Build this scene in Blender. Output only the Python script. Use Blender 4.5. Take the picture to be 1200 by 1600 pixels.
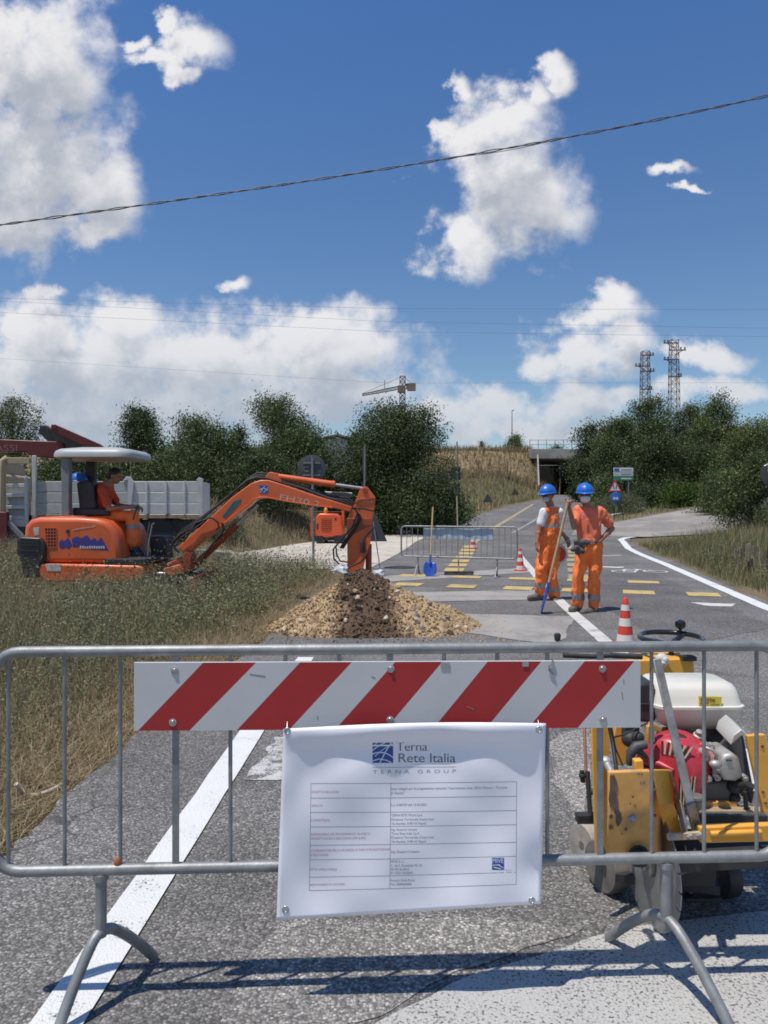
import bpy, bmesh, math, random
import numpy as np
from mathutils import Vector, Matrix, Euler, noise
random.seed(7); rng = np.random.default_rng(7)
C = bpy.context.scene.collection
sc = bpy.context.scene
for _o in list(bpy.data.objects): bpy.data.objects.remove(_o)
PI = math.pi
F, HOR, EYE = 1156.0, 785.0, 1.5

# ------------------------------------------------------------------ camera, light, sky
cam = bpy.data.cameras.new('camera'); camo = bpy.data.objects.new('camera', cam); C.objects.link(camo)
camo.location = (0, 0, EYE); camo.rotation_euler = (PI/2, 0, 0)
cam.sensor_fit = 'VERTICAL'; cam.sensor_height = 36; cam.lens = 36*F/1600
cam.shift_y = -15/1600; cam.clip_start = .05; cam.clip_end = 12000
sc.camera = camo
SUN_DIR = Vector((-.285, -.175, 1)).normalized()      # towards the sun
sun = bpy.data.lights.new('sun', 'SUN'); suno = bpy.data.objects.new('sun', sun); C.objects.link(suno)
sun.energy = 4.0; sun.angle = math.radians(.55); sun.color = (1, .945, .855)
suno.rotation_euler = (-SUN_DIR).to_track_quat('-Z', 'Y').to_euler(); suno.location = (-5, -5, 20)
sc.view_settings.view_transform = 'Standard'; sc.view_settings.look = 'None'
sc.view_settings.exposure = 0.12; sc.view_settings.gamma = 1; sc.view_settings.use_curve_mapping = False
sc.cycles.filter_width = 1.75; sc.cycles.max_bounces = 6; sc.cycles.diffuse_bounces = 3; sc.cycles.transparent_max_bounces = 16

world = bpy.data.worlds.new('World'); sc.world = world; world.use_nodes = True
SKY_STRENGTH = .1
CLOUDS = [  # x, y, rx, ry of each billow, in tangent units (x right of straight ahead, y above the horizon)
 (40,110,130,150),(60,255,125,110),(150,300,75,85),(20,330,100,60),(110,160,65,60),(-70,200,120,220),(150,360,50,30),
 (300,80,48,42),(250,88,40,17),(290,122,22,22),(268,42,20,17),(215,68,22,12),
 (790,275,98,118),(742,200,52,50),(800,172,58,42),(880,110,28,36),(728,375,62,52),(840,330,66,62),(695,190,22,24),(835,140,32,26),(720,150,22,22),
 (100,565,260,95),(330,570,240,85),(500,545,155,58),(200,640,330,50),(450,640,200,40),(190,490,90,38),(480,510,130,40),(30,505,120,46),(60,650,340,45),(520,610,160,45),(340,550,60,30),
 (365,438,32,14),(70,455,30,14),
 (940,495,80,24),(960,475,42,27),(910,560,90,42),(975,545,65,38),(1090,555,75,24),(890,635,80,36),(750,640,80,38),(1130,612,110,24),(820,675,150,22),(670,650,90,34),(960,620,50,20),
 (1060,268,34,11),(1085,298,20,7)]
def make_world():
    nt = world.node_tree; N = nt.nodes; L = nt.links; N.clear()
    g = bpy.data.node_groups.new('cloud_density', 'ShaderNodeTree')
    g.interface.new_socket('Vector', in_out='INPUT', socket_type='NodeSocketVector')
    g.interface.new_socket('Density', in_out='OUTPUT', socket_type='NodeSocketFloat')
    n = g.nodes; l = g.links
    gi = n.new('NodeGroupInput'); go = n.new('NodeGroupOutput')
    def noi(scale, det, rough=.55, src=None):
        t = n.new('ShaderNodeTexNoise'); t.inputs['Scale'].default_value = scale; t.inputs['Detail'].default_value = det
        t.inputs['Roughness'].default_value = rough; l.new(src or gi.outputs[0], t.inputs['Vector']); return t
    w = noi(9, 5, .6); sub = n.new('ShaderNodeVectorMath'); sub.operation = 'SUBTRACT'; sub.inputs[1].default_value = (.5,.5,.5); l.new(w.outputs['Color'], sub.inputs[0])
    mul = n.new('ShaderNodeVectorMath'); mul.operation = 'MULTIPLY'; mul.inputs[1].default_value = (.125,.095,0); l.new(sub.outputs[0], mul.inputs[0])
    add = n.new('ShaderNodeVectorMath'); add.operation = 'ADD'; l.new(gi.outputs[0], add.inputs[0]); l.new(mul.outputs[0], add.inputs[1])
    prev = None
    for (x, y, rx, ry) in CLOUDS:
        c = ((x-600)/F, (HOR-y)/F, 0); s = (F/rx, F/ry, 0)
        m = n.new('ShaderNodeVectorMath'); m.operation = 'MULTIPLY_ADD'; l.new(add.outputs[0], m.inputs[0])
        m.inputs[1].default_value = s; m.inputs[2].default_value = (-c[0]*s[0], -c[1]*s[1], 0)
        ln = n.new('ShaderNodeVectorMath'); ln.operation = 'LENGTH'; l.new(m.outputs[0], ln.inputs[0])
        if prev is None: prev = ln.outputs['Value']
        else:
            mn = n.new('ShaderNodeMath'); mn.operation = 'SMOOTH_MIN'; mn.inputs[2].default_value = .35
            l.new(prev, mn.inputs[0]); l.new(ln.outputs['Value'], mn.inputs[1]); prev = mn.outputs[0]
    inv = n.new('ShaderNodeMath'); inv.operation = 'SUBTRACT'; inv.inputs[0].default_value = 1.0; l.new(prev, inv.inputs[1])
    cl = n.new('ShaderNodeMath'); cl.operation = 'MAXIMUM'; cl.inputs[1].default_value = -1.2; l.new(inv.outputs[0], cl.inputs[0])
    d = noi(18, 9, .57); dm = n.new('ShaderNodeMath'); dm.operation = 'MULTIPLY_ADD'; dm.inputs[1].default_value = 2.3; dm.inputs[2].default_value = -1.10
    l.new(d.outputs['Fac'], dm.inputs[0])
    a2 = n.new('ShaderNodeMath'); a2.operation = 'ADD'; l.new(cl.outputs[0], a2.inputs[0]); l.new(dm.outputs[0], a2.inputs[1])
    l.new(a2.outputs[0], go.inputs[0])
    # direction -> tangent coordinates
    tc = N.new('ShaderNodeTexCoord'); sp = N.new('ShaderNodeSeparateXYZ'); L.new(tc.outputs['Generated'], sp.inputs[0])
    ab = N.new('ShaderNodeMath'); ab.operation = 'ABSOLUTE'; L.new(sp.outputs['Y'], ab.inputs[0])
    mx = N.new('ShaderNodeMath'); mx.operation = 'MAXIMUM'; mx.inputs[1].default_value = .08; L.new(ab.outputs[0], mx.inputs[0])
    du = N.new('ShaderNodeMath'); du.operation = 'DIVIDE'; L.new(sp.outputs['X'], du.inputs[0]); L.new(mx.outputs[0], du.inputs[1])
    dv = N.new('ShaderNodeMath'); dv.operation = 'DIVIDE'; L.new(sp.outputs['Z'], dv.inputs[0]); L.new(mx.outputs[0], dv.inputs[1])
    cb = N.new('ShaderNodeCombineXYZ'); L.new(du.outputs[0], cb.inputs['X']); L.new(dv.outputs[0], cb.inputs['Y'])
    def grp(off):
        q = N.new('ShaderNodeGroup'); q.node_tree = g
        o = N.new('ShaderNodeVectorMath'); o.operation = 'ADD'; o.inputs[1].default_value = off; L.new(cb.outputs[0], o.inputs[0])
        L.new(o.outputs[0], q.inputs[0]); return q.outputs[0]
    d0 = grp((0,0,0)); d1 = grp((-.012,.03,0)); d2 = grp((-.03,.085,0))
    def mr(src, a, b, c, d, smooth=True):
        q = N.new('ShaderNodeMapRange'); q.interpolation_type = 'SMOOTHSTEP' if smooth else 'LINEAR'
        for k, v in zip(('From Min','From Max','To Min','To Max'), (a,b,c,d)): q.inputs[k].default_value = v
        L.new(src, q.inputs['Value']); return q.outputs[0]
    def mth(op, a, b):
        q = N.new('ShaderNodeMath'); q.operation = op
        for k, v in ((0,a),(1,b)):
            if isinstance(v, (int,float)): q.inputs[k].default_value = v
            else: L.new(v, q.inputs[k])
        return q.outputs[0]
    alpha = mr(d0, -.22, .62, 0, .96)
    shade = mth('ADD', mth('MULTIPLY', mr(d1, -.3, 1.1, 0, 1, False), .55), mth('MULTIPLY', mr(d2, -.3, 1.0, 0, 1, False), .45))
    mixc = N.new('ShaderNodeMixRGB'); L.new(mr(shade, .22, .95, 0, 1), mixc.inputs[0])
    K = 1/SKY_STRENGTH
    far = N.new('ShaderNodeMixRGB'); far.inputs[2].default_value = (.36*K, .435*K, .53*K, 1); L.new(mr(dv.outputs[0], .03, .30, .62, 0), far.inputs[0]); L.new(mixc.outputs[0], far.inputs[1])
    mixc.inputs[1].default_value = (.80*K, .79*K, .80*K, 1); mixc.inputs[2].default_value = (.40*K, .43*K, .49*K, 1)
    sky = N.new('ShaderNodeTexSky'); sky.sky_type = 'NISHITA'; sky.sun_disc = False
    sky.sun_elevation = math.asin(SUN_DIR.z); sky.sun_rotation = math.atan2(SUN_DIR.x, SUN_DIR.y)
    sky.air_density = 1.0; sky.dust_density = .25; sky.ozone_density = 2.2; sky.altitude = 600
    tint = N.new('ShaderNodeMixRGB'); tint.inputs[1].default_value = (.84,.885,.90,1); tint.inputs[2].default_value = (.58,.90,1.23,1); L.new(mr(sp.outputs['Z'], .08, .6, 0, 1, False), tint.inputs[0])
    hs = N.new('ShaderNodeMixRGB'); hs.blend_type = 'MULTIPLY'; hs.inputs[0].default_value = 1; L.new(tint.outputs[0], hs.inputs[2])
    L.new(sky.outputs[0], hs.inputs[1])
    mix = N.new('ShaderNodeMixRGB'); L.new(alpha, mix.inputs[0]); L.new(hs.outputs[0], mix.inputs[1]); L.new(far.outputs[0], mix.inputs[2])
    bg = N.new('ShaderNodeBackground'); bg.inputs['Strength'].default_value = SKY_STRENGTH; L.new(mix.outputs[0], bg.inputs['Color'])
    out = N.new('ShaderNodeOutputWorld'); L.new(bg.outputs[0], out.inputs['Surface'])
make_world()
world.cycles.sampling_method = 'MANUAL'; world.cycles.sample_map_resolution = 512

# ------------------------------------------------------------------ helpers
def P(px, py, Y): return Vector(((px-600)/F*Y, Y, EYE-(py-HOR)/F*Y))
tmp_scene = bpy.data.scenes.new('tmp')
def evaluated(ob):
    tmp_scene.collection.objects.link(ob)
    vl = tmp_scene.view_layers[0]; vl.update()
    dg = vl.depsgraph; dg.update()
    me = bpy.data.meshes.new_from_object(ob.evaluated_get(dg), depsgraph=dg)
    tmp_scene.collection.objects.unlink(ob); return me
ROOT = {}
def tag(o, label=None, cat=None, group=None, kind=None):
    if label: o['label'] = label
    if cat: o['category'] = cat
    if group: o['group'] = group
    if kind: o['kind'] = kind
    return o
def empty(name, loc, label, cat, group=None):
    o = bpy.data.objects.new(name, None); C.objects.link(o); o.location = loc; o.empty_display_size = .2
    ROOT[o.name] = Vector(loc); return tag(o, label, cat, group)
def finish(me, name, mats, parent=None, loc=None, smooth=35):
    for m in (mats if isinstance(mats, (list, tuple)) else [mats]): me.materials.append(m)
    if smooth:
        me.polygons.foreach_set('use_smooth', np.ones(len(me.polygons), bool))
        if smooth < 179: me.set_sharp_from_angle(angle=math.radians(smooth))
    o = bpy.data.objects.new(name, me); C.objects.link(o)
    if parent is not None:
        o.parent = parent; ROOT[o.name] = ROOT[parent.name]
    else:
        o.location = loc or (0,0,0); ROOT[o.name] = Vector(loc or (0,0,0))
    return o
def perp(d):
    d = d.normalized(); a = Vector((0,0,1)) if abs(d.z) < .9 else Vector((1,0,0))
    u = d.cross(a).normalized(); return u, u.cross(d).normalized()
class MB:
    def __init__(s): s.v = []; s.f = []; s.m = []
    def add(s, vs, fs, mi=0):
        b = len(s.v); s.v += [Vector(v) for v in vs]; s.f += [tuple(i+b for i in f) for f in fs]; s.m += [mi]*len(fs); return s
    def box(s, c, size, rot=None, mi=0):
        c = Vector(c); h = Vector(size)/2
        R = rot if isinstance(rot, Matrix) else (Euler(rot).to_matrix() if rot else Matrix.Identity(3))
        vs = [c + R @ Vector((x*h.x, y*h.y, z*h.z)) for x in (-1,1) for y in (-1,1) for z in (-1,1)]
        return s.add(vs, [(0,1,3,2),(4,6,7,5),(0,4,5,1),(2,3,7,6),(0,2,6,4),(1,5,7,3)], mi)
    def beam(s, p0, p1, w, h, up=(0,0,1), mi=0):
        p0, p1 = Vector(p0), Vector(p1); d = (p1-p0); L = d.length; d = d/L; up = Vector(up)
        if abs(d.dot(up)) > .98: up = Vector((0,1,0))
        x = d.cross(up).normalized(); z = x.cross(d)
        R = Matrix((x, d, z)).transposed()
        return s.box((p0+p1)/2, (w, L, h), R, mi)
    def tube(s, pts, r, n=8, closed=False, caps=True, mi=0):
        pts = [Vector(p) for p in pts]; k = len(pts); rs = r if isinstance(r, (list, tuple)) else [r]*k
        rings = []; u = None
        for i, p in enumerate(pts):
            if closed: d = pts[(i+1) % k]-pts[i-1]
            else: d = pts[min(i+1,k-1)]-pts[max(i-1,0)]
            d.normalize()
            if u is None: u, w = perp(d)
            else:
                u = (u - d*u.dot(d)); u = u.normalized() if u.length > 1e-6 else perp(d)[0]; w = u.cross(d).normalized()
            rings.append([p + (u*math.cos(a)+w*math.sin(a))*rs[i] for a in (2*PI*j/n for j in range(n))])
        vs = [v for R in rings for v in R]; fs = []
        for i in range(k if closed else k-1):
            a, b = i*n, ((i+1) % k)*n
            for j in range(n): fs.append((a+j, b+j, b+(j+1)%n, a+(j+1)%n))
        if caps and not closed: fs += [tuple(range(n)), tuple(reversed(range((k-1)*n, k*n)))]
        return s.add(vs, fs, mi)
    def prism(s, poly, vec, mi=0):
        poly = [Vector(p) for p in poly]; vec = Vector(vec); n = len(poly)
        vs = poly + [p+vec for p in poly]
        fs = [tuple(range(n)), tuple(reversed(range(n, 2*n)))] + [(i, i+n, (i+1)%n+n, (i+1)%n) for i in range(n)]
        return s.add(vs, fs, mi)
    def pprism(s, px, Y0, Y1, Yref=None, mi=0):   # outline measured at depth Yref, extruded in depth
        Yr = Yref or Y0
        return s.prism([Vector((P(x,y,Yr).x, Y0, P(x,y,Yr).z)) for x, y in px], (0, Y1-Y0, 0), mi)
    def lathe(s, prof, o=(0,0,0), axis=(0,0,1), n=16, mi=0):
        o = Vector(o); ax = Vector(axis).normalized(); u, w = perp(ax); k = len(prof)
        vs = [o + ax*z + (u*math.cos(a)+w*math.sin(a))*max(r,1e-4) for r, z in prof for a in (2*PI*j/n for j in range(n))]
        fs = [(i*n+j, i*n+(j+1)%n, (i+1)*n+(j+1)%n, (i+1)*n+j) for i in range(k-1) for j in range(n)]
        fs += [tuple(reversed(range(n))), tuple(range((k-1)*n, k*n))]
        return s.add(vs, fs, mi)
    def ellip(s, c, r, rot=None, n=14, m=9, mi=0):
        c = Vector(c); R = rot if isinstance(rot, Matrix) else (Euler(rot).to_matrix() if rot else Matrix.Identity(3))
        vs = []; fs = []
        for i in range(m+1):
            t = PI*i/m
            for j in range(n):
                a = 2*PI*j/n; q = Vector((max(math.sin(t),.01)*math.cos(a)*r[0], max(math.sin(t),.01)*math.sin(a)*r[1], -math.cos(t)*r[2])); vs.append(c+R@q)
        for i in range(m):
            for j in range(n): fs.append((i*n+j, i*n+(j+1)%n, (i+1)*n+(j+1)%n, (i+1)*n+j))
        fs += [tuple(reversed(range(n))), tuple(range(m*n, (m+1)*n))]
        return s.add(vs, fs, mi)
    def cap(s, p0, p1, r0, r1, n=10):      # closed tapered limb with round ends
        p0, p1 = Vector(p0), Vector(p1); d = (p1-p0).normalized()
        pts = []; rs = []
        for t in (-.98,-.7,-.35): pts.append(p0+d*r0*t); rs.append(r0*math.sqrt(1-t*t))
        pts += [p0, p1]; rs += [r0, r1]
        for t in (.35,.7,.98): pts.append(p1+d*r1*t); rs.append(r1*math.sqrt(1-t*t))
        return s.tube(pts, rs, n)
    def loft(s, secs, n=16):               # (centre, rx, ry) rings, closed
        vs = []; fs = []; k = len(secs)
        for c, rx, ry in secs:
            c = Vector(c)
            vs += [c+Vector((math.cos(a)*rx, math.sin(a)*ry, 0)) for a in (2*PI*j/n for j in range(n))]
        for i in range(k-1):
            for j in range(n): fs.append((i*n+j, i*n+(j+1)%n, (i+1)*n+(j+1)%n, (i+1)*n+j))
        fs += [tuple(reversed(range(n))), tuple(range((k-1)*n, k*n))]
        return s.add(vs, fs)
    def mesh(s, name, off=(0,0,0), fix=True):
        off = Vector(off); me = bpy.data.meshes.new(name)
        me.from_pydata([v-off for v in s.v], [], s.f); me.polygons.foreach_set('material_index', s.m)
        if fix:
            bm = bmesh.new(); bm.from_mesh(me); bmesh.ops.recalc_face_normals(bm, faces=bm.faces); bm.to_mesh(me); bm.free()
        return me
    def build(s, name, mats, parent=None, loc=None, smooth=35, bevel=0, fix=True, seg=2):
        off = ROOT[parent.name] if parent is not None else Vector(loc or (0,0,0))
        o = finish(s.mesh(name, off, fix), name, mats, parent, loc, smooth)
        if bevel:
            b = o.modifiers.new('bevel', 'BEVEL'); b.width = bevel; b.segments = seg; b.limit_method = 'ANGLE'; b.angle_limit = math.radians(40)
        return o
def np_mesh(name, V, faces, tint=None):
    """V (n,3); faces: (m,k) array; tint: per-face floats"""
    me = bpy.data.meshes.new(name); m, k = faces.shape
    me.vertices.add(len(V)); me.vertices.foreach_set('co', np.ascontiguousarray(V, np.float32).ravel())
    me.loops.add(m*k); me.loops.foreach_set('vertex_index', np.ascontiguousarray(faces, np.int32).ravel())
    me.polygons.add(m); me.polygons.foreach_set('loop_start', np.arange(m, dtype=np.int32)*k)
    me.polygons.foreach_set('loop_total', np.full(m, k, np.int32))
    if tint is not None:
        a = me.attributes.new('tint', 'FLOAT', 'FACE'); a.data.foreach_set('value', np.ascontiguousarray(tint, np.float32))
    me.update(calc_edges=True); return me
def copy_tree(o, loc, label=None):
    c = o.copy(); C.objects.link(c); c.location = loc; ROOT[c.name] = Vector(loc)
    if label: c['label'] = label
    for ch in list(o.children):
        d = ch.copy(); C.objects.link(d); d.parent = c
        for g in list(ch.children):
            e = g.copy(); C.objects.link(e); e.parent = d
    return c

# ------------------------------------------------------------------ materials
MC = {}
def M(name, col, rough=.6, metal=0., var=.12, scale=6., bump=0., bscale=80., dirt=None, damt=.5, dscale=5., coat=0., spec=.5, det=6):
    if name in MC: return MC[name]
    m = bpy.data.materials.new(name); m.use_nodes = True; nt = m.node_tree; N = nt.nodes; L = nt.links
    b = N['Principled BSDF']; b.inputs['Roughness'].default_value = rough; b.inputs['Metallic'].default_value = metal
    b.inputs['Coat Weight'].default_value = coat; b.inputs['Specular IOR Level'].default_value = spec
    tc = N.new('ShaderNodeTexCoord')
    def noi(s, d=6, r=.6):
        t = N.new('ShaderNodeTexNoise'); t.inputs['Scale'].default_value = s; t.inputs['Detail'].default_value = d; t.inputs['Roughness'].default_value = r
        L.new(tc.outputs['Object'], t.inputs['Vector']); return t.outputs['Fac']
    mix = N.new('ShaderNodeMixRGB'); c = Vector(col[:3])
    mix.inputs[1].default_value = (*(c*(1-var)), 1); mix.inputs[2].default_value = (*(c*(1+var)), 1)
    r = N.new('ShaderNodeMapRange'); r.inputs['From Min'].default_value = .3; r.inputs['From Max'].default_value = .7
    L.new(noi(scale, det), r.inputs['Value']); L.new(r.outputs[0], mix.inputs[0]); out = mix.outputs[0]
    if dirt:
        r2 = N.new('ShaderNodeMapRange'); r2.inputs['From Min'].default_value = 1-damt-.08+.05; r2.inputs['From Max'].default_value = 1-damt+.12+.05
        L.new(noi(dscale, 8, .7), r2.inputs['Value'])
        m2 = N.new('ShaderNodeMixRGB'); m2.inputs[2].default_value = (*dirt, 1); L.new(r2.outputs[0], m2.inputs[0]); L.new(out, m2.inputs[1]); out = m2.outputs[0]
    L.new(out, b.inputs['Base Color'])
    if bump:
        bp = N.new('ShaderNodeBump'); bp.inputs['Strength'].default_value = bump; bp.inputs['Distance'].default_value = .01
        L.new(noi(bscale, 4), bp.inputs['Height']); L.new(bp.outputs[0], b.inputs['Normal'])
    MC[name] = m; return m
def leaf_mat(name, c0, c1, trans=.25, rough=.55):
    m = bpy.data.materials.new(name); m.use_nodes = True; nt = m.node_tree; N = nt.nodes; L = nt.links
    b = N['Principled BSDF']; b.inputs['Roughness'].default_value = rough; b.inputs['Specular IOR Level'].default_value = .25
    at = N.new('ShaderNodeAttribute'); at.attribute_name = 'tint'
    cr = N.new('ShaderNodeMixRGB'); cr.inputs[1].default_value = (*c0, 1); cr.inputs[2].default_value = (*c1, 1); L.new(at.outputs['Fac'], cr.inputs[0])
    L.new(cr.outputs[0], b.inputs['Base Color'])
    if trans:
        t = N.new('ShaderNodeBsdfTranslucent'); L.new(cr.outputs[0], t.inputs['Color'])
        mx = N.new('ShaderNodeMixShader'); mx.inputs[0].default_value = trans
        L.new(b.outputs[0], mx.inputs[1]); L.new(t.outputs[0], mx.inputs[2]); L.new(mx.outputs[0], N['Material Output'].inputs['Surface'])
    return m

# asphalt as a node group so that worn paint can let it through
def asphalt_group():
    g = bpy.data.node_groups.new('asphalt', 'ShaderNodeTree')
    for nm, ty in (('Color','NodeSocketColor'), ('Height','NodeSocketFloat')): g.interface.new_socket(nm, in_out='OUTPUT', socket_type=ty)
    N = g.nodes; L = g.links; go = N.new('NodeGroupOutput'); ge = N.new('ShaderNodeNewGeometry')
    def vor(s):
        v = N.new('ShaderNodeTexVoronoi'); v.inputs['Scale'].default_value = s; L.new(ge.outputs['Position'], v.inputs['Vector']); return v
    v = vor(105); sp = N.new('ShaderNodeSeparateColor'); L.new(v.outputs['Color'], sp.inputs[0])
    cr = N.new('ShaderNodeValToRGB'); e = cr.color_ramp.elements
    e[0].position = 0; e[0].color = (.105,.10,.096,1); e[1].position = 1; e[1].color = (.38,.36,.34,1)
    for p, c in ((.3,(.15,.143,.137,1)), (.62,(.205,.195,.186,1)), (.88,(.27,.255,.24,1))): x = e.new(p); x.color = c
    L.new(sp.outputs[0], cr.inputs[0])
    gap = N.new('ShaderNodeMapRange'); gap.inputs['From Min'].default_value = .45; gap.inputs['From Max'].default_value = .75; L.new(v.outputs['Distance'], gap.inputs['Value'])
    m1 = N.new('ShaderNodeMixRGB'); m1.inputs[2].default_value = (.085,.081,.078,1); L.new(gap.outputs[0], m1.inputs[0]); L.new(cr.outputs[0], m1.inputs[1])
    n1 = N.new('ShaderNodeTexNoise'); n1.inputs['Scale'].default_value = 1.1; n1.inputs['Detail'].default_value = 7; n1.inputs['Roughness'].default_value = .62; L.new(ge.outputs['Position'], n1.inputs['Vector'])
    r1 = N.new('ShaderNodeMapRange'); r1.inputs['From Min'].default_value = .3; r1.inputs['From Max'].default_value = .7; r1.inputs['To Min'].default_value = .76; r1.inputs['To Max'].default_value = 1.2; L.new(n1.outputs['Fac'], r1.inputs['Value'])
    n2 = N.new('ShaderNodeTexNoise'); n2.inputs['Scale'].default_value = 38; n2.inputs['Detail'].default_value = 3; L.new(ge.outputs['Position'], n2.inputs['Vector'])
    r2 = N.new('ShaderNodeMapRange'); r2.inputs['From Min'].default_value = .3; r2.inputs['From Max'].default_value = .7; r2.inputs['To Min'].default_value = .75; r2.inputs['To Max'].default_value = 1.25; L.new(n2.outputs['Fac'], r2.inputs['Value'])
    n4 = N.new('ShaderNodeTexNoise'); n4.inputs['Scale'].default_value = .38; n4.inputs['Detail'].default_value = 4; n4.inputs['Roughness'].default_value = .6; L.new(ge.outputs['Position'], n4.inputs['Vector'])
    r4 = N.new('ShaderNodeMapRange'); r4.inputs['From Min'].default_value = .35; r4.inputs['From Max'].default_value = .65; r4.inputs['To Min'].default_value = .82; r4.inputs['To Max'].default_value = 1.16; L.new(n4.outputs['Fac'], r4.inputs['Value'])
    n5 = N.new('ShaderNodeTexNoise'); n5.inputs['Scale'].default_value = 2.3; n5.inputs['Detail'].default_value = 8; n5.inputs['Roughness'].default_value = .7; L.new(ge.outputs['Position'], n5.inputs['Vector'])
    r5 = N.new('ShaderNodeMapRange'); r5.inputs['From Min'].default_value = .62; r5.inputs['From Max'].default_value = .74; r5.inputs['To Min'].default_value = 1; r5.inputs['To Max'].default_value = .62; L.new(n5.outputs['Fac'], r5.inputs['Value'])
    m45 = N.new('ShaderNodeMath'); m45.operation = 'MULTIPLY'; L.new(r4.outputs[0], m45.inputs[0]); L.new(r5.outputs[0], m45.inputs[1])
    m0 = N.new('ShaderNodeMath'); m0.operation = 'MULTIPLY'; L.new(r1.outputs[0], m0.inputs[0]); L.new(m45.outputs[0], m0.inputs[1])
    mm = N.new('ShaderNodeMath'); mm.operation = 'MULTIPLY'; L.new(m0.outputs[0], mm.inputs[0]); L.new(r2.outputs[0], mm.inputs[1])
    m2 = N.new('ShaderNodeVectorMath'); m2.operation = 'SCALE'; L.new(m1.outputs[0], m2.inputs[0]); L.new(mm.outputs[0], m2.inputs['Scale'])
    L.new(m2.outputs[0], go.inputs['Color'])
    iv = N.new('ShaderNodeMath'); iv.operation = 'SUBTRACT'; iv.inputs[0].default_value = 1; L.new(gap.outputs[0], iv.inputs[1]); L.new(iv.outputs[0], go.inputs['Height'])
    return g
ASP = asphalt_group()
def road_mat(name, tone=(1,1,1), paint=None, wear=0., wscale=5., edge=.04, cracks=False, fine=.45):
    m = bpy.data.materials.new(name); m.use_nodes = True; nt = m.node_tree; N = nt.nodes; L = nt.links
    b = N['Principled BSDF']; b.inputs['Roughness'].default_value = .82; b.inputs['Specular IOR Level'].default_value = .3
    q = N.new('ShaderNodeGroup'); q.node_tree = ASP
    t = N.new('ShaderNodeMixRGB'); t.blend_type = 'MULTIPLY'; t.inputs[0].default_value = 1; t.inputs[2].default_value = (*tone, 1); L.new(q.outputs['Color'], t.inputs[1]); out = t.outputs[0]
    ge = N.new('ShaderNodeNewGeometry')
    if cracks:
        nz = N.new('ShaderNodeTexNoise'); nz.inputs['Scale'].default_value = 3; nz.inputs['Detail'].default_value = 5; L.new(ge.outputs['Position'], nz.inputs['Vector'])
        ad = N.new('ShaderNodeMixRGB'); ad.inputs[0].default_value = .22; L.new(ge.outputs['Position'], ad.inputs[1]); L.new(nz.outputs['Color'], ad.inputs[2])
        vv = N.new('ShaderNodeTexVoronoi'); vv.feature = 'DISTANCE_TO_EDGE'; vv.inputs['Scale'].default_value = .55; L.new(ad.outputs[0], vv.inputs['Vector'])
        ck = N.new('ShaderNodeMapRange'); ck.inputs['From Min'].default_value = .002; ck.inputs['From Max'].default_value = .006; ck.inputs['To Min'].default_value = .6; ck.inputs['To Max'].default_value = 0; L.new(vv.outputs['Distance'], ck.inputs['Value'])
        n3 = N.new('ShaderNodeTexNoise'); n3.inputs['Scale'].default_value = .7; L.new(ge.outputs['Position'], n3.inputs['Vector'])
        r3 = N.new('ShaderNodeMapRange'); r3.inputs['From Min'].default_value = .53; r3.inputs['From Max'].default_value = .6; L.new(n3.outputs['Fac'], r3.inputs['Value'])
        mu = N.new('ShaderNodeMath'); mu.operation = 'MULTIPLY'; L.new(ck.outputs[0], mu.inputs[0]); L.new(r3.outputs[0], mu.inputs[1])
        mk = N.new('ShaderNodeMixRGB'); mk.inputs[2].default_value = (.04,.04,.04,1); L.new(mu.outputs[0], mk.inputs[0]); L.new(out, mk.inputs[1]); out = mk.outputs[0]
    if paint:
        # big wear + small chips where single stones show through
        n1 = N.new('ShaderNodeTexNoise'); n1.inputs['Scale'].default_value = wscale; n1.inputs['Detail'].default_value = 6; n1.inputs['Roughness'].default_value = .7; L.new(ge.outputs['Position'], n1.inputs['Vector'])
        n2 = N.new('ShaderNodeTexNoise'); n2.inputs['Scale'].default_value = 95; n2.inputs['Detail'].default_value = 2; L.new(ge.outputs['Position'], n2.inputs['Vector'])
        s = N.new('ShaderNodeMath'); s.operation = 'MULTIPLY_ADD'; s.inputs[1].default_value = 1-fine; L.new(n1.outputs['Fac'], s.inputs[0])
        s2 = N.new('ShaderNodeMath'); s2.operation = 'MULTIPLY'; s2.inputs[1].default_value = fine; L.new(n2.outputs['Fac'], s2.inputs[0]); L.new(s2.outputs[0], s.inputs[2])
        r = N.new('ShaderNodeMapRange'); r.inputs['From Min'].default_value = .3+wear*.4-edge; r.inputs['From Max'].default_value = .3+wear*.4+edge; L.new(s.outputs[0], r.inputs['Value'])
        pm = N.new('ShaderNodeMixRGB'); pm.inputs[1].default_value = (*[c*.88 for c in paint], 1); pm.inputs[2].default_value = (*paint, 1); L.new(n1.outputs['Fac'], pm.inputs[0])
        mp = N.new('ShaderNodeMixRGB'); L.new(r.outputs[0], mp.inputs[0]); L.new(out, mp.inputs[1]); L.new(pm.outputs[0], mp.inputs[2]); out = mp.outputs[0]
    L.new(out, b.inputs['Base Color'])
    bp = N.new('ShaderNodeBump'); bp.inputs['Strength'].default_value = .5; bp.inputs['Distance'].default_value = .004; L.new(q.outputs['Height'], bp.inputs['Height']); L.new(bp.outputs[0], b.inputs['Normal'])
    return m
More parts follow.
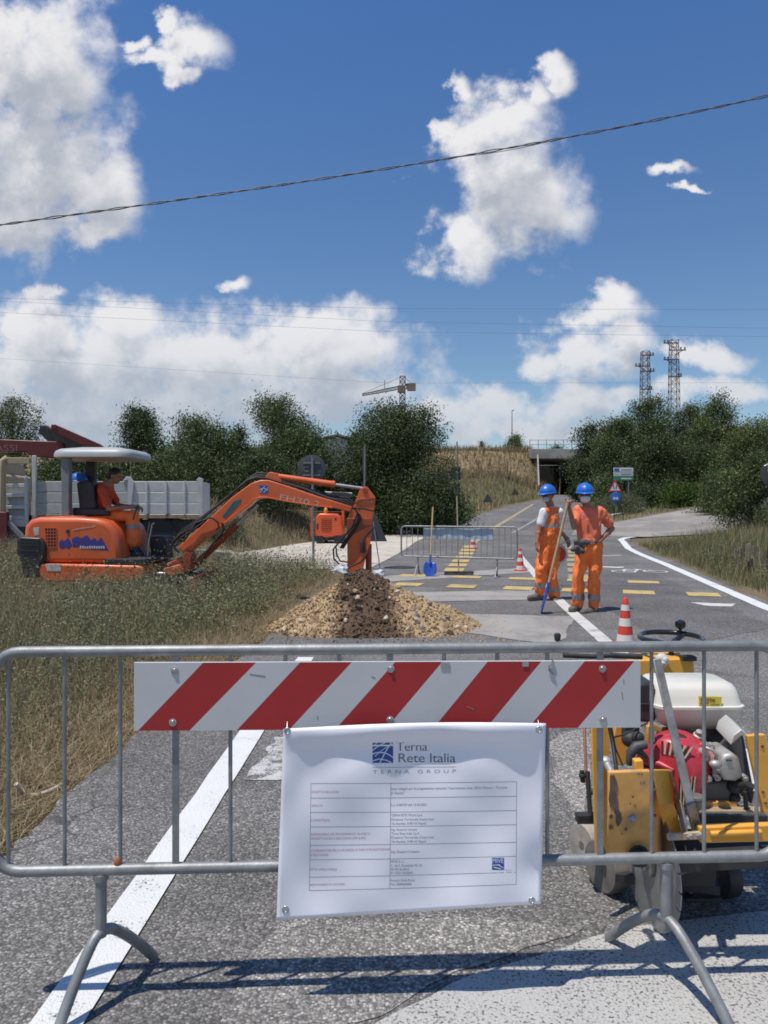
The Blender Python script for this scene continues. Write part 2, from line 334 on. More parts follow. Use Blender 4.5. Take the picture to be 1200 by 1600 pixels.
# ------------------------------------------------------------------ ground heights
def sstep(a, b, x):
    t = np.clip((x-a)/(b-a), 0, 1); return t*t*(3-2*t)
XL_Y, XL_X = [-5,0,3,5,8,12,17,20,25,30,41.5,53.7,66.7,80,95,130], [-1.66,-1.64,-1.62,-1.6,-1.3,-1.1,-.4,0.1,.9,2.1,5.2,9.3,14.2,18.3,22,31]
XE_Y, XE_X = [-5,0,10.5,14,18,25,28,36,45,55,80,95,130], [4.0,4.5,5.55,6.2,7.05,8.2,9.2,11,12.6,15,22.2,26,36]
def xl(y): return np.interp(y, XL_Y, XL_X)
def xe(y): return np.interp(y, XE_Y, XE_X)
def hroad(y):
    t = np.asarray(y, float)-22; return .04*(np.sqrt(t*t+9)+t)/2*np.clip((140-np.asarray(y,float))/40,0,1)+.04*58*np.clip((np.asarray(y,float)-100)/40,0,1)
def height(x, y):
    x = np.asarray(x, float); y = np.asarray(y, float)
    h = hroad(np.minimum(y, 80))
    r = x - xe(np.minimum(y, 60)) - .5
    h = h + np.clip(.085*r, 0, 1.25)*sstep(2, 9, y)*(1-sstep(60, 72, y))
    h = h + .25*sstep(-3.5, -6.5, x)*sstep(13, 17, y)*(1-sstep(30, 40, y))
    yb = np.interp(x, [-30,-4.1,-2.2,.5], [19,20.4,25.2,28.5])
    h = h + 1.0*sstep(0, 5, y-yb)*sstep(.4, 3, xl(y)-x)*(1-sstep(50, 60, y))
    h = h + 1.4*sstep(46, 74, y)*sstep(.5, 5, xl(y)-x)
    return h
def hz(x, y): return float(height(x, y))
def G(px, py, up=0.):
    a, b = 1.2, 300.
    for _ in range(60):
        m = (a+b)/2
        if EYE-(py-HOR)/F*m > hz((px-600)/F*m, m): a = m
        else: b = m
    Y = (a+b)/2; return Vector(((px-600)/F*Y, Y, hz((px-600)/F*Y, Y)+up))

m_asph = road_mat('asphalt', (1,1,1), cracks=True)
def ground_mat():
    m = bpy.data.materials.new('dry_earth'); m.use_nodes = True; nt = m.node_tree; N = nt.nodes; L = nt.links; b = N['Principled BSDF']; b.inputs['Roughness'].default_value = .95
    ge = N.new('ShaderNodeNewGeometry')
    def noi(s, d=6, r=.65):
        t = N.new('ShaderNodeTexNoise'); t.inputs['Scale'].default_value = s; t.inputs['Detail'].default_value = d; t.inputs['Roughness'].default_value = r; L.new(ge.outputs['Position'], t.inputs['Vector']); return t.outputs['Fac']
    cr = N.new('ShaderNodeValToRGB'); e = cr.color_ramp.elements; e[0].position = .3; e[0].color = (.075,.055,.035,1); e[1].position = .72; e[1].color = (.30,.235,.14,1)
    x = e.new(.52); x.color = (.17,.125,.07,1); L.new(noi(24, 10, .8), cr.inputs[0])
    g = N.new('ShaderNodeMapRange'); g.inputs['From Min'].default_value = .45; g.inputs['From Max'].default_value = .6; g.inputs['To Max'].default_value = .7; L.new(noi(.35), g.inputs['Value'])
    mx = N.new('ShaderNodeMixRGB'); mx.inputs[2].default_value = (.075,.08,.03,1); L.new(g.outputs[0], mx.inputs[0]); L.new(cr.outputs[0], mx.inputs[1]); L.new(mx.outputs[0], b.inputs['Base Color'])
    bp = N.new('ShaderNodeBump'); bp.inputs['Strength'].default_value = .6; bp.inputs['Distance'].default_value = .03; L.new(noi(40, 5), bp.inputs['Height']); L.new(bp.outputs[0], b.inputs['Normal'])
    return m
m_earth = ground_mat()
def branch_pts():
    return [(9.6,27.0,5.5),(11.5,31,6.6),(13.8,34.5,5.6),(17,38,4.6),(21,41.5,4.4),(26,44.5,4.3),(33,47,4.3),(45,50,4.3)]
BR = branch_pts()
def grid_axis(fine0, fine1, step, far):
    a = list(np.arange(fine0, fine1+1e-6, step)); s = step; v = fine1
    while v < far: s *= 1.25; v += s; a.append(v)
    s = step; v = fine0; pre = []
    while v > -far: s *= 1.25; v -= s; pre.append(v)
    return np.array(pre[::-1]+a)
gx = grid_axis(-14, 30, .3, 2600); gy = grid_axis(0, 100, .35, 2600)
X, Yg = np.meshgrid(gx, gy); Z = height(X, Yg)
inroad = (X > xl(Yg)-.15) & (X < xe(Yg)+.15) & (Yg < 125)
for i in range(len(BR)-1):
    (x0,y0,w0),(x1,y1,w1) = BR[i], BR[i+1]
    dx, dy = x1-x0, y1-y0; t = np.clip(((X-x0)*dx+(Yg-y0)*dy)/(dx*dx+dy*dy), 0, 1)
    inroad |= np.hypot(X-x0-t*dx, Yg-y0-t*dy) < (w0+(w1-w0)*t)/2
GRAV = [(-2.8,16.4),(-4.3,18.2),(-5.5,19.2),(-6.5,20.0),(-4.1,20.9),(-2.2,25.6),(.5,28.9),(2.3,31.5)]   # gravel lot left edge, road is the other
def in_poly(px, py, poly):
    c = np.zeros(px.shape, bool); n = len(poly)
    for i in range(n):
        x0,y0 = poly[i]; x1,y1 = poly[i-1]
        k = ((y0 > py) != (y1 > py)) & (px < (x1-x0)*(py-y0)/((y1-y0) or 1e-9)+x0); c ^= k
    return c
GPOLY = [(-.2,16.2)]+GRAV+[(float(xl(y))+.1, y) for y in (30,27,24,21,18)]
ingrav = in_poly(X, Yg, GPOLY)
bumps = np.array([noise.noise(Vector((x*.9, y*.9, 0)))*.04 + noise.noise(Vector((x*.25, y*.25, 3)))*.08 for x, y in zip(X.ravel(), Yg.ravel())]).reshape(X.shape)
Z = np.where(inroad | ingrav, Z-.035, Z+np.maximum(bumps, -.02)*np.where(np.abs(Yg) < 150, 1, 0)); Z = np.where(Yg < -3, Z*0, Z)
ny, nx = X.shape
def gz(x, y):          # height of the ground sheet itself
    x = np.atleast_1d(np.asarray(x, float)); y = np.atleast_1d(np.asarray(y, float))
    i = np.clip(np.searchsorted(gx, x)-1, 0, nx-2); j = np.clip(np.searchsorted(gy, y)-1, 0, ny-2)
    u = (x-gx[i])/(gx[i+1]-gx[i]); v = (y-gy[j])/(gy[j+1]-gy[j])
    return (Z[j,i]*(1-u)+Z[j,i+1]*u)*(1-v)+(Z[j+1,i]*(1-u)+Z[j+1,i+1]*u)*v
idx = np.arange(nx*ny).reshape(ny, nx)
Fq = np.stack([idx[:-1,:-1], idx[:-1,1:], idx[1:,1:], idx[1:,:-1]], -1).reshape(-1, 4)
me = np_mesh('ground', np.stack([X, Yg, Z], -1).reshape(-1, 3), Fq)
tag(finish(me, 'ground', m_earth, smooth=180), 'dry earth ground with sparse weeds', kind='structure')

def sheet(name, rows, mat, up, kind='structure', label=None, parent=None):
    """rows of (x, y) lists of equal length -> a sheet lying on the ground"""
    A = np.array(rows, float); r, c, _ = A.shape
    V = np.concatenate([A, (height(A[...,0], A[...,1])+up)[...,None]], -1).reshape(-1, 3)
    i = np.arange(r*c).reshape(r, c); Q = np.stack([i[:-1,:-1], i[:-1,1:], i[1:,1:], i[1:,:-1]], -1).reshape(-1, 4)
    # keep normals up
    a, b, d = V[Q[0,0]], V[Q[0,1]], V[Q[0,2]]
    if np.cross(b-a, d-a)[2] < 0: Q = Q[:, ::-1]
    o = finish(np_mesh(name, V, Q), name, mat, parent=parent, smooth=180); 
    if parent is None: tag(o, label, kind=kind)
    return o
ys = np.concatenate([np.arange(-4, 14, .06), np.arange(14, 30, .25), np.arange(30, 125, .8)])
rows = []
for y in ys:
    a = float(xl(y)) + .05*noise.noise(Vector((0, y*1.7, 5))) + .035*noise.noise(Vector((0, y*6, 5))) + .02*noise.noise(Vector((0, y*17, 5))); b = float(xe(y)) + .12
    rows.append([(a+(b-a)*t, y) for t in np.linspace(0, 1, 14)])
sheet('road', rows, m_asph, .0, label='grey asphalt road running to the underpass')
rows = []
for i in range(len(BR)):
    p = BR[max(i-1,0)]; q = BR[min(i+1,len(BR)-1)]; d = Vector((q[0]-p[0], q[1]-p[1])).normalized(); nrm = Vector((-d.y, d.x))
    rows.append([(BR[i][0]+nrm.x*t*BR[i][2]/2, BR[i][1]+nrm.y*t*BR[i][2]/2) for t in np.linspace(-1, 1, 7)])
rr = []
for i in range(len(rows)-1):
    for t in np.linspace(0, 1, 6)[:-1]: rr.append([((1-t)*a[0]+t*b[0], (1-t)*a[1]+t*b[1]) for a, b in zip(rows[i], rows[i+1])])
sheet('side_road', rr, road_mat('pale_asphalt', (1.75,1.68,1.6)), .006, label='pale dusty side road rising to the right')
m_gravel = M('gravel', (.50,.455,.385), .95, var=.22, scale=2.5, bump=.8, bscale=55, dirt=(.32,.27,.2), damt=.42, dscale=1.2)
rows = []
gl = np.array(GRAV); tt = np.linspace(0, len(gl)-1, 60)
for t in tt:
    x = np.interp(t, range(len(gl)), gl[:,0]); y = np.interp(t, range(len(gl)), gl[:,1]); x += .12*noise.noise(Vector((t*2.3, 0, 0)))
    ye = np.interp(t, [0, len(gl)-1], [16.4, 31.5]); xr = float(xl(ye))+.15
    rows.append([(x+(xr-x)*u, y+(ye-y)*u) for u in np.linspace(0, 1, 12)])
sheet('gravel_lot', rows, m_gravel, .012, label='bright gravel lot beside the road')

# ------------------------------------------------------------------ painted markings and patches
m_white = road_mat('white_paint', paint=(.70,.70,.685), wear=.20)
m_white_old = road_mat('old_white_paint', paint=(.62,.60,.57), wear=.30, wscale=3)
m_yel = road_mat('yellow_paint', paint=(.56,.415,.17), wear=.30)
m_yel_old = road_mat('faded_yellow_paint', paint=(.46,.37,.20), wear=.42)
m_conc = road_mat('concrete_patch', paint=(.37,.345,.32), wear=.30, wscale=1.6, edge=.12)
m_pale = road_mat('worn_white_area', paint=(.47,.46,.435), wear=.345, wscale=2.5, edge=.05, fine=.72)
m_dark = road_mat('newer_asphalt', (.80,.80,.81))
def strip(name, pts, w, mat, up=.008, label=None, jit=0.):
    pts = [Vector((p[0], p[1])) for p in pts]; fine = []
    for a, b in zip(pts[:-1], pts[1:]):
        k = max(1, int((b-a).length/.25))
        fine += [a.lerp(b, i/k) for i in range(k)]
    fine.append(pts[-1]); rows = []
    for i, p in enumerate(fine):
        d = (fine[min(i+1, len(fine)-1)]-fine[max(i-1, 0)]).normalized(); n = Vector((-d.y, d.x))
        ww = (w if not callable(w) else w(p.y))/2; j = jit*noise.noise(Vector((p.x*5, p.y*5, 0)))
        rows.append([tuple(p+n*(ww+j)), tuple(p), tuple(p-n*(ww+j*.5))])
    return sheet(name, rows, mat, up, label=label)
def quad(name, px, mat, up, label=None, k=24):
    c = [G(*p) for p in px]
    q = lambda u, v: (c[0]*(1-u)+c[1]*u)*(1-v)+(c[3]*(1-u)+c[2]*u)*v
    jit = lambda p: (p.x+.07*noise.noise(Vector((p.x*2.3, p.y*2.3, 1)))+.03*noise.noise(Vector((p.x*9, p.y*9, 1))), p.y+.07*noise.noise(Vector((p.x*2.3, p.y*2.3, 5)))+.03*noise.noise(Vector((p.x*9, p.y*9, 5))))
    rows = [[jit(q(u, v)) for u in np.linspace(0,1,k)] for v in np.linspace(0,1,k)]
    return sheet(name, rows, mat, up, label=label)
g2 = lambda *a: tuple(G(*a)[:2])
strip('edge_line', [(-1.03,1.2)]+[g2(*p) for p in ((90,1600),(243,1370),(396,1140),(478,1028))], .155, m_white, label='fresh white edge line', jit=.008)
strip('centre_line', [g2(*p) for p in ((1230,1270),(1100,1120),(948,1005),(880,945),(848,912),(812,868))], .16, m_white_old, label='worn white line past the workers')
strip('curve_line', [g2(*p) for p in ((1330,1000),(1200,951),(1100,908),(1040,882),(1000,866),(982,857))]+[(8.15,25.2),(8.35,26.1),(8.8,26.9),(9.3,27.3)], .21, m_white, label='fresh white line round the grassy corner', jit=.01)
quad('worn_paint', [(430,1150),(520,1150),(500,1222),(385,1220)], road_mat('blotchy_white', paint=(.56,.55,.53), wear=.46, wscale=9, edge=.05, fine=.4), .004, 'worn white paint beside the edge line')
# worn speckled white area, lower right
rows = []
for y in np.linspace(1.2, 2.72, 26):
    x0 = np.interp(y, [1.2,2.13,2.3,2.43,2.56,2.62,2.72], [-.5,-.02,.22,.5,.74,.95,1.5])+.04*noise.noise(Vector((0,y*7,0)))
    rows.append([(x0+(4-x0)*t, y) for t in np.linspace(0,1,20)])
sheet('worn_stop_line', rows, m_pale, .005, label='speckled worn white paint across the near road')
quad('worn_band', [(330,1640),(560,1600),(900,1440),(430,1436)], road_mat('dusty_asphalt', (1.42,1.41,1.37)), .003, 'dusty paler asphalt')
quad('worn_band', [(858,1145),(925,1140),(910,1290),(858,1215)], road_mat('dustier_asphalt', (1.7,1.66,1.6)), .003, 'dusty paler asphalt beside the saw')
# trench patches and cycle crossing
quad('trench_patch', [(520,963),(720,960),(905,964),(880,1010),(560,1030),(480,1000)][:2]+[(900,964),(870,1008)], m_conc, .006, 'pale concrete trench patch')
quad('trench_patch', [(640,926),(852,922),(850,937),(640,941)], m_conc, .006, 'pale concrete trench patch')
quad('trench_patch', [(590,901),(815,888),(838,894),(598,910)], m_conc, .006, 'pale concrete trench patch')
quad('newer_asphalt', [(860,905),(1010,890),(1210,980),(1060,1010)], m_dark, .003, 'darker newer asphalt beside the curve')
quad('newer_asphalt', [(815,815),(930,812),(935,826),(810,828)], m_dark, .003, 'darker newer asphalt across the far road')
def dashes(p0, p1, n, m, name='crossing_dash', depth=.5, duty=.5):
    a, b = Vector(g2(*p0)), Vector(g2(*p1)); d = (b-a)/n; u = d.normalized(); nn = Vector((-u.y, u.x))
    for i in range(n):
        s = a+d*i; e = s+d*duty; rows = [[tuple(s+nn*depth*t), tuple(e+nn*depth*t)] for t in (-.5, 0, .5)]
        sheet(name, rows, m, .009, label='faded yellow crossing dash')
dashes((617,913), (1178,932), 6, m_yel)
dashes((625,899), (1080,912), 5, m_yel, depth=.42)
dashes((708,893), (736,851), 7, m_yel, depth=.42, duty=.62)
strip('yellow_line', [g2(*p) for p in ((738,850),(770,826),(800,808),(833,788))], .2, m_yel_old, label='faded yellow line along the far road')
dashes((906,905), (894,852), 7, m_yel_old, depth=.42, duty=.6)
strip('white_dash', [g2(940,869), g2(970,868)], .14, m_white_old, label='short worn white dash')
strip('far_line', [g2(*p) for p in ((800,833),(832,815),(862,795))], .12, road_mat('very_old_white_paint', paint=(.40,.39,.37), wear=.45, wscale=3), label='worn white line on the far road')
# cycle symbol: two wheels, frame and an arrowhead, lying flat
def cyc():
    o = G(985,891); rows = []
    mb = MB()
    def arc(cx, cy, r, w=.045, a0=0, a1=2*PI, n=18):
        p = [(cx+r*math.cos(a), cy+r*math.sin(a)) for a in np.linspace(a0, a1, n)]; line(p, w)
    def line(p, w=.05):
        p = [Vector(q) for q in p]
        for a, b in zip(p[:-1], p[1:]):
            d = (b-a).normalized(); n = Vector((-d.y, d.x))*w/2; q = [a+n, b+n, b-n, a-n]
            mb.add([(o.x+v.x, o.y+v.y, hz(o.x+v.x, o.y+v.y)+.010) for v in q], [(3,2,1,0)])
    arc(-.26,-.35,.24); arc(.42,-.35,.24)
    line([(-.26,-.35),(0,-.3),(.2,.05),(-.12,.02),(-.26,-.35)]); line([(.2,.05),(.42,-.35)]); line([(.14,.2),(.2,.05)]); line([(-.16,.12),(-.02,.12)], .07)
    line([(-.4,.75),(-.05,.55)], .22); line([(-.05,.55),(.05,.75)], .12)
    tag(mb.build('cycle_symbol', road_mat('symbol_paint', paint=(.72,.72,.7), wear=.18), fix=False, smooth=0), 'white bicycle symbol painted on the road', kind='structure')
cyc()
quad('worn_arrow', [(1075,942),(1150,944),(1148,949),(1100,947)], m_white_old, .008, 'worn white remnant of an arrow')
# hills far away, distance haze put into their blue green colour
def hills(name, y0, prof, col):
    mb = MB(); n = len(prof)
    vs = [(x, y0-300, -2) for x, z in prof]+[(x, y0, z) for x, z in prof]+[(x, y0+500, -2) for x, z in prof]
    fs = [(i+k*n, i+1+k*n, i+1+(k+1)*n, i+(k+1)*n) for k in (0,1) for i in range(n-1)]
    mb.add(vs, fs); tag(mb.build(name, M('far_hill_'+name, col, .95, var=.3, scale=.01), smooth=180, fix=False), 'far hills coloured blue green for haze', kind='structure')
prof = [(x, 1.5+max(0, (88+35*math.sin(x*.0031+1.6)+18*math.sin(x*.011)-max(0,(x+420))*.16))*1.35) for x in range(-2600, 2601, 65)]
hills('hills', 1900, prof, (.085,.11,.125))
# ------------------------------------------------------------------ shared object materials
m_galv = M('galvanised_steel', (.265,.27,.27), .52, .4, var=.25, scale=14, bump=.12, bscale=60, dirt=(.2,.19,.17), damt=.32, dscale=22)
m_steel = M('bare_steel', (.42,.42,.42), .4, .8, var=.2, scale=20)
m_bolt = M('zinc_bolt', (.55,.55,.54), .35, .9, var=.15)
m_black = M('black_rubber', (.018,.018,.019), .6, var=.3, scale=20)
m_plblack = M('black_plastic', (.028,.028,.03), .45, var=.2, scale=12)
m_rust = M('rust', (.22,.10,.05), .9, var=.4, scale=30)
m_signred = M('reflective_red', (.40,.028,.03), .42, var=.1, scale=5, dirt=(.3,.08,.07), damt=.22, dscale=14)
m_signwht = M('reflective_white', (.57,.58,.585), .42, var=.04, scale=5, dirt=(.5,.49,.46), damt=.28, dscale=11)
m_orange = M('safety_orange_paint', (.64,.115,.03), .42, var=.14, scale=3, dirt=(.40,.15,.075), damt=.36, dscale=4, coat=.2)
m_orange_d = M('brown_orange_paint', (.30,.06,.02), .5, var=.2, scale=8)
m_dark = M('dark_machine', (.03,.03,.03), .6, var=.3, scale=8, dirt=(.12,.1,.08), damt=.35)

def arcpts(c, r, a0, a1, n, ex, ez):
    return [Vector(c)+Vector(ex)*r*math.cos(a)+Vector(ez)*r*math.sin(a) for a in np.linspace(a0, a1, n)]
def round_rect(A, ex, L, z0, z1, r):
    Z = Vector((0,0,1)); pts = []
    for cx, cz, a0 in ((L-r, z1-r, 0), (r, z1-r, PI/2), (r, z0+r, PI), (L-r, z0+r, 1.5*PI)):
        pts += arcpts(A+ex*cx+Z*cz, r, a0, a0+PI/2, 7, ex, Z)
    return pts
def crowd_barrier(A, ex, L, z0, z1, bars, legs, label, r=.017, br=.0062):
    """bars: list of (s, half width, flat); legs: (s, foot vectors)"""
    ex = Vector(ex).normalized(); nrm = Vector((ex.y, -ex.x, 0)); base = A+ex*L/2
    t = empty('crowd_barrier', (base.x, base.y, 0), label, 'crowd barrier', 'crowd barriers round the works')
    mb = MB(); mb.tube(round_rect(A, ex, L, z0, z1, .085), r, 12, closed=True); mb.build('frame', m_galv, t, smooth=60)
    for s, w, flat in bars:
        mb = MB(); p0 = A+ex*s+Vector((0,0,z0)); p1 = A+ex*s+Vector((0,0,z1))
        if flat: mb.beam(p0+nrm*.0035, p1+nrm*.0035, w*2, .006, up=nrm)
        else: mb.tube([p0, p1], br, 8)
        mb.build('bar', m_galv, t, smooth=60)
    for s, feet in legs:
        top = A+ex*s+Vector((0,0,z0)); ap = top.copy(); ap.z = .215
        mb = MB(); mb.tube([top, ap-Vector((0,0,.012))], r*.95, 10); mb.tube([top-Vector((0,0,.012)), top-Vector((0,0,.03))], r*1.25, 10)
        mb.build('post', m_galv, t, smooth=60)
        for f in feet:
            f = Vector(f); d = Vector((f.x-ap.x, f.y-ap.y, 0)); pts = [ap+Vector((0,0,.0))]
            for q in np.linspace(.08, 1, 10): pts.append(ap+d*q+Vector((0,0,(f.z+r-ap.z)*max(0,(q-.1)/.9)**1.25)))
            mb = MB(); mb.tube(pts, r*.95, 10); mb.build('foot', m_galv, t, smooth=60)
    return t, nrm
YB = lambda px: 2.2+.1*px/1200
BA, BB = P(0,785,2.2), P(1200,785,2.3); BA.z = BB.z = 0
bex = (BB-BA).normalized()
def bs(px):          # distance along the barrier where the photo's column px crosses it
    k = (px-600)/F; return (k*BA.y-BA.x)/(bex.x-k*bex.y)
s0 = bs(-13); s1 = bs(1226)
A0 = BA+bex*s0; nb = Vector((bex.y, -bex.x, 0))
bars = []
for px, w in ((13,0),(101,0),(188,0),(275,.0098),(360,0),(446,0),(530,0),(609,.0098),(694,0),(777,0),(855,0),(937,.0098),(1018,0),(1100,0),(1182,0)):
    bars.append((bs(px)-s0, w, bool(w)))
legs = [(bs(158)-s0, [(-.915,2.075,0), (-.75,2.415,0)]), (bs(1040)-s0, [(.975,2.065,0), (.765,2.52,0)])]
barrier, _ = crowd_barrier(A0, bex, s1-s0, .402, 1.055, bars, legs, 'large grey steel crowd barrier across the near road with a striped board')
# little welded things on the barrier
mb = MB(); p = A0+bex*(bs(184)-s0)+Vector((0,0,.425)); mb.ellip(p+nb*.004, (.011,.007,.016)); mb.build('leaf_scrap', M('rusty_scrap', (.42,.13,.05), .8, var=.3, scale=60), barrier)
mb = MB()
for px in (1018,855,1040):
    pass
# striped board: front polygons split along the stripes
def on_board(px, py, off): 
    s = bs(px); p = BA+bex*s; Y = p.y
    q = P(px, py, Y); return Vector((p.x, p.y, q.z)) + nb*off
topx = [213,320,402,470,550,617,690,760,843,910,987,996]; botx = [213,219,299,372,453,524,602,675,757,822,899,996]
def toe(x): return 1033-3*(x-213)/783
def boe(x): return 1138-5*(x-213)/783
mb = MB(); OFF = .024
mb2 = MB()
for i in range(len(topx)-1):
    mi = 1 if i % 2 else 0
    q = [on_board(topx[i], toe(topx[i]), OFF), on_board(topx[i+1], toe(topx[i+1]), OFF), on_board(botx[i+1], boe(botx[i+1]), OFF), on_board(botx[i], boe(botx[i]), OFF)]
    mb.add(q, [(0,1,2,3)], mi)
q = [on_board(213,1033,OFF), on_board(996,1030,OFF), on_board(996,1133,OFF), on_board(213,1138,OFF)]
bk = [v-nb*.018 for v in q]
mb.add(q+bk, [(4,5,6,7),(0,4,5,1),(1,5,6,2),(2,6,7,3),(3,7,4,0)], 0)
board = mb.build('warning_board', [m_signwht, m_signred], barrier, smooth=0, fix=False)
board['label'] = 'red and white diagonally striped warning board'
for px, py in ((276,1045),(273,1125),(610,1042),(609,1121),(937,1042),(938,1121)):
    mb = MB(); c = on_board(px, py, OFF); mb.lathe([(.0001,.006),(.006,.0055),(.0075,.003),(.0115,.002),(.0115,0)], c, nb, 12); mb.build('bolt', m_bolt, board)
for px, w, h in ((694,14,9),(818,10,7)):     # tape scraps stuck on the upper edge
    mb = MB(); c = on_board(px, toe(px)+h/2+1, OFF+.002); mb.box(c, (w/521, .0015, h/521), Matrix((bex, -nb, Vector((0,0,1)))).transposed()); mb.build('tape_scrap', M('grey_tape', (.30,.33,.34), .6), board)
mb = MB()
for px, py, l, a in ((404,1052,24,.15),(970,1062,7,1.5),(968,1084,12,1.4),(497,1118,6,1.5),(733,1103,12,.4),(560,1135,30,0),(470,1137,20,.1),(583,1055,6,.3)):
    c = on_board(px, py, OFF+.0006); d = bex*math.cos(a)-Vector((0,0,1))*math.sin(a); mb.beam(c-d*l/1042, c+d*l/1042, .0022, .0006, up=nb)
tag(mb.build('scuff', M('scuff_grey', (.22,.2,.2), .8), board), kind='stuff')
mb = MB(); c = on_board(857,1036,OFF+.004)
mb.tube([c+bex*(.01*math.sin(t*1.9))+Vector((0,0,.02-.012*t)) for t in range(5)], .0025, 6); mb.build('wire_tie', m_galv, board)

# ------------------------------------------------------------------ printed banner hanging on the barrier
BT = lambda x: 1137-8*(x-443)/410
def b_edge(v): return (443-11*v, 853-8*v)
def banner_pt(px, py, lift=0.):
    xl_, xr_ = b_edge((py-1135)/300.); u = (px-xl_)/(xr_-xl_); top = 1139-9*u-5*math.sin(PI*min(max(u,0),1)); bot = 1438-26*u
    v = (py-top)/(bot-top)
    vv = min(max(v, -.05), 1.05)
    d = .004 + .021*math.exp(-((vv-.035)/.055)**2)*math.sin(PI*min(max(u,0),1))**.6 \
        - .006*math.exp(-((vv-.17+.09*math.cos(2*PI*(u-.5)))/.07)**2)*math.sin(PI*min(max(u,0),1)) \
        + .0055*math.sin(2*PI*(1.15*u-.55*vv)+.7)*(1-.3*vv) + .0035*math.sin(2*PI*(2.1*u+1.4*vv)+2) + .002*math.sin(2*PI*(3.6*u-2.2*vv)) \
        + .010*math.exp(-((u-.02)/.05)**2)*math.exp(-((vv-.25)/.14)**2) - .012*math.exp(-((u-1)/.1)**2)*math.exp(-((vv-.8)/.12)**2) + .016*max(0,vv-.82)
    p = BA+bex*bs(px); Y = p.y; off = .036+d+lift
    # the point on the view ray of (px,py) is not needed: place it on the barrier plane, then step off it
    q = P(px, py, Y-off); return q
m_ban = M('banner_pvc', (.90,.90,.955), .4, var=.02, scale=3, spec=.45)
_nt = m_ban.node_tree; _tr = _nt.nodes.new('ShaderNodeBsdfTranslucent'); _tr.inputs['Color'].default_value = (.8,.8,.83,1); _mx = _nt.nodes.new('ShaderNodeMixShader'); _mx.inputs[0].default_value = .04
_nt.links.new(_nt.nodes['Principled BSDF'].outputs[0], _mx.inputs[1]); _nt.links.new(_tr.outputs[0], _mx.inputs[2]); _nt.links.new(_mx.outputs[0], _nt.nodes['Material Output'].inputs['Surface'])
ban_loc = on_board(640, 1285, .05); ban_loc.z = 0
nu, nv = 64, 48
vs = []; 
for j in range(nv+1):
    v = j/nv
    for i in range(nu+1):
        u = i/nu; xl_, xr_ = b_edge(v); x = xl_+(xr_-xl_)*u; top = 1139-9*u-5*math.sin(PI*u); bot = 1438-26*u
        vs.append(banner_pt(x, top+(bot-top)*v))
fs = [(j*(nu+1)+i, j*(nu+1)+i+1, (j+1)*(nu+1)+i+1, (j+1)*(nu+1)+i) for j in range(nv) for i in range(nu)]
mb = MB(); mb.add(vs, fs); banner = mb.build('banner', m_ban, loc=ban_loc, smooth=180)
sol = banner.modifiers.new('thick', 'SOLIDIFY'); sol.thickness = .0006; sol.offset = 1
tag(banner, 'white printed notice banner hung below the striped board', 'banner')
for px, py in ((449,1142),(842,1140),(446,1421),(831,1407)):
    mb = MB(); c = banner_pt(px, py, .0008); mb.tube(arcpts(c, .0085, 0, 2*PI, 17, bex, (0,0,1))[:-1], .0028, 8, closed=True); mb.build('grommet', m_bolt, banner, smooth=80)
    mb = MB(); s = -1 if px < 600 else 1
    q = c+Vector((s*.028, .02, .012)) if py > 1200 else c+Vector((s*.004, .03, .02))
    mb.tube([c, (c+q)/2+Vector((0,-.004,0)), q], .0013, 5); mb.build('tie_wire', m_bolt, banner)
m_ink = M('ink_grey', (.17,.17,.185), .6, var=.05); m_inkpale = M('ink_pale_grey', (.30,.30,.33), .6, var=.05)
m_inkred = M('ink_pale_red', (.50,.24,.30), .6, var=.1); m_inkblue = M('ink_blue', (.035,.085,.34), .5, var=.08)
m_inkline = M('ink_line', (.20,.20,.24), .6)
FONTCACHE = {}
def text_verts(s, spacing=1.0):
    cu = bpy.data.curves.new('txt', 'FONT'); cu.body = s; cu.resolution_u = 3; cu.space_character = spacing
    ob = bpy.data.objects.new('txt', cu); me = evaluated(ob); bpy.data.objects.remove(ob)
    V = np.empty(len(me.vertices)*3); me.vertices.foreach_get('co', V); V = V.reshape(-1, 3)
    fs = [tuple(p.vertices) for p in me.polygons]; bpy.data.meshes.remove(me); return V, fs
Z7 = lambda zx, zy: (420+zx*440/1200, 1110+zy*440/1200)
def bprint(lines, name, mat, lift=.0009):
    """lines: (text, zx0, zybase, capheight, width or None, slope, spacing) in notice coordinates"""
    mb = MB()
    for s, x0, yb, cap, wid, slope, spc in lines:
        V, fs = text_verts(s, spc); 
        if not len(V): continue
        k = cap/.69; kx = wid/max(V[:,0].max()-V[:,0].min(), 1e-6) if wid else k*.95
        x00 = V[:,0].min()
        mb.add([banner_pt(*Z7(x0+(v[0]-x00)*kx, yb-v[1]*k+slope*(v[0]-x00)*kx), lift) for v in V], fs)
    return tag(mb.build(name, mat, banner, smooth=0, fix=False), kind='stuff')
def bline(mb, x0, y0, x1, y1, w, mi=0, lift=.0008):
    n = max(2, int(math.hypot(x1-x0, y1-y0)/30)); d = Vector((x1-x0, y1-y0)).normalized(); nn = Vector((-d.y, d.x))*w/2
    vs = []
    for i in range(n+1):
        x = x0+(x1-x0)*i/n; y = y0+(y1-y0)*i/n
        vs += [banner_pt(*Z7(x+nn.x, y+nn.y), lift), banner_pt(*Z7(x-nn.x, y-nn.y), lift)]
    mb.add(vs, [(2*i, 2*i+1, 2*i+3, 2*i+2) for i in range(n)], mi)
def bpoly(mb, pts, mi=0, lift=.0008): mb.add([banner_pt(*Z7(*p), lift) for p in pts], [tuple(range(len(pts)))], mi)
bprint([('Terna',544,172,38,132,0,.95), ('Rete Italia',553,221,38,243,0,.95)], 'heading', m_ink)
bprint([('TERNA GROUP',443,270,15,354,-.01,1.75)], 'subheading', m_inkpale)
mb = MB()
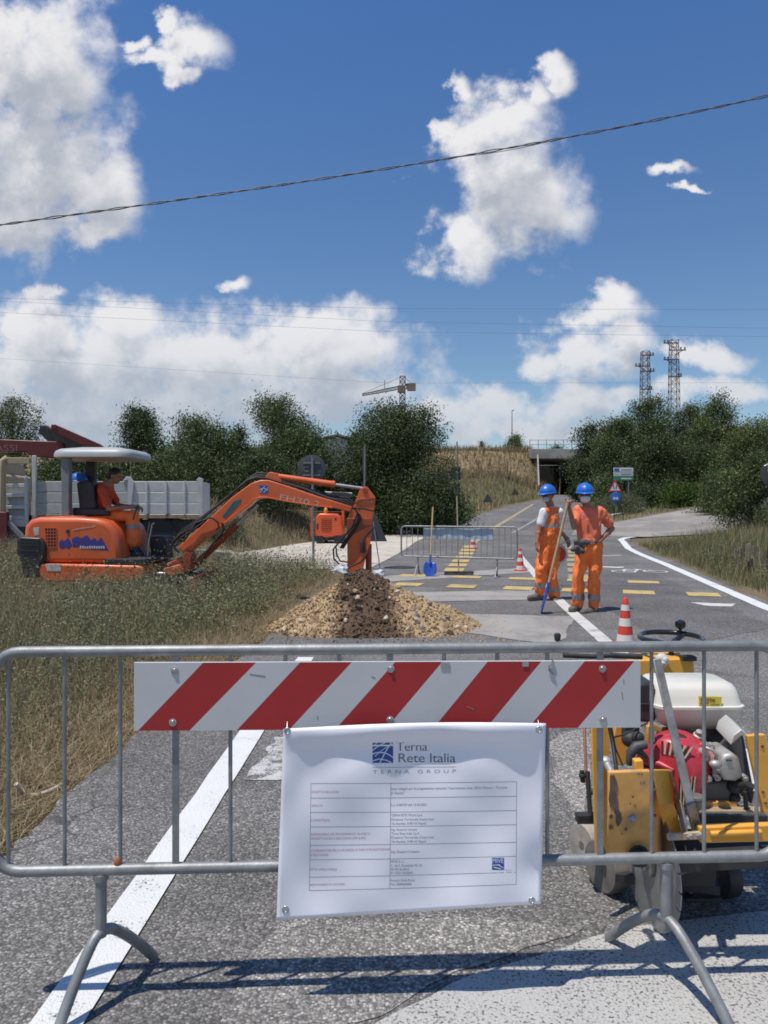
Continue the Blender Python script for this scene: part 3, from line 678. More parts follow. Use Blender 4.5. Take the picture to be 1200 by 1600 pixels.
for i in range(6):
    for j in range(6):
        x, y = 442+88*i/6, 134+90*j/6; bpoly(mb, [(x,y),(x+88/6,y),(x+88/6,y+15),(x,y+15)])
logo = mb.build('logo', m_inkblue, banner, smooth=0, fix=False)
mb = MB()
def curve(pts, w):
    for a, b in zip(pts[:-1], pts[1:]): bline(mb, *a, *b, w, lift=.0014)
curve([(442,186),(465,178),(495,181),(515,190),(530,201)], 4.5); curve([(442,215),(470,207),(500,212),(522,222)], 4.5)
curve([(442,170),(470,150),(498,136),(502,134)], 4); curve([(442,153),(468,134)], 3)
curve([(474,222),(490,190),(507,160),(524,134)], 5); curve([(452,196),(480,172),(510,150),(530,142)], 3)
mb.build('logo_line', M('ink_white', (.74,.74,.79), .5), banner, smooth=0, fix=False)
mb = MB(); bline(mb, 443, 243, 796, 241, 2); mb.build('rule', m_inkpale, banner, smooth=0, fix=False)
rowsL = [312,374,435,497,575,637,711,768]; rowsR = [304,366,427,487,562,622,690,742]
mb = MB(); xL = lambda y: 180-7*(y-312)/456
for a, b in zip(rowsL, rowsR):
    xm = 520; ym = a+(b-a)*.39+2; bline(mb, xL(a), a, xm, ym, 1.9); bline(mb, xm, ym, 1055, b, 1.9)
for a, b in ((rowsL[0], rowsL[-1]),): bline(mb, 180, a, 173, b, 1.9)
bline(mb, 520, 310, 516, 758, 1.9); bline(mb, 1056, 304, 1054, 742, 1.9)
mb.build('table_rule', m_inkline, banner, smooth=0, fix=False)
sl = -.008
red = [('OGGETTO DEI LAVORI',183,352,9,115,0,1),('APPALTO',182,411,9,48,0,1),('COMMITTENTE',181,473,9,80,0,1),
 ('RESPONSABILE DEL PROCEDIMENTO IN FASE DI',180,533,9.5,252,-.01,1),('PROGETTAZIONE & ESECUZIONE (RPP & RPE)',180,551,9.5,234,-.01,1),
 ('COORDINATORE PER LA SICUREZZA IN FASE DI PROGETTAZIONE',178,603,9.5,338,-.02,1),('& ESECUZIONE',178,621,9.5,76,-.01,1),
 ('DITTA APPALTATRICE',177,682,9,112,0,1),('RESPONSABILE DI CANTIERE',176,748,9,148,-.02,1)]
bprint(red, 'table_label', m_inkred)
gry = [('Scavi indagini per la progettazione esecutiva "Interramento linea 150 kV Pettino \u2013 Torrione',522,339,10,494,-.012,1),('(L\'Aquila)"',522,357,10,56,-.01,1),
 ('L.n. 0-80739 del 13.05.2021',522,408,10,150,-.01,1),
 ('TERNA RETE ITALIA S.p.A.',522,452,10,134,sl,1),('Direzione Territoriale Centro Sud',522,470,10,180,sl,1),('Via Aquileia, 8 80143 Napoli',522,487,10,148,sl,1),
 ('Ing. Antonio Limone',522,513,10,110,sl,1),('Terna Rete Italia S.p.A',522,530,10,120,sl,1),('Direzione Territoriale Centro Sud',522,547,10,180,sl,1),('Via Aquileia, 8 80143 Napoli',522,564,10,148,sl,1),
 ('Ing. Gaspari Cristiano',522,607,10,120,sl,1),
 ('MIVE S.r.l.',520,649,10,58,sl,1),('C. da S. Eustachio N\u00b0 41',520,666,10,132,sl,1),('83100 Avellino',520,682,10,78,sl,1),('P.I. 02511030647',520,698,10,94,sl,1),
 ('Antonio Della Rocca',518,729,10,104,sl,1),('Tel. 3400000000',518,746,10,90,sl,1)]
bprint(gry, 'table_text', m_ink)
mb = MB()
for i in range(3):
    for j in range(3): x, y = 951+52*i/3, 628+52*j/3; bpoly(mb, [(x,y),(x+52/3,y),(x+52/3,y+52/3),(x,y+52/3)])
mb.build('company_logo', m_inkblue, banner, smooth=0, fix=False)
bprint([('MIVE',954,650,19,46,0,1)], 'company_name', MC['ink_white'], lift=.0015)
mb = MB(); bline(mb, 952,660,985,658,3,lift=.0015); bline(mb,958,668,990,676,4,lift=.0015); bline(mb,975,657,1000,672,3,lift=.0015); mb.build('logo_line', MC['ink_white'], banner, smooth=0, fix=False)
bprint([('S.r.l.',1010,684,7,26,0,1)], 'company_suffix', m_inkpale)

# ------------------------------------------------------------------ second barrier, cones, tools on it
c0, c1 = G(627, 897), G(808, 903); c0.z = c1.z = 0
ex2 = (c1-c0).normalized(); L2 = (c1-c0).length
nn2 = Vector((ex2.y, -ex2.x, 0))
A2 = c0.copy(); z1b = 1.5-(822-785)/F*A2.y; z0b = 1.5-(869-785)/F*A2.y
nb2 = 19; bars2 = [(L2*(i+1)/(nb2+1), 0, False) for i in range(nb2)]
def leg2(s): 
    p = A2+ex2*s; return (s, [p+nn2*.24, p-nn2*.26-ex2*.05])
barrier2, _ = crowd_barrier(A2, ex2, L2, z0b, z1b, bars2, [leg2(L2*.15), leg2(L2*.835)], 'grey steel crowd barrier out on the road behind the workers, hung with a blue sheet')
a = A2+ex2*(L2*.2); b = A2+ex2*(L2*.80)
mb = MB(); vs = []; fs = []
for j in range(5):
    for i in range(25):
        p = a.lerp(b, i/24)-nn2*(.03+.006*math.sin(i*1.3)*j/4+.004*math.sin(i*.5)); p.z = z1b-.03-j/4*.22; vs.append(p)
fs = [(j*25+i, j*25+i+1, (j+1)*25+i+1, (j+1)*25+i) for j in range(4) for i in range(24)]
mb.add(vs, fs); bl = a.lerp(b,.5); o = mb.build('blue_sheet', M('pale_blue_pvc', (.40,.50,.60), .6, var=.1, scale=4), loc=bl, smooth=180)
tag(o, 'pale blue sheet tied along the top of the far barrier', 'sheet')

m_cone_o = M('cone_orange', (.58,.055,.03), .5, var=.12, scale=10, dirt=(.3,.08,.05), damt=.25, dscale=18)
m_cone_w = M('cone_white', (.66,.62,.57), .5, var=.08, scale=10, dirt=(.4,.35,.3), damt=.3, dscale=18)
def cone(loc, label, h=.5):
    t = empty('traffic_cone', loc, label, 'traffic cone', 'striped traffic cones set along the works')
    l = Vector(loc)
    mb = MB(); mb.lathe([(.145,.0),(.15,.008),(.15,.022),(.12,.03),(.1,.034)], l, (0,0,1), 8); mb.build('base', m_cone_o, t, smooth=30)
    rad = lambda z: .088-(.088-.027)*(z-.034)/(h-.034)
    zs = [.034,.115,.205,.285,.365,.425,h]; cols = [m_cone_o, m_cone_w]*3
    cols = [m_cone_w, m_cone_o, m_cone_w, m_cone_o, m_cone_w, m_cone_o]
    for i in range(6):
        mb = MB(); e = .0025 if cols[i] is m_cone_w else 0
        pr = [(rad(zs[i])+e, zs[i]), (rad(zs[i+1])+e, zs[i+1]-(.012 if i == 5 else 0))]
        if i == 5: pr += [(.018, h), (.0, h)]
        mb.lathe(pr, l, (0,0,1), 20); mb.build('white_band' if e else 'orange_band', cols[i], t, smooth=40)
    return t
cone1 = cone(G(977,1008), 'large near red and white cone standing on the white line')
cp = G(813,892); cone2 = copy_tree(cone1, cp, 'red and white cone beside the right end of the far barrier')
cp = G(739,857); cone3 = copy_tree(cone1, cp, 'small distant red and white cone seen through the far barrier')
def shovel(top, bot, facing, label, name='shovel', blade_l=.30, blade_w=.24):
    top, bot = Vector(top), Vector(bot); d = (bot-top).normalized(); f = Vector(facing); f = (f-d*f.dot(d)).normalized(); sd = d.cross(f)
    t = empty(name, (bot.x, bot.y, 0), label, 'shovel', 'wooden handled shovels with blue blades')
    L = (bot-top).length; neck = top+d*(L-blade_l)
    mb = MB(); mb.tube([top, top+d*.3, neck-d*.02], [.017,.018,.019], 10); mb.build('handle', M('ash_wood', (.48,.33,.17), .6, var=.18, scale=14), t, smooth=60)
    mb = MB(); mb.tube([neck-d*.14, neck-d*.02, neck+d*.05], [.021,.023,.02], 10)
    n = 9; m = 8; vs = []; fs = []
    for j in range(m+1):
        v = j/m; w = blade_w/2*(.86+.14*min(1, v*2.5))*(1-.75*max(0, (v-.55)/.45)**2.2)
        for i in range(n):
            u = -1+2*i/(n-1); vs.append(neck+d*(blade_l*v)+sd*w*u-f*(.035*(1-u*u)*(1-.55*v))+f*.012)
    fs = [(j*n+i, j*n+i+1, (j+1)*n+i+1, (j+1)*n+i) for j in range(m) for i in range(n-1)]
    mb.add(vs, fs); o = mb.build('blade', M('blue_painted_steel', (.03,.09,.42), .4, var=.15, scale=12, dirt=(.3,.3,.32), damt=.3, dscale=14), t, smooth=60)
    so = o.modifiers.new('t', 'SOLIDIFY'); so.thickness = .003
    return t
lean = A2+ex2*((P(678,800,15).x-A2.x)/ex2.x)
pb = G(671,901); shovel(Vector((pb.x+.09, pb.y+.30, 1.40)), Vector((pb.x, pb.y-.02, .0)), (0,-1,0), 'shovel with blue blade leaning on the far barrier', blade_l=.31, blade_w=.27)
# broom / squeegee leaning
pb = G(717,899); t = empty('road_broom', pb, 'long dark road broom leaning on the far barrier', 'broom')
mb = MB(); mb.tube([pb+Vector((0,.02,.04)), pb+Vector((.0,.42,1.62))], .013, 8); mb.build('handle', M('grey_wood', (.36,.29,.2), .7, var=.2, scale=12), t, smooth=60)
mb = MB(); mb.box(pb+Vector((0,0,.065)), (.6,.07,.04)); mb.build('head', M('dark_wood', (.07,.06,.05), .8), t, bevel=.008)
mb = MB()
for i in range(40):
    x = -.29+.58*i/39; mb.tube([pb+Vector((x,.0,.05)), pb+Vector((x*1.03,random.uniform(-.03,.03),0.002))], .006, 4)
mb.build('bristles', M('dark_bristle', (.03,.03,.03), .9), t, smooth=0)
# ------------------------------------------------------------------ walk-behind road saw, right of the banner
m_yelp = M('machine_yellow', (.74,.37,.055), .45, var=.12, scale=5, bump=.05, bscale=40, dirt=(.26,.135,.06), damt=.36, dscale=7)
m_yelw = M('worn_machine_yellow', (.64,.34,.095), .6, var=.2, scale=6, bump=.1, bscale=40, dirt=(.30,.24,.17), damt=.44, dscale=9)
m_tank = M('cream_plastic', (.68,.65,.57), .35, var=.05, scale=5, coat=.2, dirt=(.5,.46,.38), damt=.25, dscale=6)
m_fan = M('red_plastic', (.48,.035,.055), .35, var=.12, scale=6, coat=.3, dirt=(.36,.13,.13), damt=.33, dscale=9)
m_alu = M('cast_aluminium', (.45,.44,.42), .5, .5, var=.2, scale=18, dirt=(.2,.17,.13), damt=.4, dscale=14)
m_eng = M('engine_grey', (.10,.10,.10), .6, .2, var=.25, scale=14, dirt=(.2,.16,.11), damt=.4, dscale=10)
m_flat = M('scraped_steel', (.30,.29,.27), .5, .6, var=.3, scale=22, dirt=(.2,.15,.1), damt=.42, dscale=16)
m_dust = M('dusty_rubber', (.36,.325,.28), .9, var=.25, scale=16, bump=.2, bscale=50, dirt=(.12,.11,.1), damt=.36, dscale=8)
P_true = P
def P(px, py, Y):          # the saw's front plate stands just behind the barrier; its depth is stretched towards the console
    return P_true(px, py, 2.39+(Y-2.86)*1.734 if Y < 3.5 else Y)
base = P_true(1050, 1400, 3.05); base.z = 0
saw = empty('road_saw', base, 'yellow walk behind road saw with red engine cover standing behind the barrier', 'road saw')
def pl(mb, px, Y, thick, mi=0, slant=0.):        # plate: outline at depth Y (+ slant per row index)
    poly = [P(x, y, Y+(slant*(x-px[0][0]) if slant else 0)) for x, y in px]; return mb.prism(poly, (0, thick, 0), mi)
# front body plate with a bent right side
mb = MB(); pl(mb, [(951,1206),(1017,1204),(1021,1345),(953,1350),(951,1290)], 2.86, .02)
o = mb.build('front_plate', m_yelw, saw, bevel=.005); 
mb = MB(); mb.prism([P(1017,1204,2.862),P(1024,1209,2.95),P(1046,1330,3.02),P(1021,1345,2.862)], (.006,.004,0)); mb.build('side_plate', m_yelw, saw, bevel=.003)
mb = MB(); pl(mb, [(953,1212),(960,1211),(964,1221),(966,1232),(963,1240),(966,1250),(965,1262),(970,1270),(972,1280),(969,1288),(965,1292),(962,1284),(963,1274),(958,1266),(957,1258),(953,1262),(951,1248),(953,1232)], 2.8585, .0008); mb.build('bare_patch', M('bare_brown_steel', (.14,.095,.075), .75, var=.3, scale=30), saw, smooth=0)
mb = MB()
for x, y, r in ((989,1245,1.6),(955,1276,2.6),(955,1293,3),(978,1296,2),(1003,1209,1.2),(998,1209,1.2),(985,1256,1),(972,1303,1),(1024,1234,2),(1023,1274,2.2)):
    c = P(x,y,2.857); mb.lathe([(.0001,.0018),(r*.0022,.0012),(r*.0026,0)], c, (0,-1,0), 8)
mb.build('chip', m_rust, saw); 
mb = MB(); pl(mb, [(983,1277),(992,1274),(993,1283),(984,1285)], 2.856, .0012); mb.build('sticker', M('blue_white_sticker', (.25,.3,.5), .5, var=.7, scale=90), saw, smooth=0)
mb = MB(); c = P(998,1338,2.85); mb.lathe([(.0001,.03),(.022,.03),(.026,.0)], c, (0,-1,0), 16); mb.lathe([(.026,.002),(.034,.004),(.036,0)], c, (0,-1,0), 20); mb.build('axle_hub', m_dark, saw)
# left tall side frames
mb = MB(); pl(mb, [(924,1134),(935,1134),(942,1348),(931,1348)], 3.0, .012); pl(mb, [(941,1134),(952,1134),(954,1300),(950,1340),(940,1310)], 3.02, .01); mb.build('side_frame', m_yelp, saw, bevel=.003)
mb = MB(); pl(mb, [(962,1134),(976,1134),(986,1170),(994,1192),(966,1196),(958,1160)], 3.12, .02); mb.build('belt_guard', m_yelp, saw, bevel=.003)
mb = MB(); mb.tube([P(952,1135,2.99),P(958,1165,2.98),P(964,1210,2.9)], .007, 8); mb.tube([P(955,1135,3),P(962,1170,2.98),P(973,1196,2.96)], .0035, 6); mb.tube([P(959,1152,2.97),P(975,1148,2.97),P(1000,1135,3.0),P(1012,1129,3.0)], .003, 6); mb.build('cable', m_black, saw, smooth=60)
mb = MB(); pl(mb, [(992,1189),(1005,1188),(1007,1207),(993,1207)], 2.87, .03); mb.build('bracket', m_yelp, saw, bevel=.003)
mb = MB(); mb.tube([P(947,1190,2.9),P(956,1208,2.87)], [.013,.011], 10); mb.ellip(P(946,1189,2.9), (.02,.02,.016)); mb.build('locking_pin', m_alu, saw, smooth=60)
# rods on the far left
mb = MB(); mb.tube([P(912,1110,3.2),P(916,1215,3.12),P(923,1272,3.08)], .006, 8); mb.build('depth_rod', M('brown_rod', (.27,.12,.07), .7, var=.3, scale=20), saw, smooth=60)
mb = MB(); mb.tube([P(918,1205,3.1),P(922,1270,3.08)], .009, 8); mb.tube([P(909,1204,3.1),P(911,1222,3.1)], .009, 8); mb.ellip(P(910,1212,3.1), (.014,.012,.012)); mb.ellip(P(926,1237,3.08), (.011,.011,.013)); mb.box(P(915,1278,3.1), (.07,.04,.03)); mb.build('linkage', m_dark, saw, smooth=60)
# bent bright bracket
mb = MB(); mb.prism([P(1019,1203,2.86),P(1046,1203,2.9),P(1053,1256,2.9),P(1029,1257,2.86)], (.002,.008,.0)); mb.prism([P(1029,1257,2.86),P(1053,1256,2.9),P(1066,1300,3.06),P(1043,1318,3.0)], (.002,.008,.002)); mb.build('bent_bracket', m_yelp, saw, bevel=.002)
mb = MB(); mb.tube([P(1047,1204,2.9),P(1053,1225,2.9),P(1058,1250,2.9),P(1064,1275,2.98),P(1069,1298,3.0)], .007, 6); mb.build('weld_seam', m_rust, saw, smooth=60)
# hinge plate and steel lever
mb = MB(); pl(mb, [(1043,1304),(1095,1300),(1098,1312),(1044,1314)], 2.84, .012); mb.build('hinge_plate', M('chipped_plate', (.48,.36,.2), .6, var=.3, scale=20, dirt=(.5,.46,.42), damt=.45, dscale=20), saw, bevel=.003)
for x, y in ((1050,1308),(1078,1307),(1093,1305)):
    mb = MB(); mb.lathe([(.0001,.008),(.007,.008),(.009,.004),(.011,0)], P(x,y,2.84), (0,-1,0), 6); mb.build('bolt', m_alu, saw)
mb = MB(); mb.beam(P(1026,1030,2.98), P(1083,1275,2.86), .030, .009, up=(0,-1,.2)); mb.beam(P(1078,1255,2.85), P(1090,1300,2.87), .032, .014, up=(0,-1,.2)); mb.build('lever', m_flat, saw, bevel=.003)
mb = MB(); c = P(1034,1031,3.0); mb.ellip(c, (.024,.02,.024)); mb.lathe([(.012,0),(.014,.02),(.008,.026)], c, (.5,-1,.1), 10); mb.lathe([(.01,-.01),(.012,.028),(.006,.032)], c, (-.2,-1,-.6), 10); mb.build('lever_knuckle', M('pale_paint', (.5,.49,.46), .6, var=.2, scale=30, dirt=(.2,.18,.15), damt=.35, dscale=30), saw, smooth=50)
# top console
mb = MB(); pl(mb, [(985,1032),(1070,1029),(1084,1031),(1086,1055),(1040,1060),(1030,1064),(985,1068)], 3.45, .16); mb.build('console', m_yelp, saw, bevel=.006)
mb = MB(); mb.tube([P(955,1024,3.4), P(1003,1026,3.4)], .013, 10); mb.box(P(1075,1028,3.44), (.06,.05,.02)); mb.tube([P(880,1024,3.4),P(925,1026,3.4),P(955,1024,3.4)], .011, 8); mb.build('handle_bar', m_dark, saw, smooth=50, bevel=.0)
mb = MB(); mb.lathe([(.006,0),(.006,.05),(.013,.052),(.016,.075),(.011,.085)], P(871,1019,3.4), (0,0,1), 12); mb.build('lever_knob', m_plblack, saw, smooth=50)
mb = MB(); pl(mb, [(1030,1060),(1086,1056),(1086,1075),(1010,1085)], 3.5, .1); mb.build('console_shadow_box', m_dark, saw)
# hand wheel
hc = P(1049,997,3.5); R = .142; ax = Vector((.0,-.03,1)).normalized(); u, w = Vector((1,0,0)), ax.cross(Vector((1,0,0)))
mb = MB(); mb.tube([hc+(u*math.cos(a)+w*math.sin(a))*R for a in np.linspace(0, 2*PI, 41)[:-1]], .0125, 10, closed=True); mb.build('hand_wheel', M('gloss_black', (.015,.015,.016), .22, coat=.5, var=.1), saw, smooth=80); hw = bpy.data.objects['hand_wheel']
for a in (.25*PI, .92*PI, 1.58*PI):
    mb = MB(); mb.beam(hc-ax*.025+(u*math.cos(a)+w*math.sin(a))*.02, hc+(u*math.cos(a)+w*math.sin(a))*R, .03, .012, up=ax); mb.build('spoke', MC['gloss_black'], hw, bevel=.004)
mb = MB(); mb.lathe([(.03,-.02),(.034,.0),(.02,.006)], hc-ax*.025, ax, 16); mb.tube([hc-ax*.03, hc-ax*.25], .012, 10); mb.build('hub', m_dark, hw, smooth=50)
kc = hc+u*.082+w*.10; mb = MB(); mb.lathe([(.007,0),(.007,.022),(.013,.026),(.023,.032),(.026,.045),(.025,.058),(.017,.064),(.004,.069)], kc, ax, 14); mb.build('wheel_knob', MC['gloss_black'], hw, smooth=40)
# petrol engine: tank
def tank():
    secs = []; mb = MB(); x0, x1 = P_true(1022,0,2.83).x, P_true(1160,0,2.83).x
    def ring(x0, x1, y0, y1, z, r=.045, n=6):
        pts = []
        for cx, cy, a0 in ((x1-r,y1-r,0),(x0+r,y1-r,PI/2),(x0+r,y0+r,PI),(x1-r,y0+r,1.5*PI)):
            pts += [(cx+r*math.cos(a), cy+r*math.sin(a), z) for a in np.linspace(a0, a0+PI/2, n)]
        return pts
    zz = lambda y: P_true(0,y,2.81).z
    spec = [(1146,.07,.06),(1137,.03,.04),(1128,.012,.02),(1112,.004,.0),(1110,.004,.0),(1108,.004,.0),(1107,-.004,-.012),(1103,-.004,-.012),(1102,.002,0),(1092,.006,.01),(1080,.014,.02),(1074,.024,.035),(1071,.045,.06)]
    rings = [ring(x0+a, x1-a*.9, 2.80+b, 3.08-b, zz(y)) for y, a, b in spec]
    n = len(rings[0]); vs = [v for r in rings for v in r]
    fs = [(i*n+j, i*n+(j+1)%n, (i+1)*n+(j+1)%n, (i+1)*n+j) for i in range(len(rings)-1) for j in range(n)] + [tuple(range(n)), tuple(range((len(rings)-1)*n, len(rings)*n))]
    mb.add(vs, fs); return mb
tk = tank().build('fuel_tank', m_tank, saw, smooth=50)
mb = MB(); pl(mb, [(1092,1088),(1128,1088.5),(1127,1104),(1092,1103)], 3.094, .003); st = mb.build('warning_sticker', M('yellow_sticker', (.72,.60,.06), .5, var=.08, scale=20), tk, smooth=0)
mb = MB()
for i, (x, y, w, h) in enumerate(((1095,1090.5,4,5),(1100,1091,3,4.5),(1104,1091,4,5),(1109,1091,2.5,4.5),(1112,1092,5,4),(1094,1098,3,3),(1103,1098,4,2),(1110,1100,14,1.6))):
    pl(mb, [(x,y),(x+w,y),(x+w,y+h),(x,y+h)], 3.0932, .001)
tag(mb.build('sticker_print', M('sticker_print', (.30,.20,.08), .6, var=.6, scale=120), tk, smooth=0), kind='stuff')
mb = MB(); c = P(1082,1071,3.2); mb.lathe([(.045,-.005),(.045,.028),(.04,.032)], c, (0,0,1), 18); mb.build('filler_cap', M('clear_cap', (.55,.58,.62), .12, .3, var=.1), tk, smooth=40)
# air filter box
mb = MB(); pl(mb, [(992,1068),(1024,1067),(1026,1128),(1016,1130),(992,1128)], 3.12, .17); mb.build('air_filter', m_plblack, saw, bevel=.012)
mb = MB(); pl(mb, [(991,1099),(1026,1099),(1026,1102),(991,1102)], 3.117, .18); mb.build('filter_rim', m_plblack, saw, bevel=.002)
# recoil starter: round red cover facing left-front, with slots
rc = P(1041,1204,3.0); fx = Vector((-.62,-.78,.10)).normalized()
ru = Vector((fx.y, -fx.x, 0)).normalized(); rw = fx.cross(ru)
if rw.z < 0: rw = -rw            # ru points to the viewer's left, rw up
mb = MB(); mb.lathe([(.122,-.15),(.122,-.045),(.117,-.02),(.105,-.002),(.088,.006),(.06,.010),(.0,.011)], rc, fx, 40)
rec = mb.build('recoil_cover', m_fan, saw, smooth=50)
fz = lambda r: .0115 if r < .06 else .0115-(r-.06)*.17 if r < .088 else .0065-(r-.088)*.5
def slot(mb, a, r0, r1, w, lift=.0):
    d = ru*math.cos(a)+rw*math.sin(a); mb.beam(rc+d*r0+fx*(fz(r0)+lift), rc+d*r1+fx*(fz(r1)+lift), w, .004, up=fx)
mb = MB()
for k in range(9): slot(mb, math.radians(14-k*13), .044, .078, .0065)
tag(mb.build('vent_slot', M('slot_black', (.012,.012,.012), .8), rec, smooth=0), kind='stuff')
mb = MB(); mb2 = MB()
for k in range(5):
    for m_, q_, w in ((mb, 0, .0065), (mb2, .5, .0055)):
        o_ = ru*(.012-.017*(k+q_)); m_.beam(rc+o_+rw*.058+fx*.0115, rc+o_*1.35+rw*.1+fx*.002, w, .004, up=fx); m_.beam(rc-ru*(.05+.011*(k+q_))+rw*.0+fx*(.010-.002*k), rc-ru*(.05+.009*(k+q_))-rw*.10+fx*(.004-.002*k), w*.8, .005, up=fx)
tag(mb.build('vent_slot', MC['slot_black'], rec, smooth=0), kind='stuff')
tag(mb2.build('vent_rib', M('dusty_tan', (.45,.36,.27), .8, var=.2, scale=30), rec, smooth=0), kind='stuff')
mb = MB(); q = rc+fx*.014; mb.tube([q-ru*.03+rw*.01, q+ru*.02+rw*.022, q+ru*.085+rw*.018+fx*-.002], [.006,.011,.006], 8); mb.build('moulded_rib', m_fan, rec, smooth=80)
mb = MB(); hc2 = P(994,1172,2.93); mb.tube([hc2+Vector((-.025,0,-.05)), hc2+Vector((-.018,0,-.01)), hc2+Vector((0,0,.012)), hc2+Vector((.035,0,.02))], [.01,.017,.018,.014], 10); mb.tube([hc2+Vector((.005,0,0)), hc2+Vector((.03,.0,-.02)), hc2+Vector((.06,.06,-.05))], [.013,.009,.006], 8); mb.build('pull_handle', M('soft_grey_rubber', (.06,.06,.065), .55, var=.2, scale=20), saw, smooth=70)
mb = MB(); mb.ellip(P(986,1155,3.02), (.035,.03,.03)); mb.ellip(P(997,1152,3.0), (.022,.02,.02)); mb.box(P(985,1142,3.05), (.05,.05,.06)); mb.build('carburettor', m_dark, saw, smooth=50)
mb = MB(); mb.box(P(1015,1146,3.0), (.03,.02,.06), (0,0,.3)); mb.box(P(1023,1136,3.02), (.05,.02,.02), (0,0.5,.3)); mb.build('throttle_plate', m_yelw, saw, bevel=.003)
# fan shroud over the cylinder
mb = MB(); pl(mb, [(1052,1158),(1070,1158),(1098,1168),(1098,1232),(1082,1262),(1052,1275)], 3.04, .2); mb.build('fan_shroud', m_fan, saw, bevel=.03, seg=3)
mb = MB(); mb.tube([P(1080,1175,3.03),P(1098,1164,3.03)], [.012,.016], 8); mb.build('shroud_lug', m_fan, saw, smooth=70)
# engine block, cover, sump
mb = MB(); pl(mb, [(1096,1160),(1120,1168),(1140,1142),(1160,1150),(1166,1215),(1150,1225),(1096,1225)], 3.1, .22); mb.build('cylinder', m_eng, saw, bevel=.008)
mb = MB(); pl(mb, [(1097,1222),(1150,1220),(1142,1256),(1090,1256)], 3.0, .3); mb.build('crankcase', m_eng, saw, bevel=.01)
mb = MB(); pl(mb, [(1126,1190),(1132,1180),(1146,1177),(1155,1184),(1163,1214),(1150,1222),(1130,1220),(1124,1205)], 2.98, .14); mb.build('valve_cover', m_alu, saw, bevel=.012, seg=3)
mb = MB(); mb.box(P(1139,1188,2.978), (.02,.004,.006)); mb.build('casting_mark', m_eng, saw)
rr_ = random.Random(3)
for x, y in ((1104,1184),(1107,1217),(1121,1215),(1104,1165),(1112,1168),(1164,1216),(1100,1176),(1122,1203)):
    mb = MB(); c = P(x, y, 2.99); mb.lathe([(.0001,.012),(.006,.012),(.006,.004),(.012,.003),(.012,-.02)], c, (rr_.uniform(-.2,.2),-1,rr_.uniform(-.2,.2)), 10); mb.build('bolt', m_alu, saw, smooth=40)
mb = MB(); mb.tube([P(1102,1168,2.98),P(1113,1172,2.97),P(1120,1180,2.97),P(1117,1192,2.98)], .006, 8); mb.tube([P(1115,1198,2.98),P(1116,1210,2.97),P(1124,1216,2.98)], .006, 8); mb.ellip(P(1118,1194,2.97), (.022,.018,.016)); mb.build('control_lever', m_alu, saw, smooth=60)
mb = MB(); mb.tube([P(1158,1228,2.97),P(1168,1226,2.95),P(1176,1230,2.95)], .012, 8); mb.ellip(P(1150,1228,3.0), (.035,.03,.028)); mb.ellip(P(1148,1246,3.0), (.02,.02,.018)); mb.tube([P(1164,1237,2.98),P(1166,1268,2.98)], .008, 8); mb.build('oil_filler', m_dark, saw, smooth=60)
for (x, y) in ((1092,1147),(1142,1146)):
    mb = MB(); mb.lathe([(.0001,.016),(.012,.014),(.014,0),(.02,-.004),(.02,-.03)], P(x,y,3.08), (0,-.5,1), 10); mb.build('tank_bolt', m_alu, saw, smooth=40)
mb = MB(); mb.prism([P(1142,1164,3.0),P(1146,1150,3.0),P(1158,1140,3.0),P(1169,1148,3.0),P(1158,1150,3.0)], (.0,.12,.02)); mb.build('heat_shield', M('pale_sheet', (.55,.54,.5), .5, .3), saw, bevel=.002)
mb = MB(); pl(mb, [(1152,1152),(1163,1150),(1180,1240),(1176,1260),(1150,1190)], 3.14, .1); mb.build('exhaust', m_dark, saw, bevel=.01)
# right arm
mb = MB(); pl(mb, [(1168,1150),(1196,1148),(1215,1255),(1202,1272),(1193,1270),(1175,1190)], 2.95, .02); mb.prism([P(1168,1150,2.95),P(1164,1152,3.06),P(1172,1192,3.06),P(1175,1190,2.95)], (.004,.0,.0)); mb.build('right_arm', m_yelp, saw, bevel=.003)
for x, y in ((1191,1166),(1192,1237),(1196,1254)):
    mb = MB(); mb.lathe([(.0001,.004),(.005,.003),(.006,0)], P(x,y,2.95), (0,-1,0), 8); mb.build('rivet', m_rust, saw)
# engine bed rails and base
mb = MB(); pl(mb, [(1092,1253),(1152,1253),(1153,1265),(1092,1266)], 2.99, .04); mb.build('engine_bed', m_yelw, saw, bevel=.004)
mb = MB(); pl(mb, [(1088,1267),(1195,1267),(1196,1272),(1088,1271)], 2.97, .05); mb.build('base_shelf', M('tan_plate', (.36,.27,.18), .7, var=.25, scale=15, dirt=(.4,.36,.3), damt=.4), saw, bevel=.002)
mb = MB(); pl(mb, [(1093,1293),(1212,1289),(1214,1315),(1095,1318)], 2.84, .03); mb.tube([P(1110,1303,2.835),P(1190,1300,2.835)], .010, 8); mb.build('front_rail', m_yelp, saw, bevel=.004)
mb = MB(); mb.beam(P(1040,1330,3.0), P(1200,1320,3.0), .25, .03); mb.beam(P(960,1360,3.1), P(1120,1380,3.05), .12, .03); mb.build('chassis', m_dark, saw)
mb = MB(); pl(mb, [(1020,1320),(1120,1322),(1118,1385),(1040,1385)], 3.0, .03); mb.build('under_plate', m_dark, saw); mb = MB(); pl(mb, [(1090,1275),(1200,1275),(1200,1291),(1090,1293)], 3.3, .02); mb.build('back_plate', m_dark, saw)
mb = MB(); mb.tube([P(1088,1262,2.9),P(1088,1250,2.9)], .02, 10); mb.lathe([(.02,0),(.03,.004),(.03,.012),(.0,.014)], P(1087,1249,2.9), (0,0,1), 8); mb.tube([P(1062,1250,2.98),P(1070,1300,2.95)], .012, 8); mb.build('mount_bolt', m_flat, saw, smooth=50)
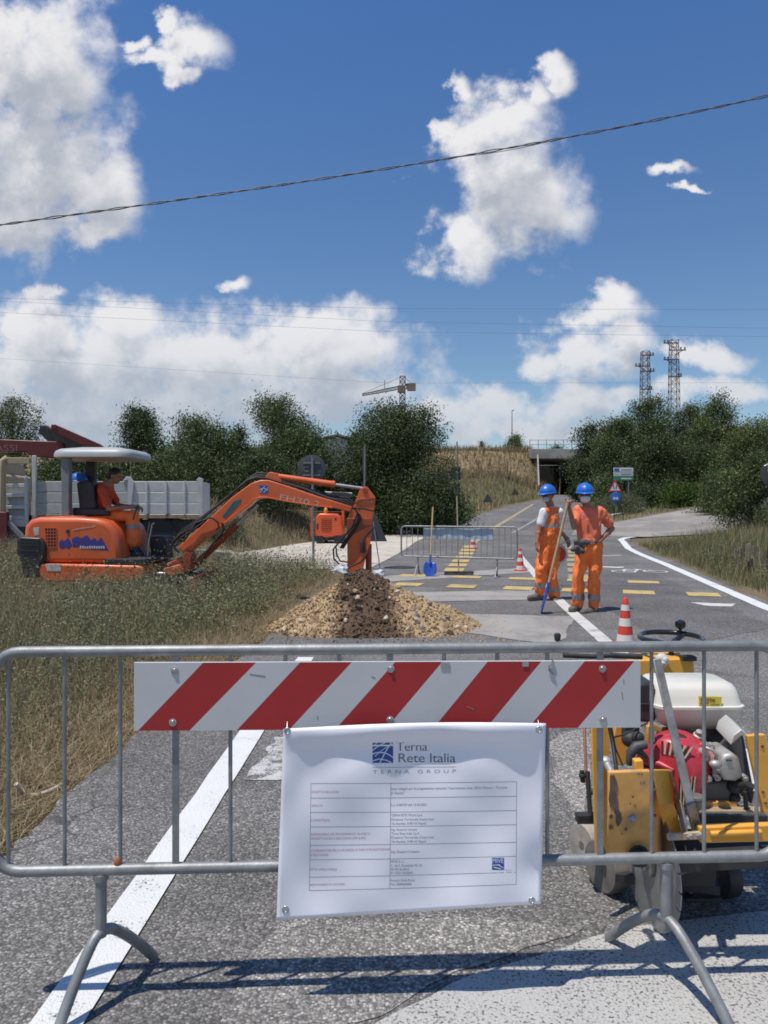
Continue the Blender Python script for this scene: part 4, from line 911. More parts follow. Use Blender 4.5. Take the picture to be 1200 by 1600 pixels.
# diamond blade: segmented disc, edge towards the camera-right, axle along x-ish
def blade():
    c = P_true(1015,1347,2.625); r = .222; ax = Vector((-.99,-.11,.0)).normalized(); u_ = Vector((-ax.y, ax.x, 0)); v_ = Vector((0,0,1)); c.z = r+.005
    mb = MB(); n = 22; prof = []
    for k in range(n):
        a0 = 2*PI*k/n
        for t, rr in ((.04,r),(.35,r),(.65,r),(.93,r),(.945,r-.022),(1.0,r-.022)): a = a0+2*PI/n*t; prof.append(c+(u_*math.cos(a)+v_*math.sin(a))*rr)
    mb.prism([p-ax*.002 for p in prof], ax*.004); return mb, c, ax
mbb, bc, bax = blade(); bo = mbb.build('blade', M('blade_steel', (.34,.34,.335), .4, .6, var=.18, scale=6, dirt=(.5,.46,.42), damt=.33, dscale=4), saw, smooth=0)
mb = MB(); mb.lathe([(.05,.004),(.05,.015),(.03,.018),(.03,.03)], bc, bax, 18); mb.lathe([(.05,-.004),(.05,-.1),(.03,-.2)], bc, bax, 18); mb.build('blade_flange', m_flat, saw, smooth=40)
# wheels
def wheel(c, r, w, ax, mat_t, nm='wheel'):
    ax = Vector(ax).normalized(); mb = MB(); mb.lathe([(r*.62,-w/2),(r*.93,-w/2),(r,-w*.36),(r,w*.36),(r*.93,w/2),(r*.62,w/2)], c, ax, 28)
    o = mb.build(nm, mat_t, saw, smooth=40)
    mb = MB(); mb.lathe([(r*.63,-w*.4),(r*.55,-w*.3),(r*.25,-w*.28),(r*.2,-w*.5),(.0001,-w*.5)], c, -ax, 20); mb.lathe([(r*.63,-w*.4),(r*.55,-w*.3),(r*.25,-w*.28),(r*.2,-w*.5),(.0001,-w*.5)], c, ax, 20); mb.build('rim', M('dusty_rim', (.30,.27,.23), .8, var=.3, scale=20), o, smooth=40)
wl = (-.93,-.36,0)
c = P_true(922,1313,3.05); c.z = .092; wheel(c, .092, .085, wl, m_dust)
c = P_true(950,1382,2.86); c.z = .1; wheel(c, .1, .08, wl, M('dirty_rubber', (.15,.135,.12), .9, var=.4, scale=12, dirt=(.36,.33,.28), damt=.36, dscale=7))
c = P_true(1128,1414,2.82); c.z = .085; wheel(c, .085, .06, (.95,.3,0), m_dark)
mb = MB(); a_ = P_true(1060,1365,2.8); b_ = P_true(1086,1408,2.72); mb.tube([a_, a_.lerp(b_,.5), b_], [.006,.008,.01], 8); mb.build('wand', m_alu, saw, smooth=60)
mb = MB(); mb.prism([P_true(x,y,2.7) for x,y in ((1070,1404),(1130,1404),(1130,1412),(1072,1411))], (0,.1,0)); mb.build('axle_beam', m_dark, saw, bevel=.003)

P = P_true
# ------------------------------------------------------------------ people
def organic(mb, name, mats, parent, voxel=.01, smooth=6, fold=0., ffreq=9., seed=0, loc=None):
    me = mb.mesh('tmp_'+name); ob = bpy.data.objects.new('tmp_'+name, me)
    r = ob.modifiers.new('r', 'REMESH'); r.mode = 'VOXEL'; r.voxel_size = voxel
    s = ob.modifiers.new('s', 'SMOOTH'); s.iterations = smooth; s.factor = .5
    m2 = evaluated(ob); bpy.data.objects.remove(ob); bpy.data.meshes.remove(me)
    off = ROOT[parent.name] if parent is not None else Vector(loc or (0,0,0)); n = len(m2.vertices)
    co = np.empty(n*3); m2.vertices.foreach_get('co', co); co = co.reshape(-1,3)
    if fold:
        no = np.empty(n*3); m2.vertices.foreach_get('normal', no); no = no.reshape(-1,3)
        d = np.array([noise.noise(Vector((x*ffreq+seed, y*ffreq, z*ffreq*.55)))*.6+abs(noise.noise(Vector((x*ffreq*1.6, y*ffreq*1.6+seed, z*ffreq*.9+4))))*.9-.2 for x, y, z in co])
        co = co+no*(np.maximum(d, -.12)*fold)[:, None]
    co = co-np.array(off); m2.vertices.foreach_set('co', co.ravel()); m2.update(); m2.name = name
    return finish(m2, name, mats, parent, loc, smooth=180)
def hand(mb, wrist, tip_dir, palm_n, side, curl=.5, size=1.):
    """palm, four bent fingers and a thumb rooted at the side of the palm"""
    w = Vector(wrist); d = Vector(tip_dir).normalized(); nrm = Vector(palm_n); nrm = (nrm-d*nrm.dot(d)).normalized(); s = d.cross(nrm)*side
    k = size
    for t in (-.028, -.01, .01, .028): mb.cap(w+d*.0*k+s*t*.6*k, w+d*.085*k+s*t*k, .016*k, .0135*k, 8)
    for t, L in ((-.031,.062),(-.0105,.075),(.0105,.08),(.031,.072)):
        a = w+d*.088*k+s*t*k; ang = curl*.6; p = a; dd = d
        for j, f in enumerate((.45,.32,.23)):
            c, sn = math.cos(ang*(j+1)), math.sin(ang*(j+1)); dd = d*c+nrm*sn; q = p+dd*L*f*k*1.05; mb.cap(p, q, (.0095-.001*j)*k, (.0088-.001*j)*k, 8); p = q
    a = w+d*.025*k+s*.03*k; b = a+(d*.55+s*.75+nrm*.35).normalized()*.045*k; c = b+(d*.85+s*.2+nrm*.45).normalized()*.034*k
    mb.cap(a, b, .0135*k, .011*k, 8); mb.cap(b, c, .0105*k, .009*k, 8)
def head(mb, c, face, up=(0,0,1)):
    """skull, jaw, nose, ears; c = centre of the head, face = direction looked at"""
    c = Vector(c); f = Vector(face).normalized(); u = Vector(up); r = f.cross(u).normalized(); u = r.cross(f); R = Matrix((r, f, u)).transposed()
    mb.ellip(c+u*.025-f*.008, (.076,.096,.098), R, 16, 10); mb.ellip(c-u*.045+f*.022, (.06,.07,.07), R, 14, 9); mb.ellip(c-u*.088+f*.05, (.03,.028,.024), R)
    mb.cap(c+u*.012+f*.09, c-u*.02+f*.112, .009, .014); 
    for s in (-1, 1): mb.ellip(c+r*s*.078-u*.012-f*.01, (.012,.02,.03), R); mb.ellip(c+r*s*.03+f*.074+u*.028, (.022,.016,.01), R)
    return R
def face_bits(parent, c, R, skin):
    c = Vector(c); r, f, u = R.col[0], R.col[1], R.col[2]
    for s in (-1,1):
        mb = MB(); mb.ellip(c+r*s*.031+f*.078+u*.012, (.013,.01,.009), R); mb.build('eye', M('eye_dark', (.06,.05,.045), .3), parent, smooth=80)
    mb = MB(); mb.ellip(c-u*.055+f*.088, (.024,.01,.006), R); mb.build('mouth', M('lip', (.24,.08,.07), .5), parent, smooth=80)
m_hat = M('blue_helmet_shell', (.02,.14,.52), .38, var=.08, scale=6, coat=.12, dirt=(.05,.17,.5), damt=.2, dscale=14)
def helmet(c, face, parent=None, up=(0,0,1), name='hard_hat', loc=None, tilt=.0):
    c = Vector(c); f = Vector(face).normalized(); u = Vector(up); r = f.cross(u).normalized(); u = r.cross(f)
    mb = MB(); n, m = 28, 9; vs = []; fs = []
    def pt(a, t, k=1.): return c+r*math.cos(a)*math.cos(t)*.118*k+f*math.sin(a)*math.cos(t)*.14*k+u*(math.sin(t)*.128*k)
    for i in range(m+1):
        t = (PI/2-.02)*i/m
        for j in range(n):
            a = 2*PI*j/n; k = 1+.018*max(0, math.cos(a))**30*(t > .2); ridge = .03*math.exp(-(math.cos(a)/.13)**2)*(1 if t > .15 else 0); vs.append(pt(a, t, 1+ridge))
    fs = [(i*n+j, i*n+(j+1)%n, (i+1)*n+(j+1)%n, (i+1)*n+j) for i in range(m) for j in range(n)]+[tuple(range(m*n,(m+1)*n))]
    mb.add(vs, fs)
    vs = []
    for k, dz in ((1.0,.004),(1.06,-.006),(1.12,-.012)):
        for j in range(n):
            a = 2*PI*j/n; pk = max(0, math.sin(a))**3*(.045 if k > 1.1 else .02 if k > 1.0 else 0); vs.append(c+(r*math.cos(a)*.118+f*math.sin(a)*.14)*(1+(k-1)*.75)+f*pk+u*(dz-pk*.25))
    fs = [(i*n+j, i*n+(j+1)%n, (i+1)*n+(j+1)%n, (i+1)*n+j) for i in range(2) for j in range(n)]; mb.add(vs, fs)
    o = mb.build(name, m_hat, parent, loc=loc, smooth=50); s = o.modifiers.new('t', 'SOLIDIFY'); s.thickness = .004; return o
m_hv = M('hi_vis_orange', (.97,.22,.05), .8, var=.12, scale=6, bump=.15, bscale=120, dirt=(.60,.15,.06), damt=.2, dscale=5)
m_tee = M('orange_cotton', (.78,.18,.09), .88, var=.12, scale=9, bump=.2, bscale=150)
m_teew = M('white_cotton', (.74,.73,.72), .88, var=.05, scale=9, bump=.2, bscale=150)
m_refl = M('reflective_tape', (.33,.31,.29), .45, .3, var=.2, scale=20)
m_skin = M('tanned_skin', (.34,.155,.09), .5, var=.1, scale=14)
m_boot = M('dusty_boot', (.13,.11,.09), .8, var=.3, scale=20, dirt=(.3,.26,.2), damt=.45, dscale=14)
m_hair = M('dark_hair', (.018,.014,.012), .6, var=.3, scale=60)
m_glass = M('dark_lens', (.01,.01,.012), .1, coat=.6, var=.1)
m_mask = M('white_mask', (.72,.71,.69), .8, var=.05, scale=10, bump=.1, bscale=60)
def band(src, name, mat, parent, p0, p1, r, up=.004, cond=None):
    """a strip of tape: the faces of a garment between two planes along p0->p1, lifted a little"""
    d = (Vector(p1)-Vector(p0)); L = d.length; d.normalize(); off = ROOT[parent.name]; me = src.data; mid = (Vector(p0)+Vector(p1))/2
    keep = []
    for p in me.polygons:
        c = Vector(p.center)+off; t = (c-Vector(p0)).dot(d)
        if 0 <= t <= L and ((c-Vector(p0))-d*t).length < r and (cond is None or cond(c, p.normal)): keep.append(p)
    mb = MB(); mp = {}
    for p in keep:
        f = []
        for i in p.vertices:
            if i not in mp: mp[i] = len(mb.v); mb.v.append(me.vertices[i].co+off+me.vertices[i].normal*up)
            f.append(mp[i])
        mb.f.append(tuple(f)); mb.m.append(0)
    return mb.build(name, mat, parent, smooth=180, fix=False) if keep else None
def boot(mb, ankle, toe, r=.05):
    a, t = Vector(ankle), Vector(toe); d = Vector((t.x-a.x, t.y-a.y, 0)).normalized()
    mb.cap(a, a-Vector((0,0,.03)), .052, .052); mb.cap(Vector((a.x,a.y,t.z))-d*.045, Vector((t.x,t.y,t.z)), .043, .046); mb.cap(a-Vector((0,0,.02))+d*.02, t-d*.02, .045, .036)
    mb.box(Vector(((a.x+t.x)/2, (a.y+t.y)/2, t.z-.035))-d*.01, (.085, (t-a).length*.95+.06, .022), Matrix((Vector((d.y,-d.x,0)), d, Vector((0,0,1)))).transposed())

def worker_in_tshirt():
    Y = 10.15; Q = lambda x, y, dy=0.: P(x, y, Y+dy)
    base = Vector((Q(917,950).x, Y, 0)); t_face = Vector((-.18,-1,-.02))
    mb = MB()
    hc = Q(914,775,-.02); R = head(mb, hc, t_face)
    neck, chest, waist, pelv = Q(919,794), Q(920,806), Q(921,842), Q(921,855)
    mb.cap(neck, hc-Vector((0,-.02,.05)), .06, .055)
    shR, shL = Q(903,798), Q(936,798); elR, haR = Q(897,823,-.13), Q(889,793,-.2); elL, haL = Q(956,826,.06), Q(935,847,-.09)
    mb.loft([(pelv,.15,.11),(waist,.145,.105),(Q(920,822),.155,.115),(chest,.165,.115),(Q(919,797),.12,.085),(Q(919,792),.06,.06)])
    for s, e, h in ((shR,elR,haR),(shL,elL,haL)): mb.cap(s, e, .052, .042); mb.cap(e, h, .042, .028); mb.ellip(e.lerp(h,.25), (.043,.043,.05))
    hand(mb, haR, Vector((-.25,-.3,.95)), Vector((.6,-.75,0)), 1, 1.7)
    hand(mb, haL, Vector((-.85,-.45,.05)), Vector((-.3,.9,-.1)), 1, .3)
    hpR, hpL = Q(912,860), Q(930,860); knR, knL = Q(903.5,900,-.03), Q(928.5,899,-.05); anR, anL = Q(903,942,.02), Q(928,944,-.02)
    for h, k, a in ((hpR,knR,anR),(hpL,knL,anL)): mb.cap(h, k, .085, .06); mb.cap(k, a, .058, .042)
    ob = organic(mb, 'person', m_skin, None, .0075, 4, loc=base); tag(ob, 'worker in orange t-shirt, blue helmet and white mask holding the upright shovel', 'person')
    mb = MB(); mb.loft([(Q(921,850),.155,.125),(Q(920.5,842),.165,.132),(Q(920,825),.17,.13),(Q(920,808),.185,.13),(Q(919,799),.17,.11),(Q(919,792),.085,.075)])
    for s, e in ((shR,elR),(shL,elL)): mb.cap(s, s.lerp(e,.72), .072, .07)
    mb.ellip(Q(919,845,-.02), (.16,.13,.05))
    sh = organic(mb, 't_shirt', m_tee, ob, .011, 4, .03, 9, 3)
    mb = MB(); mb.tube(arcpts(Q(914,806,-.155), .02, 0, 2*PI, 13, (1,0,0), (0,0,1))[:-1], .006, 5, closed=True); mb.build('chest_logo', M('faded_blue_print', (.20,.16,.45), .8), sh, smooth=60)
    mb = MB(); mb.loft([(Q(921,846),.16,.125),(Q(921,856),.17,.13),(Q(921,866),.165,.125)])
    for h, k, a, e in ((hpR,knR,anR,(903,949)),(hpL,knL,anL,(928,950))): mb.cap(h, k, .098, .078); mb.cap(k, a, .08, .078); mb.cap(a, a-Vector((0,0,.02)), .078, .07)
    tr = organic(mb, 'trousers', m_hv, ob, .011, 3, .045, 9.5, 9)
    for k, a in ((knR,anR),(knL,anL)):
        d = (a-k).normalized(); band(tr, 'reflective_band', m_refl, ob, a-d*.14, a-d*.055, .16)
    mb = MB(); mb.tube([Q(908,848,-.13),Q(921,850,-.14),Q(934,847,-.12)], .012, 6); mb.build('belt', m_plblack, ob)
    mb = MB(); boot(mb, Q(903,947,.02), Q(893,952,-.13)); boot(mb, Q(928,949,-.02), Q(911,957,-.2)); bo_ = organic(mb, 'boots', m_boot, ob, .01, 3)
    u = R.col[2]; f = R.col[1]; r = R.col[0]
    helmet(hc+u*.055, t_face, ob)
    mb = MB(); mb.ellip(hc+u*.022-f*.03, (.083,.075,.07), R); mb.build('hair', m_hair, ob, smooth=80)
    mb = MB()
    for s in (-1,1): mb.ellip(hc+r*s*.034+f*.084+u*.02, (.034,.02,.022), R)
    mb.tube([hc-r*.08-f*.01+u*.02, hc-r*.068+f*.06+u*.022, hc+f*.104+u*.026, hc+r*.068+f*.06+u*.022, hc+r*.08-f*.01+u*.02], .005, 6); mb.build('sunglasses', m_glass, ob, smooth=70)
    mb = MB(); mb.ellip(hc-u*.038+f*.06, (.066,.062,.056), R); mb.ellip(hc-u*.02+f*.1, (.02,.025,.02), R); o = mb.build('face_mask', m_mask, ob, smooth=80)
    mb = MB()
    for s in (-1,1): mb.tube([hc+r*s*.06+f*.06-u*.03, hc+r*s*.08+f*.01-u*.01, hc+r*s*.083-f*.02+u*.0], .0035, 5)
    mb.build('mask_strap', m_mask, o, smooth=60)
    # bunched gloves at the waist
    mb = MB(); c = Q(907,853,-.2); rr = random.Random(5)
    for i in range(11):
        a = rr.uniform(0, 2*PI); p = c+Vector((rr.uniform(-.055,.06), rr.uniform(-.03,.03), rr.uniform(-.06,.06))); mb.cap(p, p+Vector((math.cos(a)*.05, rr.uniform(-.02,.01), math.sin(a)*.05)), .044, .036, 8)
    g = organic(mb, 'work_gloves', M('dark_glove', (.075,.07,.065), .7, var=.6, scale=28, dirt=(.42,.40,.37), damt=.36, dscale=26), None, .008, 2, .012, 30, loc=c); tag(g, 'bunched dark work gloves hung at the waist of the t-shirt worker', 'gloves')
    return ob, haR
w2, grip = worker_in_tshirt()
gp = grip+Vector((-.03,-.05,.06)); bt = Vector((P(846,951,9.95).x, 9.95, .0))
shovel(gp+(gp-bt).normalized()*.06, bt, (-.95,.15,.3), 'shovel with blue blade held upright by the t-shirt worker', blade_l=.30, blade_w=.24)

def worker_in_vest():
    Y = 11.35; Q = lambda x, y, dy=0.: P(x, y, Y+dy)
    base = Vector((Q(856,940).x, Y, 0)); fdir = Vector((-.72,-.68,-.08))
    mb = MB(); hc = Q(856,775,-.03); R = head(mb, hc, fdir)
    neck = Q(861,793); mb.cap(neck, hc-Vector((-.01,-.02,.05)), .062, .057)
    shR, shL = Q(874,800,-.02), Q(850,800,-.12); elR, haR = Q(869,826,.12), Q(883,838,.16); elL, haL = Q(842,828,-.14), Q(839,848,-.2)
    mb.loft([(Q(857,856),.15,.12),(Q(856,842),.155,.14),(Q(855,830),.16,.15),(Q(858,815),.155,.125),(Q(861,803),.15,.11),(Q(861,796),.1,.08),(Q(861,792),.06,.06)])
    for s, e, h in ((shR,elR,haR),(shL,elL,haL)): mb.cap(s, e, .056, .046); mb.cap(e, h, .046, .03); mb.ellip(e.lerp(h,.25), (.047,.047,.05))
    hand(mb, haR, Vector((.5,.1,-.85)), Vector((-.5,.7,-.2)), 1, .6); hand(mb, haL, Vector((-.05,-.2,-1)), Vector((.8,.2,0)), -1, .7)
    hpR, hpL = Q(865,862,.0), Q(850,862,-.06); knR, knL = Q(861,892,-.02), Q(846,890,-.12); anR, anL = Q(866.5,928,.06), Q(843,922,-.06)
    for h, k, a in ((hpR,knR,anR),(hpL,knL,anL)): mb.cap(h, k, .085, .062); mb.cap(k, a, .06, .044)
    ob = organic(mb, 'person', m_skin, None, .008, 4, loc=base); tag(ob, 'worker in orange overalls over a white t-shirt looking down to the left', 'person')
    mb = MB(); mb.loft([(Q(859,835),.14,.12),(Q(861,806),.16,.115),(Q(861,798),.12,.09),(Q(861,791),.065,.065)])
    for s, e in ((shR,elR),(shL,elL)): mb.cap(s, s.lerp(e,.62), .07, .071)
    organic(mb, 't_shirt', m_teew, ob, .011, 5, .016, 8, 1)
    mb = MB(); mb.loft([(Q(857,858),.165,.135),(Q(856,846),.168,.155),(Q(855,834),.172,.168),(Q(856.5,822),.168,.155),(Q(859,808),.155,.135)])
    for h, k, a in ((hpR,knR,anR),(hpL,knL,anL)): mb.cap(h, k, .104, .088); mb.cap(k, a, .088, .082); mb.cap(a, a-Vector((0,0,.02)), .082, .075)
    mb.ellip(Q(869,880,-.06), (.05,.05,.08))
    tr = organic(mb, 'overalls', m_hv, ob, .011, 3, .042, 9.5, 21)
    for k, a in ((knR,anR),(knL,anL)): d = (a-k).normalized(); band(tr, 'reflective_band', m_refl, ob, a-d*.13, a-d*.055, .15)
    mb = MB(); mb.loft([(Q(856.5,828),.176,.17),(Q(857.5,816),.172,.155),(Q(860,804),.158,.13),(Q(861,797),.135,.095),(Q(861,793),.10,.08)])
    mb.cap(shL, shL+Vector((.03,.0,.012)), .068, .066); mb.cap(shR+Vector((-.05,0,.01)), shR+Vector((-.09,0,.015)), .066, .06)
    ve = organic(mb, 'vest', m_hv, ob, .011, 4, .016, 8, 31); band(ve, 'reflective_band', m_refl, ob, Q(857,824), Q(857,819), .3)
    q = Q(866,806,-.11); mb = MB(); mb.tube([Q(865,818,-.165),Q(867,808,-.14),Q(870,799,-.09)], [.008,.009,.008], 6); mb.build('reflective_strip', M('grey_strap', (.22,.19,.18), .7), ob, smooth=60)
    mb = MB(); boot(mb, Q(866.5,931,.06), Q(868,940,-.12)); boot(mb, Q(843,927,-.06), Q(828,934,-.16)); organic(mb, 'boots', m_boot, ob, .01, 3)
    u, f, r = R.col[2], R.col[1], R.col[0]
    helmet(hc+u*.055, fdir, ob)
    mb = MB(); mb.ellip(hc+u*.015-f*.03, (.082,.074,.07), R); mb.build('hair', m_hair, ob, smooth=80)
    mb = MB()
    for s in (-1,1): mb.ellip(hc+r*s*.034+f*.086+u*.018, (.036,.02,.026), R)
    mb.tube([hc-r*.082-f*.01+u*.02, hc-r*.07+f*.06+u*.022, hc+f*.106+u*.026, hc+r*.07+f*.06+u*.022, hc+r*.082-f*.01+u*.02], .0055, 6); mb.build('sunglasses', m_glass, ob, smooth=70)
    mb = MB(); mb.ellip(hc-u*.042+f*.06, (.062,.06,.05), R); mb.build('face_mask', M('pale_blue_mask', (.5,.5,.56), .8, var=.05), ob, smooth=80)
    mb = MB(); hand(mb, haR+Vector((.002,0,-.004)), Vector((.5,.1,-.85)), Vector((-.5,.7,-.2)), 1, .6, 1.22); organic(mb, 'glove', M('tan_glove', (.16,.13,.1), .8, var=.4, scale=30), ob, .006, 2)
    # stop paddle held behind the back
    pc = Q(874,866,.22); t = empty('stop_paddle', (pc.x, pc.y, pc.z-.15), 'round red and white hand paddle behind the overalls worker', 'paddle')
    mb = MB(); mb.lathe([(.0,-.006),(.15,-.006),(.15,.006),(.0,.006)], pc, (.25,-1,0), 28); mb.build('white_disc', m_cone_w, t, smooth=30)
    mb = MB(); mb.lathe([(.0,-.008),(.112,-.008),(.112,.008),(.0,.008)], pc, (.25,-1,0), 28); mb.build('red_disc', m_cone_o, t, smooth=30)
    mb = MB(); mb.tube([pc+Vector((0,0,.14)), haR+Vector((.02,-.02,-.07))], .013, 8); mb.build('handle', m_teew, t, smooth=50)
worker_in_vest()
# ------------------------------------------------------------------ spoil heap
MC0 = Vector((-.15, 9.35))
def heap_h(x, y):
    def cone_(cx, cy, r, h, sx=1., sy=1.): 
        d = np.hypot((x-cx)/sx, (y-cy)/sy); return h*np.clip(1-d/r, 0, None)**.92
    h = np.maximum.reduce([cone_(-.25,9.3,1.0,.68,1.05,1.2), cone_(.22,9.05,.82,.44,1.2,1.1), cone_(-.62,8.85,.72,.30,1.1,1.0), cone_(.52,8.62,.42,.17,1.2,.9)])
    return h
gx_ = np.linspace(-2.0, 1.6, 150); gy_ = np.linspace(7.75, 10.9, 120); Xh, Yh = np.meshgrid(gx_, gy_)
Hh = heap_h(Xh, Yh)
nz = np.array([noise.noise(Vector((x*3,y*3,0)))*.5+noise.noise(Vector((x*9,y*9,1)))*.32+abs(noise.noise(Vector((x*22,y*22,2))))*.3 for x, y in zip(Xh.ravel(), Yh.ravel())]).reshape(Xh.shape)
Zh = Hh + np.where(Hh > .0, nz*.10*np.minimum(1, Hh*6+.15), -.05)-.01
def heap_z(x, y): 
    i = int(np.clip(np.searchsorted(gx_, x), 0, 149)); j = int(np.clip(np.searchsorted(gy_, y), 0, 119)); return float(Zh[j, i])
def soil_mat():
    m = bpy.data.materials.new('spoil_soil'); m.use_nodes = True; nt = m.node_tree; N = nt.nodes; L = nt.links; b = N['Principled BSDF']; b.inputs['Roughness'].default_value = .95
    ge = N.new('ShaderNodeNewGeometry')
    at = N.new('ShaderNodeAttribute'); at.attribute_name = 'tint'
    nz = N.new('ShaderNodeTexNoise'); nz.inputs['Scale'].default_value = 30; nz.inputs['Detail'].default_value = 8; nz.inputs['Roughness'].default_value = .75; L.new(ge.outputs['Position'], nz.inputs['Vector'])
    cr = N.new('ShaderNodeMixRGB'); cr.inputs[1].default_value = (.30,.195,.10,1); cr.inputs[2].default_value = (.56,.41,.245,1)
    r = N.new('ShaderNodeMapRange'); r.inputs['From Min'].default_value = .3; r.inputs['From Max'].default_value = .7; L.new(nz.outputs['Fac'], r.inputs['Value']); L.new(r.outputs[0], cr.inputs[0])
    dk = N.new('ShaderNodeMixRGB'); dk.inputs[1].default_value = (.045,.026,.015,1); dk.inputs[2].default_value = (.16,.10,.06,1); L.new(r.outputs[0], dk.inputs[0])
    mx = N.new('ShaderNodeMixRGB'); L.new(at.outputs['Fac'], mx.inputs[0]); L.new(dk.outputs[0], mx.inputs[1]); L.new(cr.outputs[0], mx.inputs[2])
    L.new(mx.outputs[0], b.inputs['Base Color'])
    bp = N.new('ShaderNodeBump'); bp.inputs['Strength'].default_value = .8; bp.inputs['Distance'].default_value = .02; L.new(nz.outputs['Fac'], bp.inputs['Height']); L.new(bp.outputs[0], b.inputs['Normal'])
    return m
m_soil = soil_mat()
def dry(x, y):        # 0: freshly dug damp dark soil, 1: dry tan spoil
    n_ = .16*noise.noise(Vector((x*4, y*4, 7)))+.08*noise.noise(Vector((x*11, y*11, 7)))
    px = 600+x/y*F; py = HOR+(EYE-.3)/y*F
    t = (x-(-.28)-.10*(9.4-y))/.36; s = min(1, max(0, (abs(t)-.75+n_*2.2)/.35)); 
    low = min(1, max(0, (8.35+n_*1.5-y)/.25)) if x < .35 else 0
    return max(0, min(1, s-low*.75))
idx = np.arange(Xh.size).reshape(Xh.shape); Qh = np.stack([idx[:-1,:-1], idx[:-1,1:], idx[1:,1:], idx[1:,:-1]], -1).reshape(-1,4)
Vh = np.stack([Xh, Yh, Zh], -1).reshape(-1,3); cen = Vh[Qh].mean(1); keep = heap_h(cen[:,0], cen[:,1]) > -.5
tint = np.array([dry(a, b) for a, b, c in cen])
hl = Vector((-.1, 9.3, 0)); heap = finish(np_mesh('dirt_mound', Vh-np.array(hl), Qh, tint), 'dirt_mound', m_soil, loc=hl, smooth=180)
tag(heap, 'mound of tan and dark brown spoil under the digger arm', 'dirt mound')
def rock_mesh(name, seed, n=1):
    bm = bmesh.new(); bmesh.ops.create_icosphere(bm, subdivisions=n, radius=1); r = random.Random(seed)
    s = Vector((r.uniform(.8,1.2), r.uniform(.65,1), r.uniform(.5,.8)))
    for v in bm.verts: v.co = Vector((v.co.x*s.x, v.co.y*s.y, v.co.z*s.z))*(1+.38*noise.noise(v.co*1.3+Vector((seed*3.1,0,0))))
    me = bpy.data.meshes.new(name); bm.to_mesh(me); bm.free(); return me
m_st = [M('limestone', (.56,.45,.32), .9, var=.2, scale=2, bump=.3, bscale=8), M('tan_clod', (.46,.32,.18), .95, var=.25, scale=2, bump=.3, bscale=8), M('dark_clod', (.10,.064,.042), .95, var=.3, scale=2, bump=.3, bscale=8), M('grey_clod', (.28,.24,.20), .95, var=.25, scale=2)]
rocks = []
for k in range(12):
    me = rock_mesh('stone', k, 1); me.materials.append(m_st[k % 4]); me.polygons.foreach_set('use_smooth', np.ones(len(me.polygons), bool)); me.set_sharp_from_angle(angle=.6); rocks.append(me)
rs = random.Random(11)
def stone(x, y, s, kind, z=None):
    o = bpy.data.objects.new('stone', rocks[rs.choice([kind, kind+4, kind+8])]); C.objects.link(o); o.parent = heap
    o.location = Vector((x, y, (heap_z(x, y) if z is None else z)+s*.2))-hl; o.scale = (s, s, s); o.rotation_euler = (rs.uniform(0,6), rs.uniform(0,6), rs.uniform(0,6))
cnt = 0
while cnt < 170:
    x, y = rs.uniform(-1.75, 1.35), rs.uniform(7.95, 9.5)
    if heap_h(np.array(x), np.array(y)) < .01: continue
    d = dry(x, y); s = rs.choice([.014,.017,.02,.024,.03,.036,.05]); kind = (rs.choice([0,1,1,1,3]) if d > .5 else rs.choice([2,2,2,1,0]))
    stone(x, y, s, kind); cnt += 1
for px, py, s, k in ((472,973,.05,0),(648,937,.07,3),(640,931,.045,3),(655,940,.05,1),(728,985,.05,1),(716,988,.06,0),(703,990,.055,1),(698,980,.05,1),(690,990,.04,0),(444,985,.04,0),(462,990,.045,0),(424,998,.035,3),(540,972,.04,0),(735,997,.03,3),(672,955,.05,2),(680,960,.04,2)):
    g = G(px, py); z0 = heap_z(g.x, g.y)
    yy = g.y if z0 < .05 else None
    if yy is None:      # find where the view meets the heap
        yy = 7.8
        while yy < 11 and EYE-(py-HOR)/F*yy > heap_z((px-600)/F*yy, yy): yy += .02
    stone((px-600)/F*yy, yy, s, k, max(heap_z((px-600)/F*yy, yy), 0))
# the rest of the rubble as one mesh
def rubble():
    V = []; Fc = []; T = []; bm = bmesh.new(); bmesh.ops.create_icosphere(bm, subdivisions=1, radius=1); bv = np.array([v.co[:] for v in bm.verts]); bf = np.array([[v.index for v in f.verts] for f in bm.faces]); bm.free(); b = 0; k = 0
    while k < 7500:
        x, y = rs.uniform(-1.95, 1.55), rs.uniform(7.8, 9.9); h = float(heap_h(np.array(x), np.array(y)))
        if h < .005 and rs.random() > .14: continue
        s = abs(rs.gauss(0,.0085))+.004; z = heap_z(x, y) if h > 0 else 0
        R = np.array(Euler((rs.uniform(0,6),rs.uniform(0,6),rs.uniform(0,6))).to_matrix()); jit = 1+.25*np.array([rs.uniform(-1,1) for _ in range(len(bv))])[:,None]
        v = (bv*jit*np.array([1,.8,.65])*s)@R.T+np.array([x,y,max(z,0)+s*.25])
        V.append(v-np.array(hl)); Fc.append(bf+b); b += len(bv); T.append(np.full(len(bf), min(1, max(0, dry(x,y)*rs.uniform(.5,1.3)+rs.uniform(-.05,.12))))); k += 1
    o = finish(np_mesh('rubble', np.concatenate(V), np.concatenate(Fc), np.concatenate(T)), 'rubble', m_soil, heap, smooth=0); tag(o, kind='stuff')
rubble()
def crumple(name, c, r, label, mat):
    bm = bmesh.new(); bmesh.ops.create_icosphere(bm, subdivisions=3, radius=1)
    for v in bm.verts: v.co = v.co*(1+.5*noise.noise(v.co*1.8+Vector((c.x*7,0,0)))+.25*abs(noise.noise(v.co*5))); v.co = Vector((v.co.x*r, v.co.y*r*.8, max(v.co.z*r*.7, -r*.3)))
    me = bpy.data.meshes.new(name); bm.to_mesh(me); bm.free(); tag(finish(me, name, mat, loc=c, smooth=40), label, 'bag', 'white bags behind the mound')
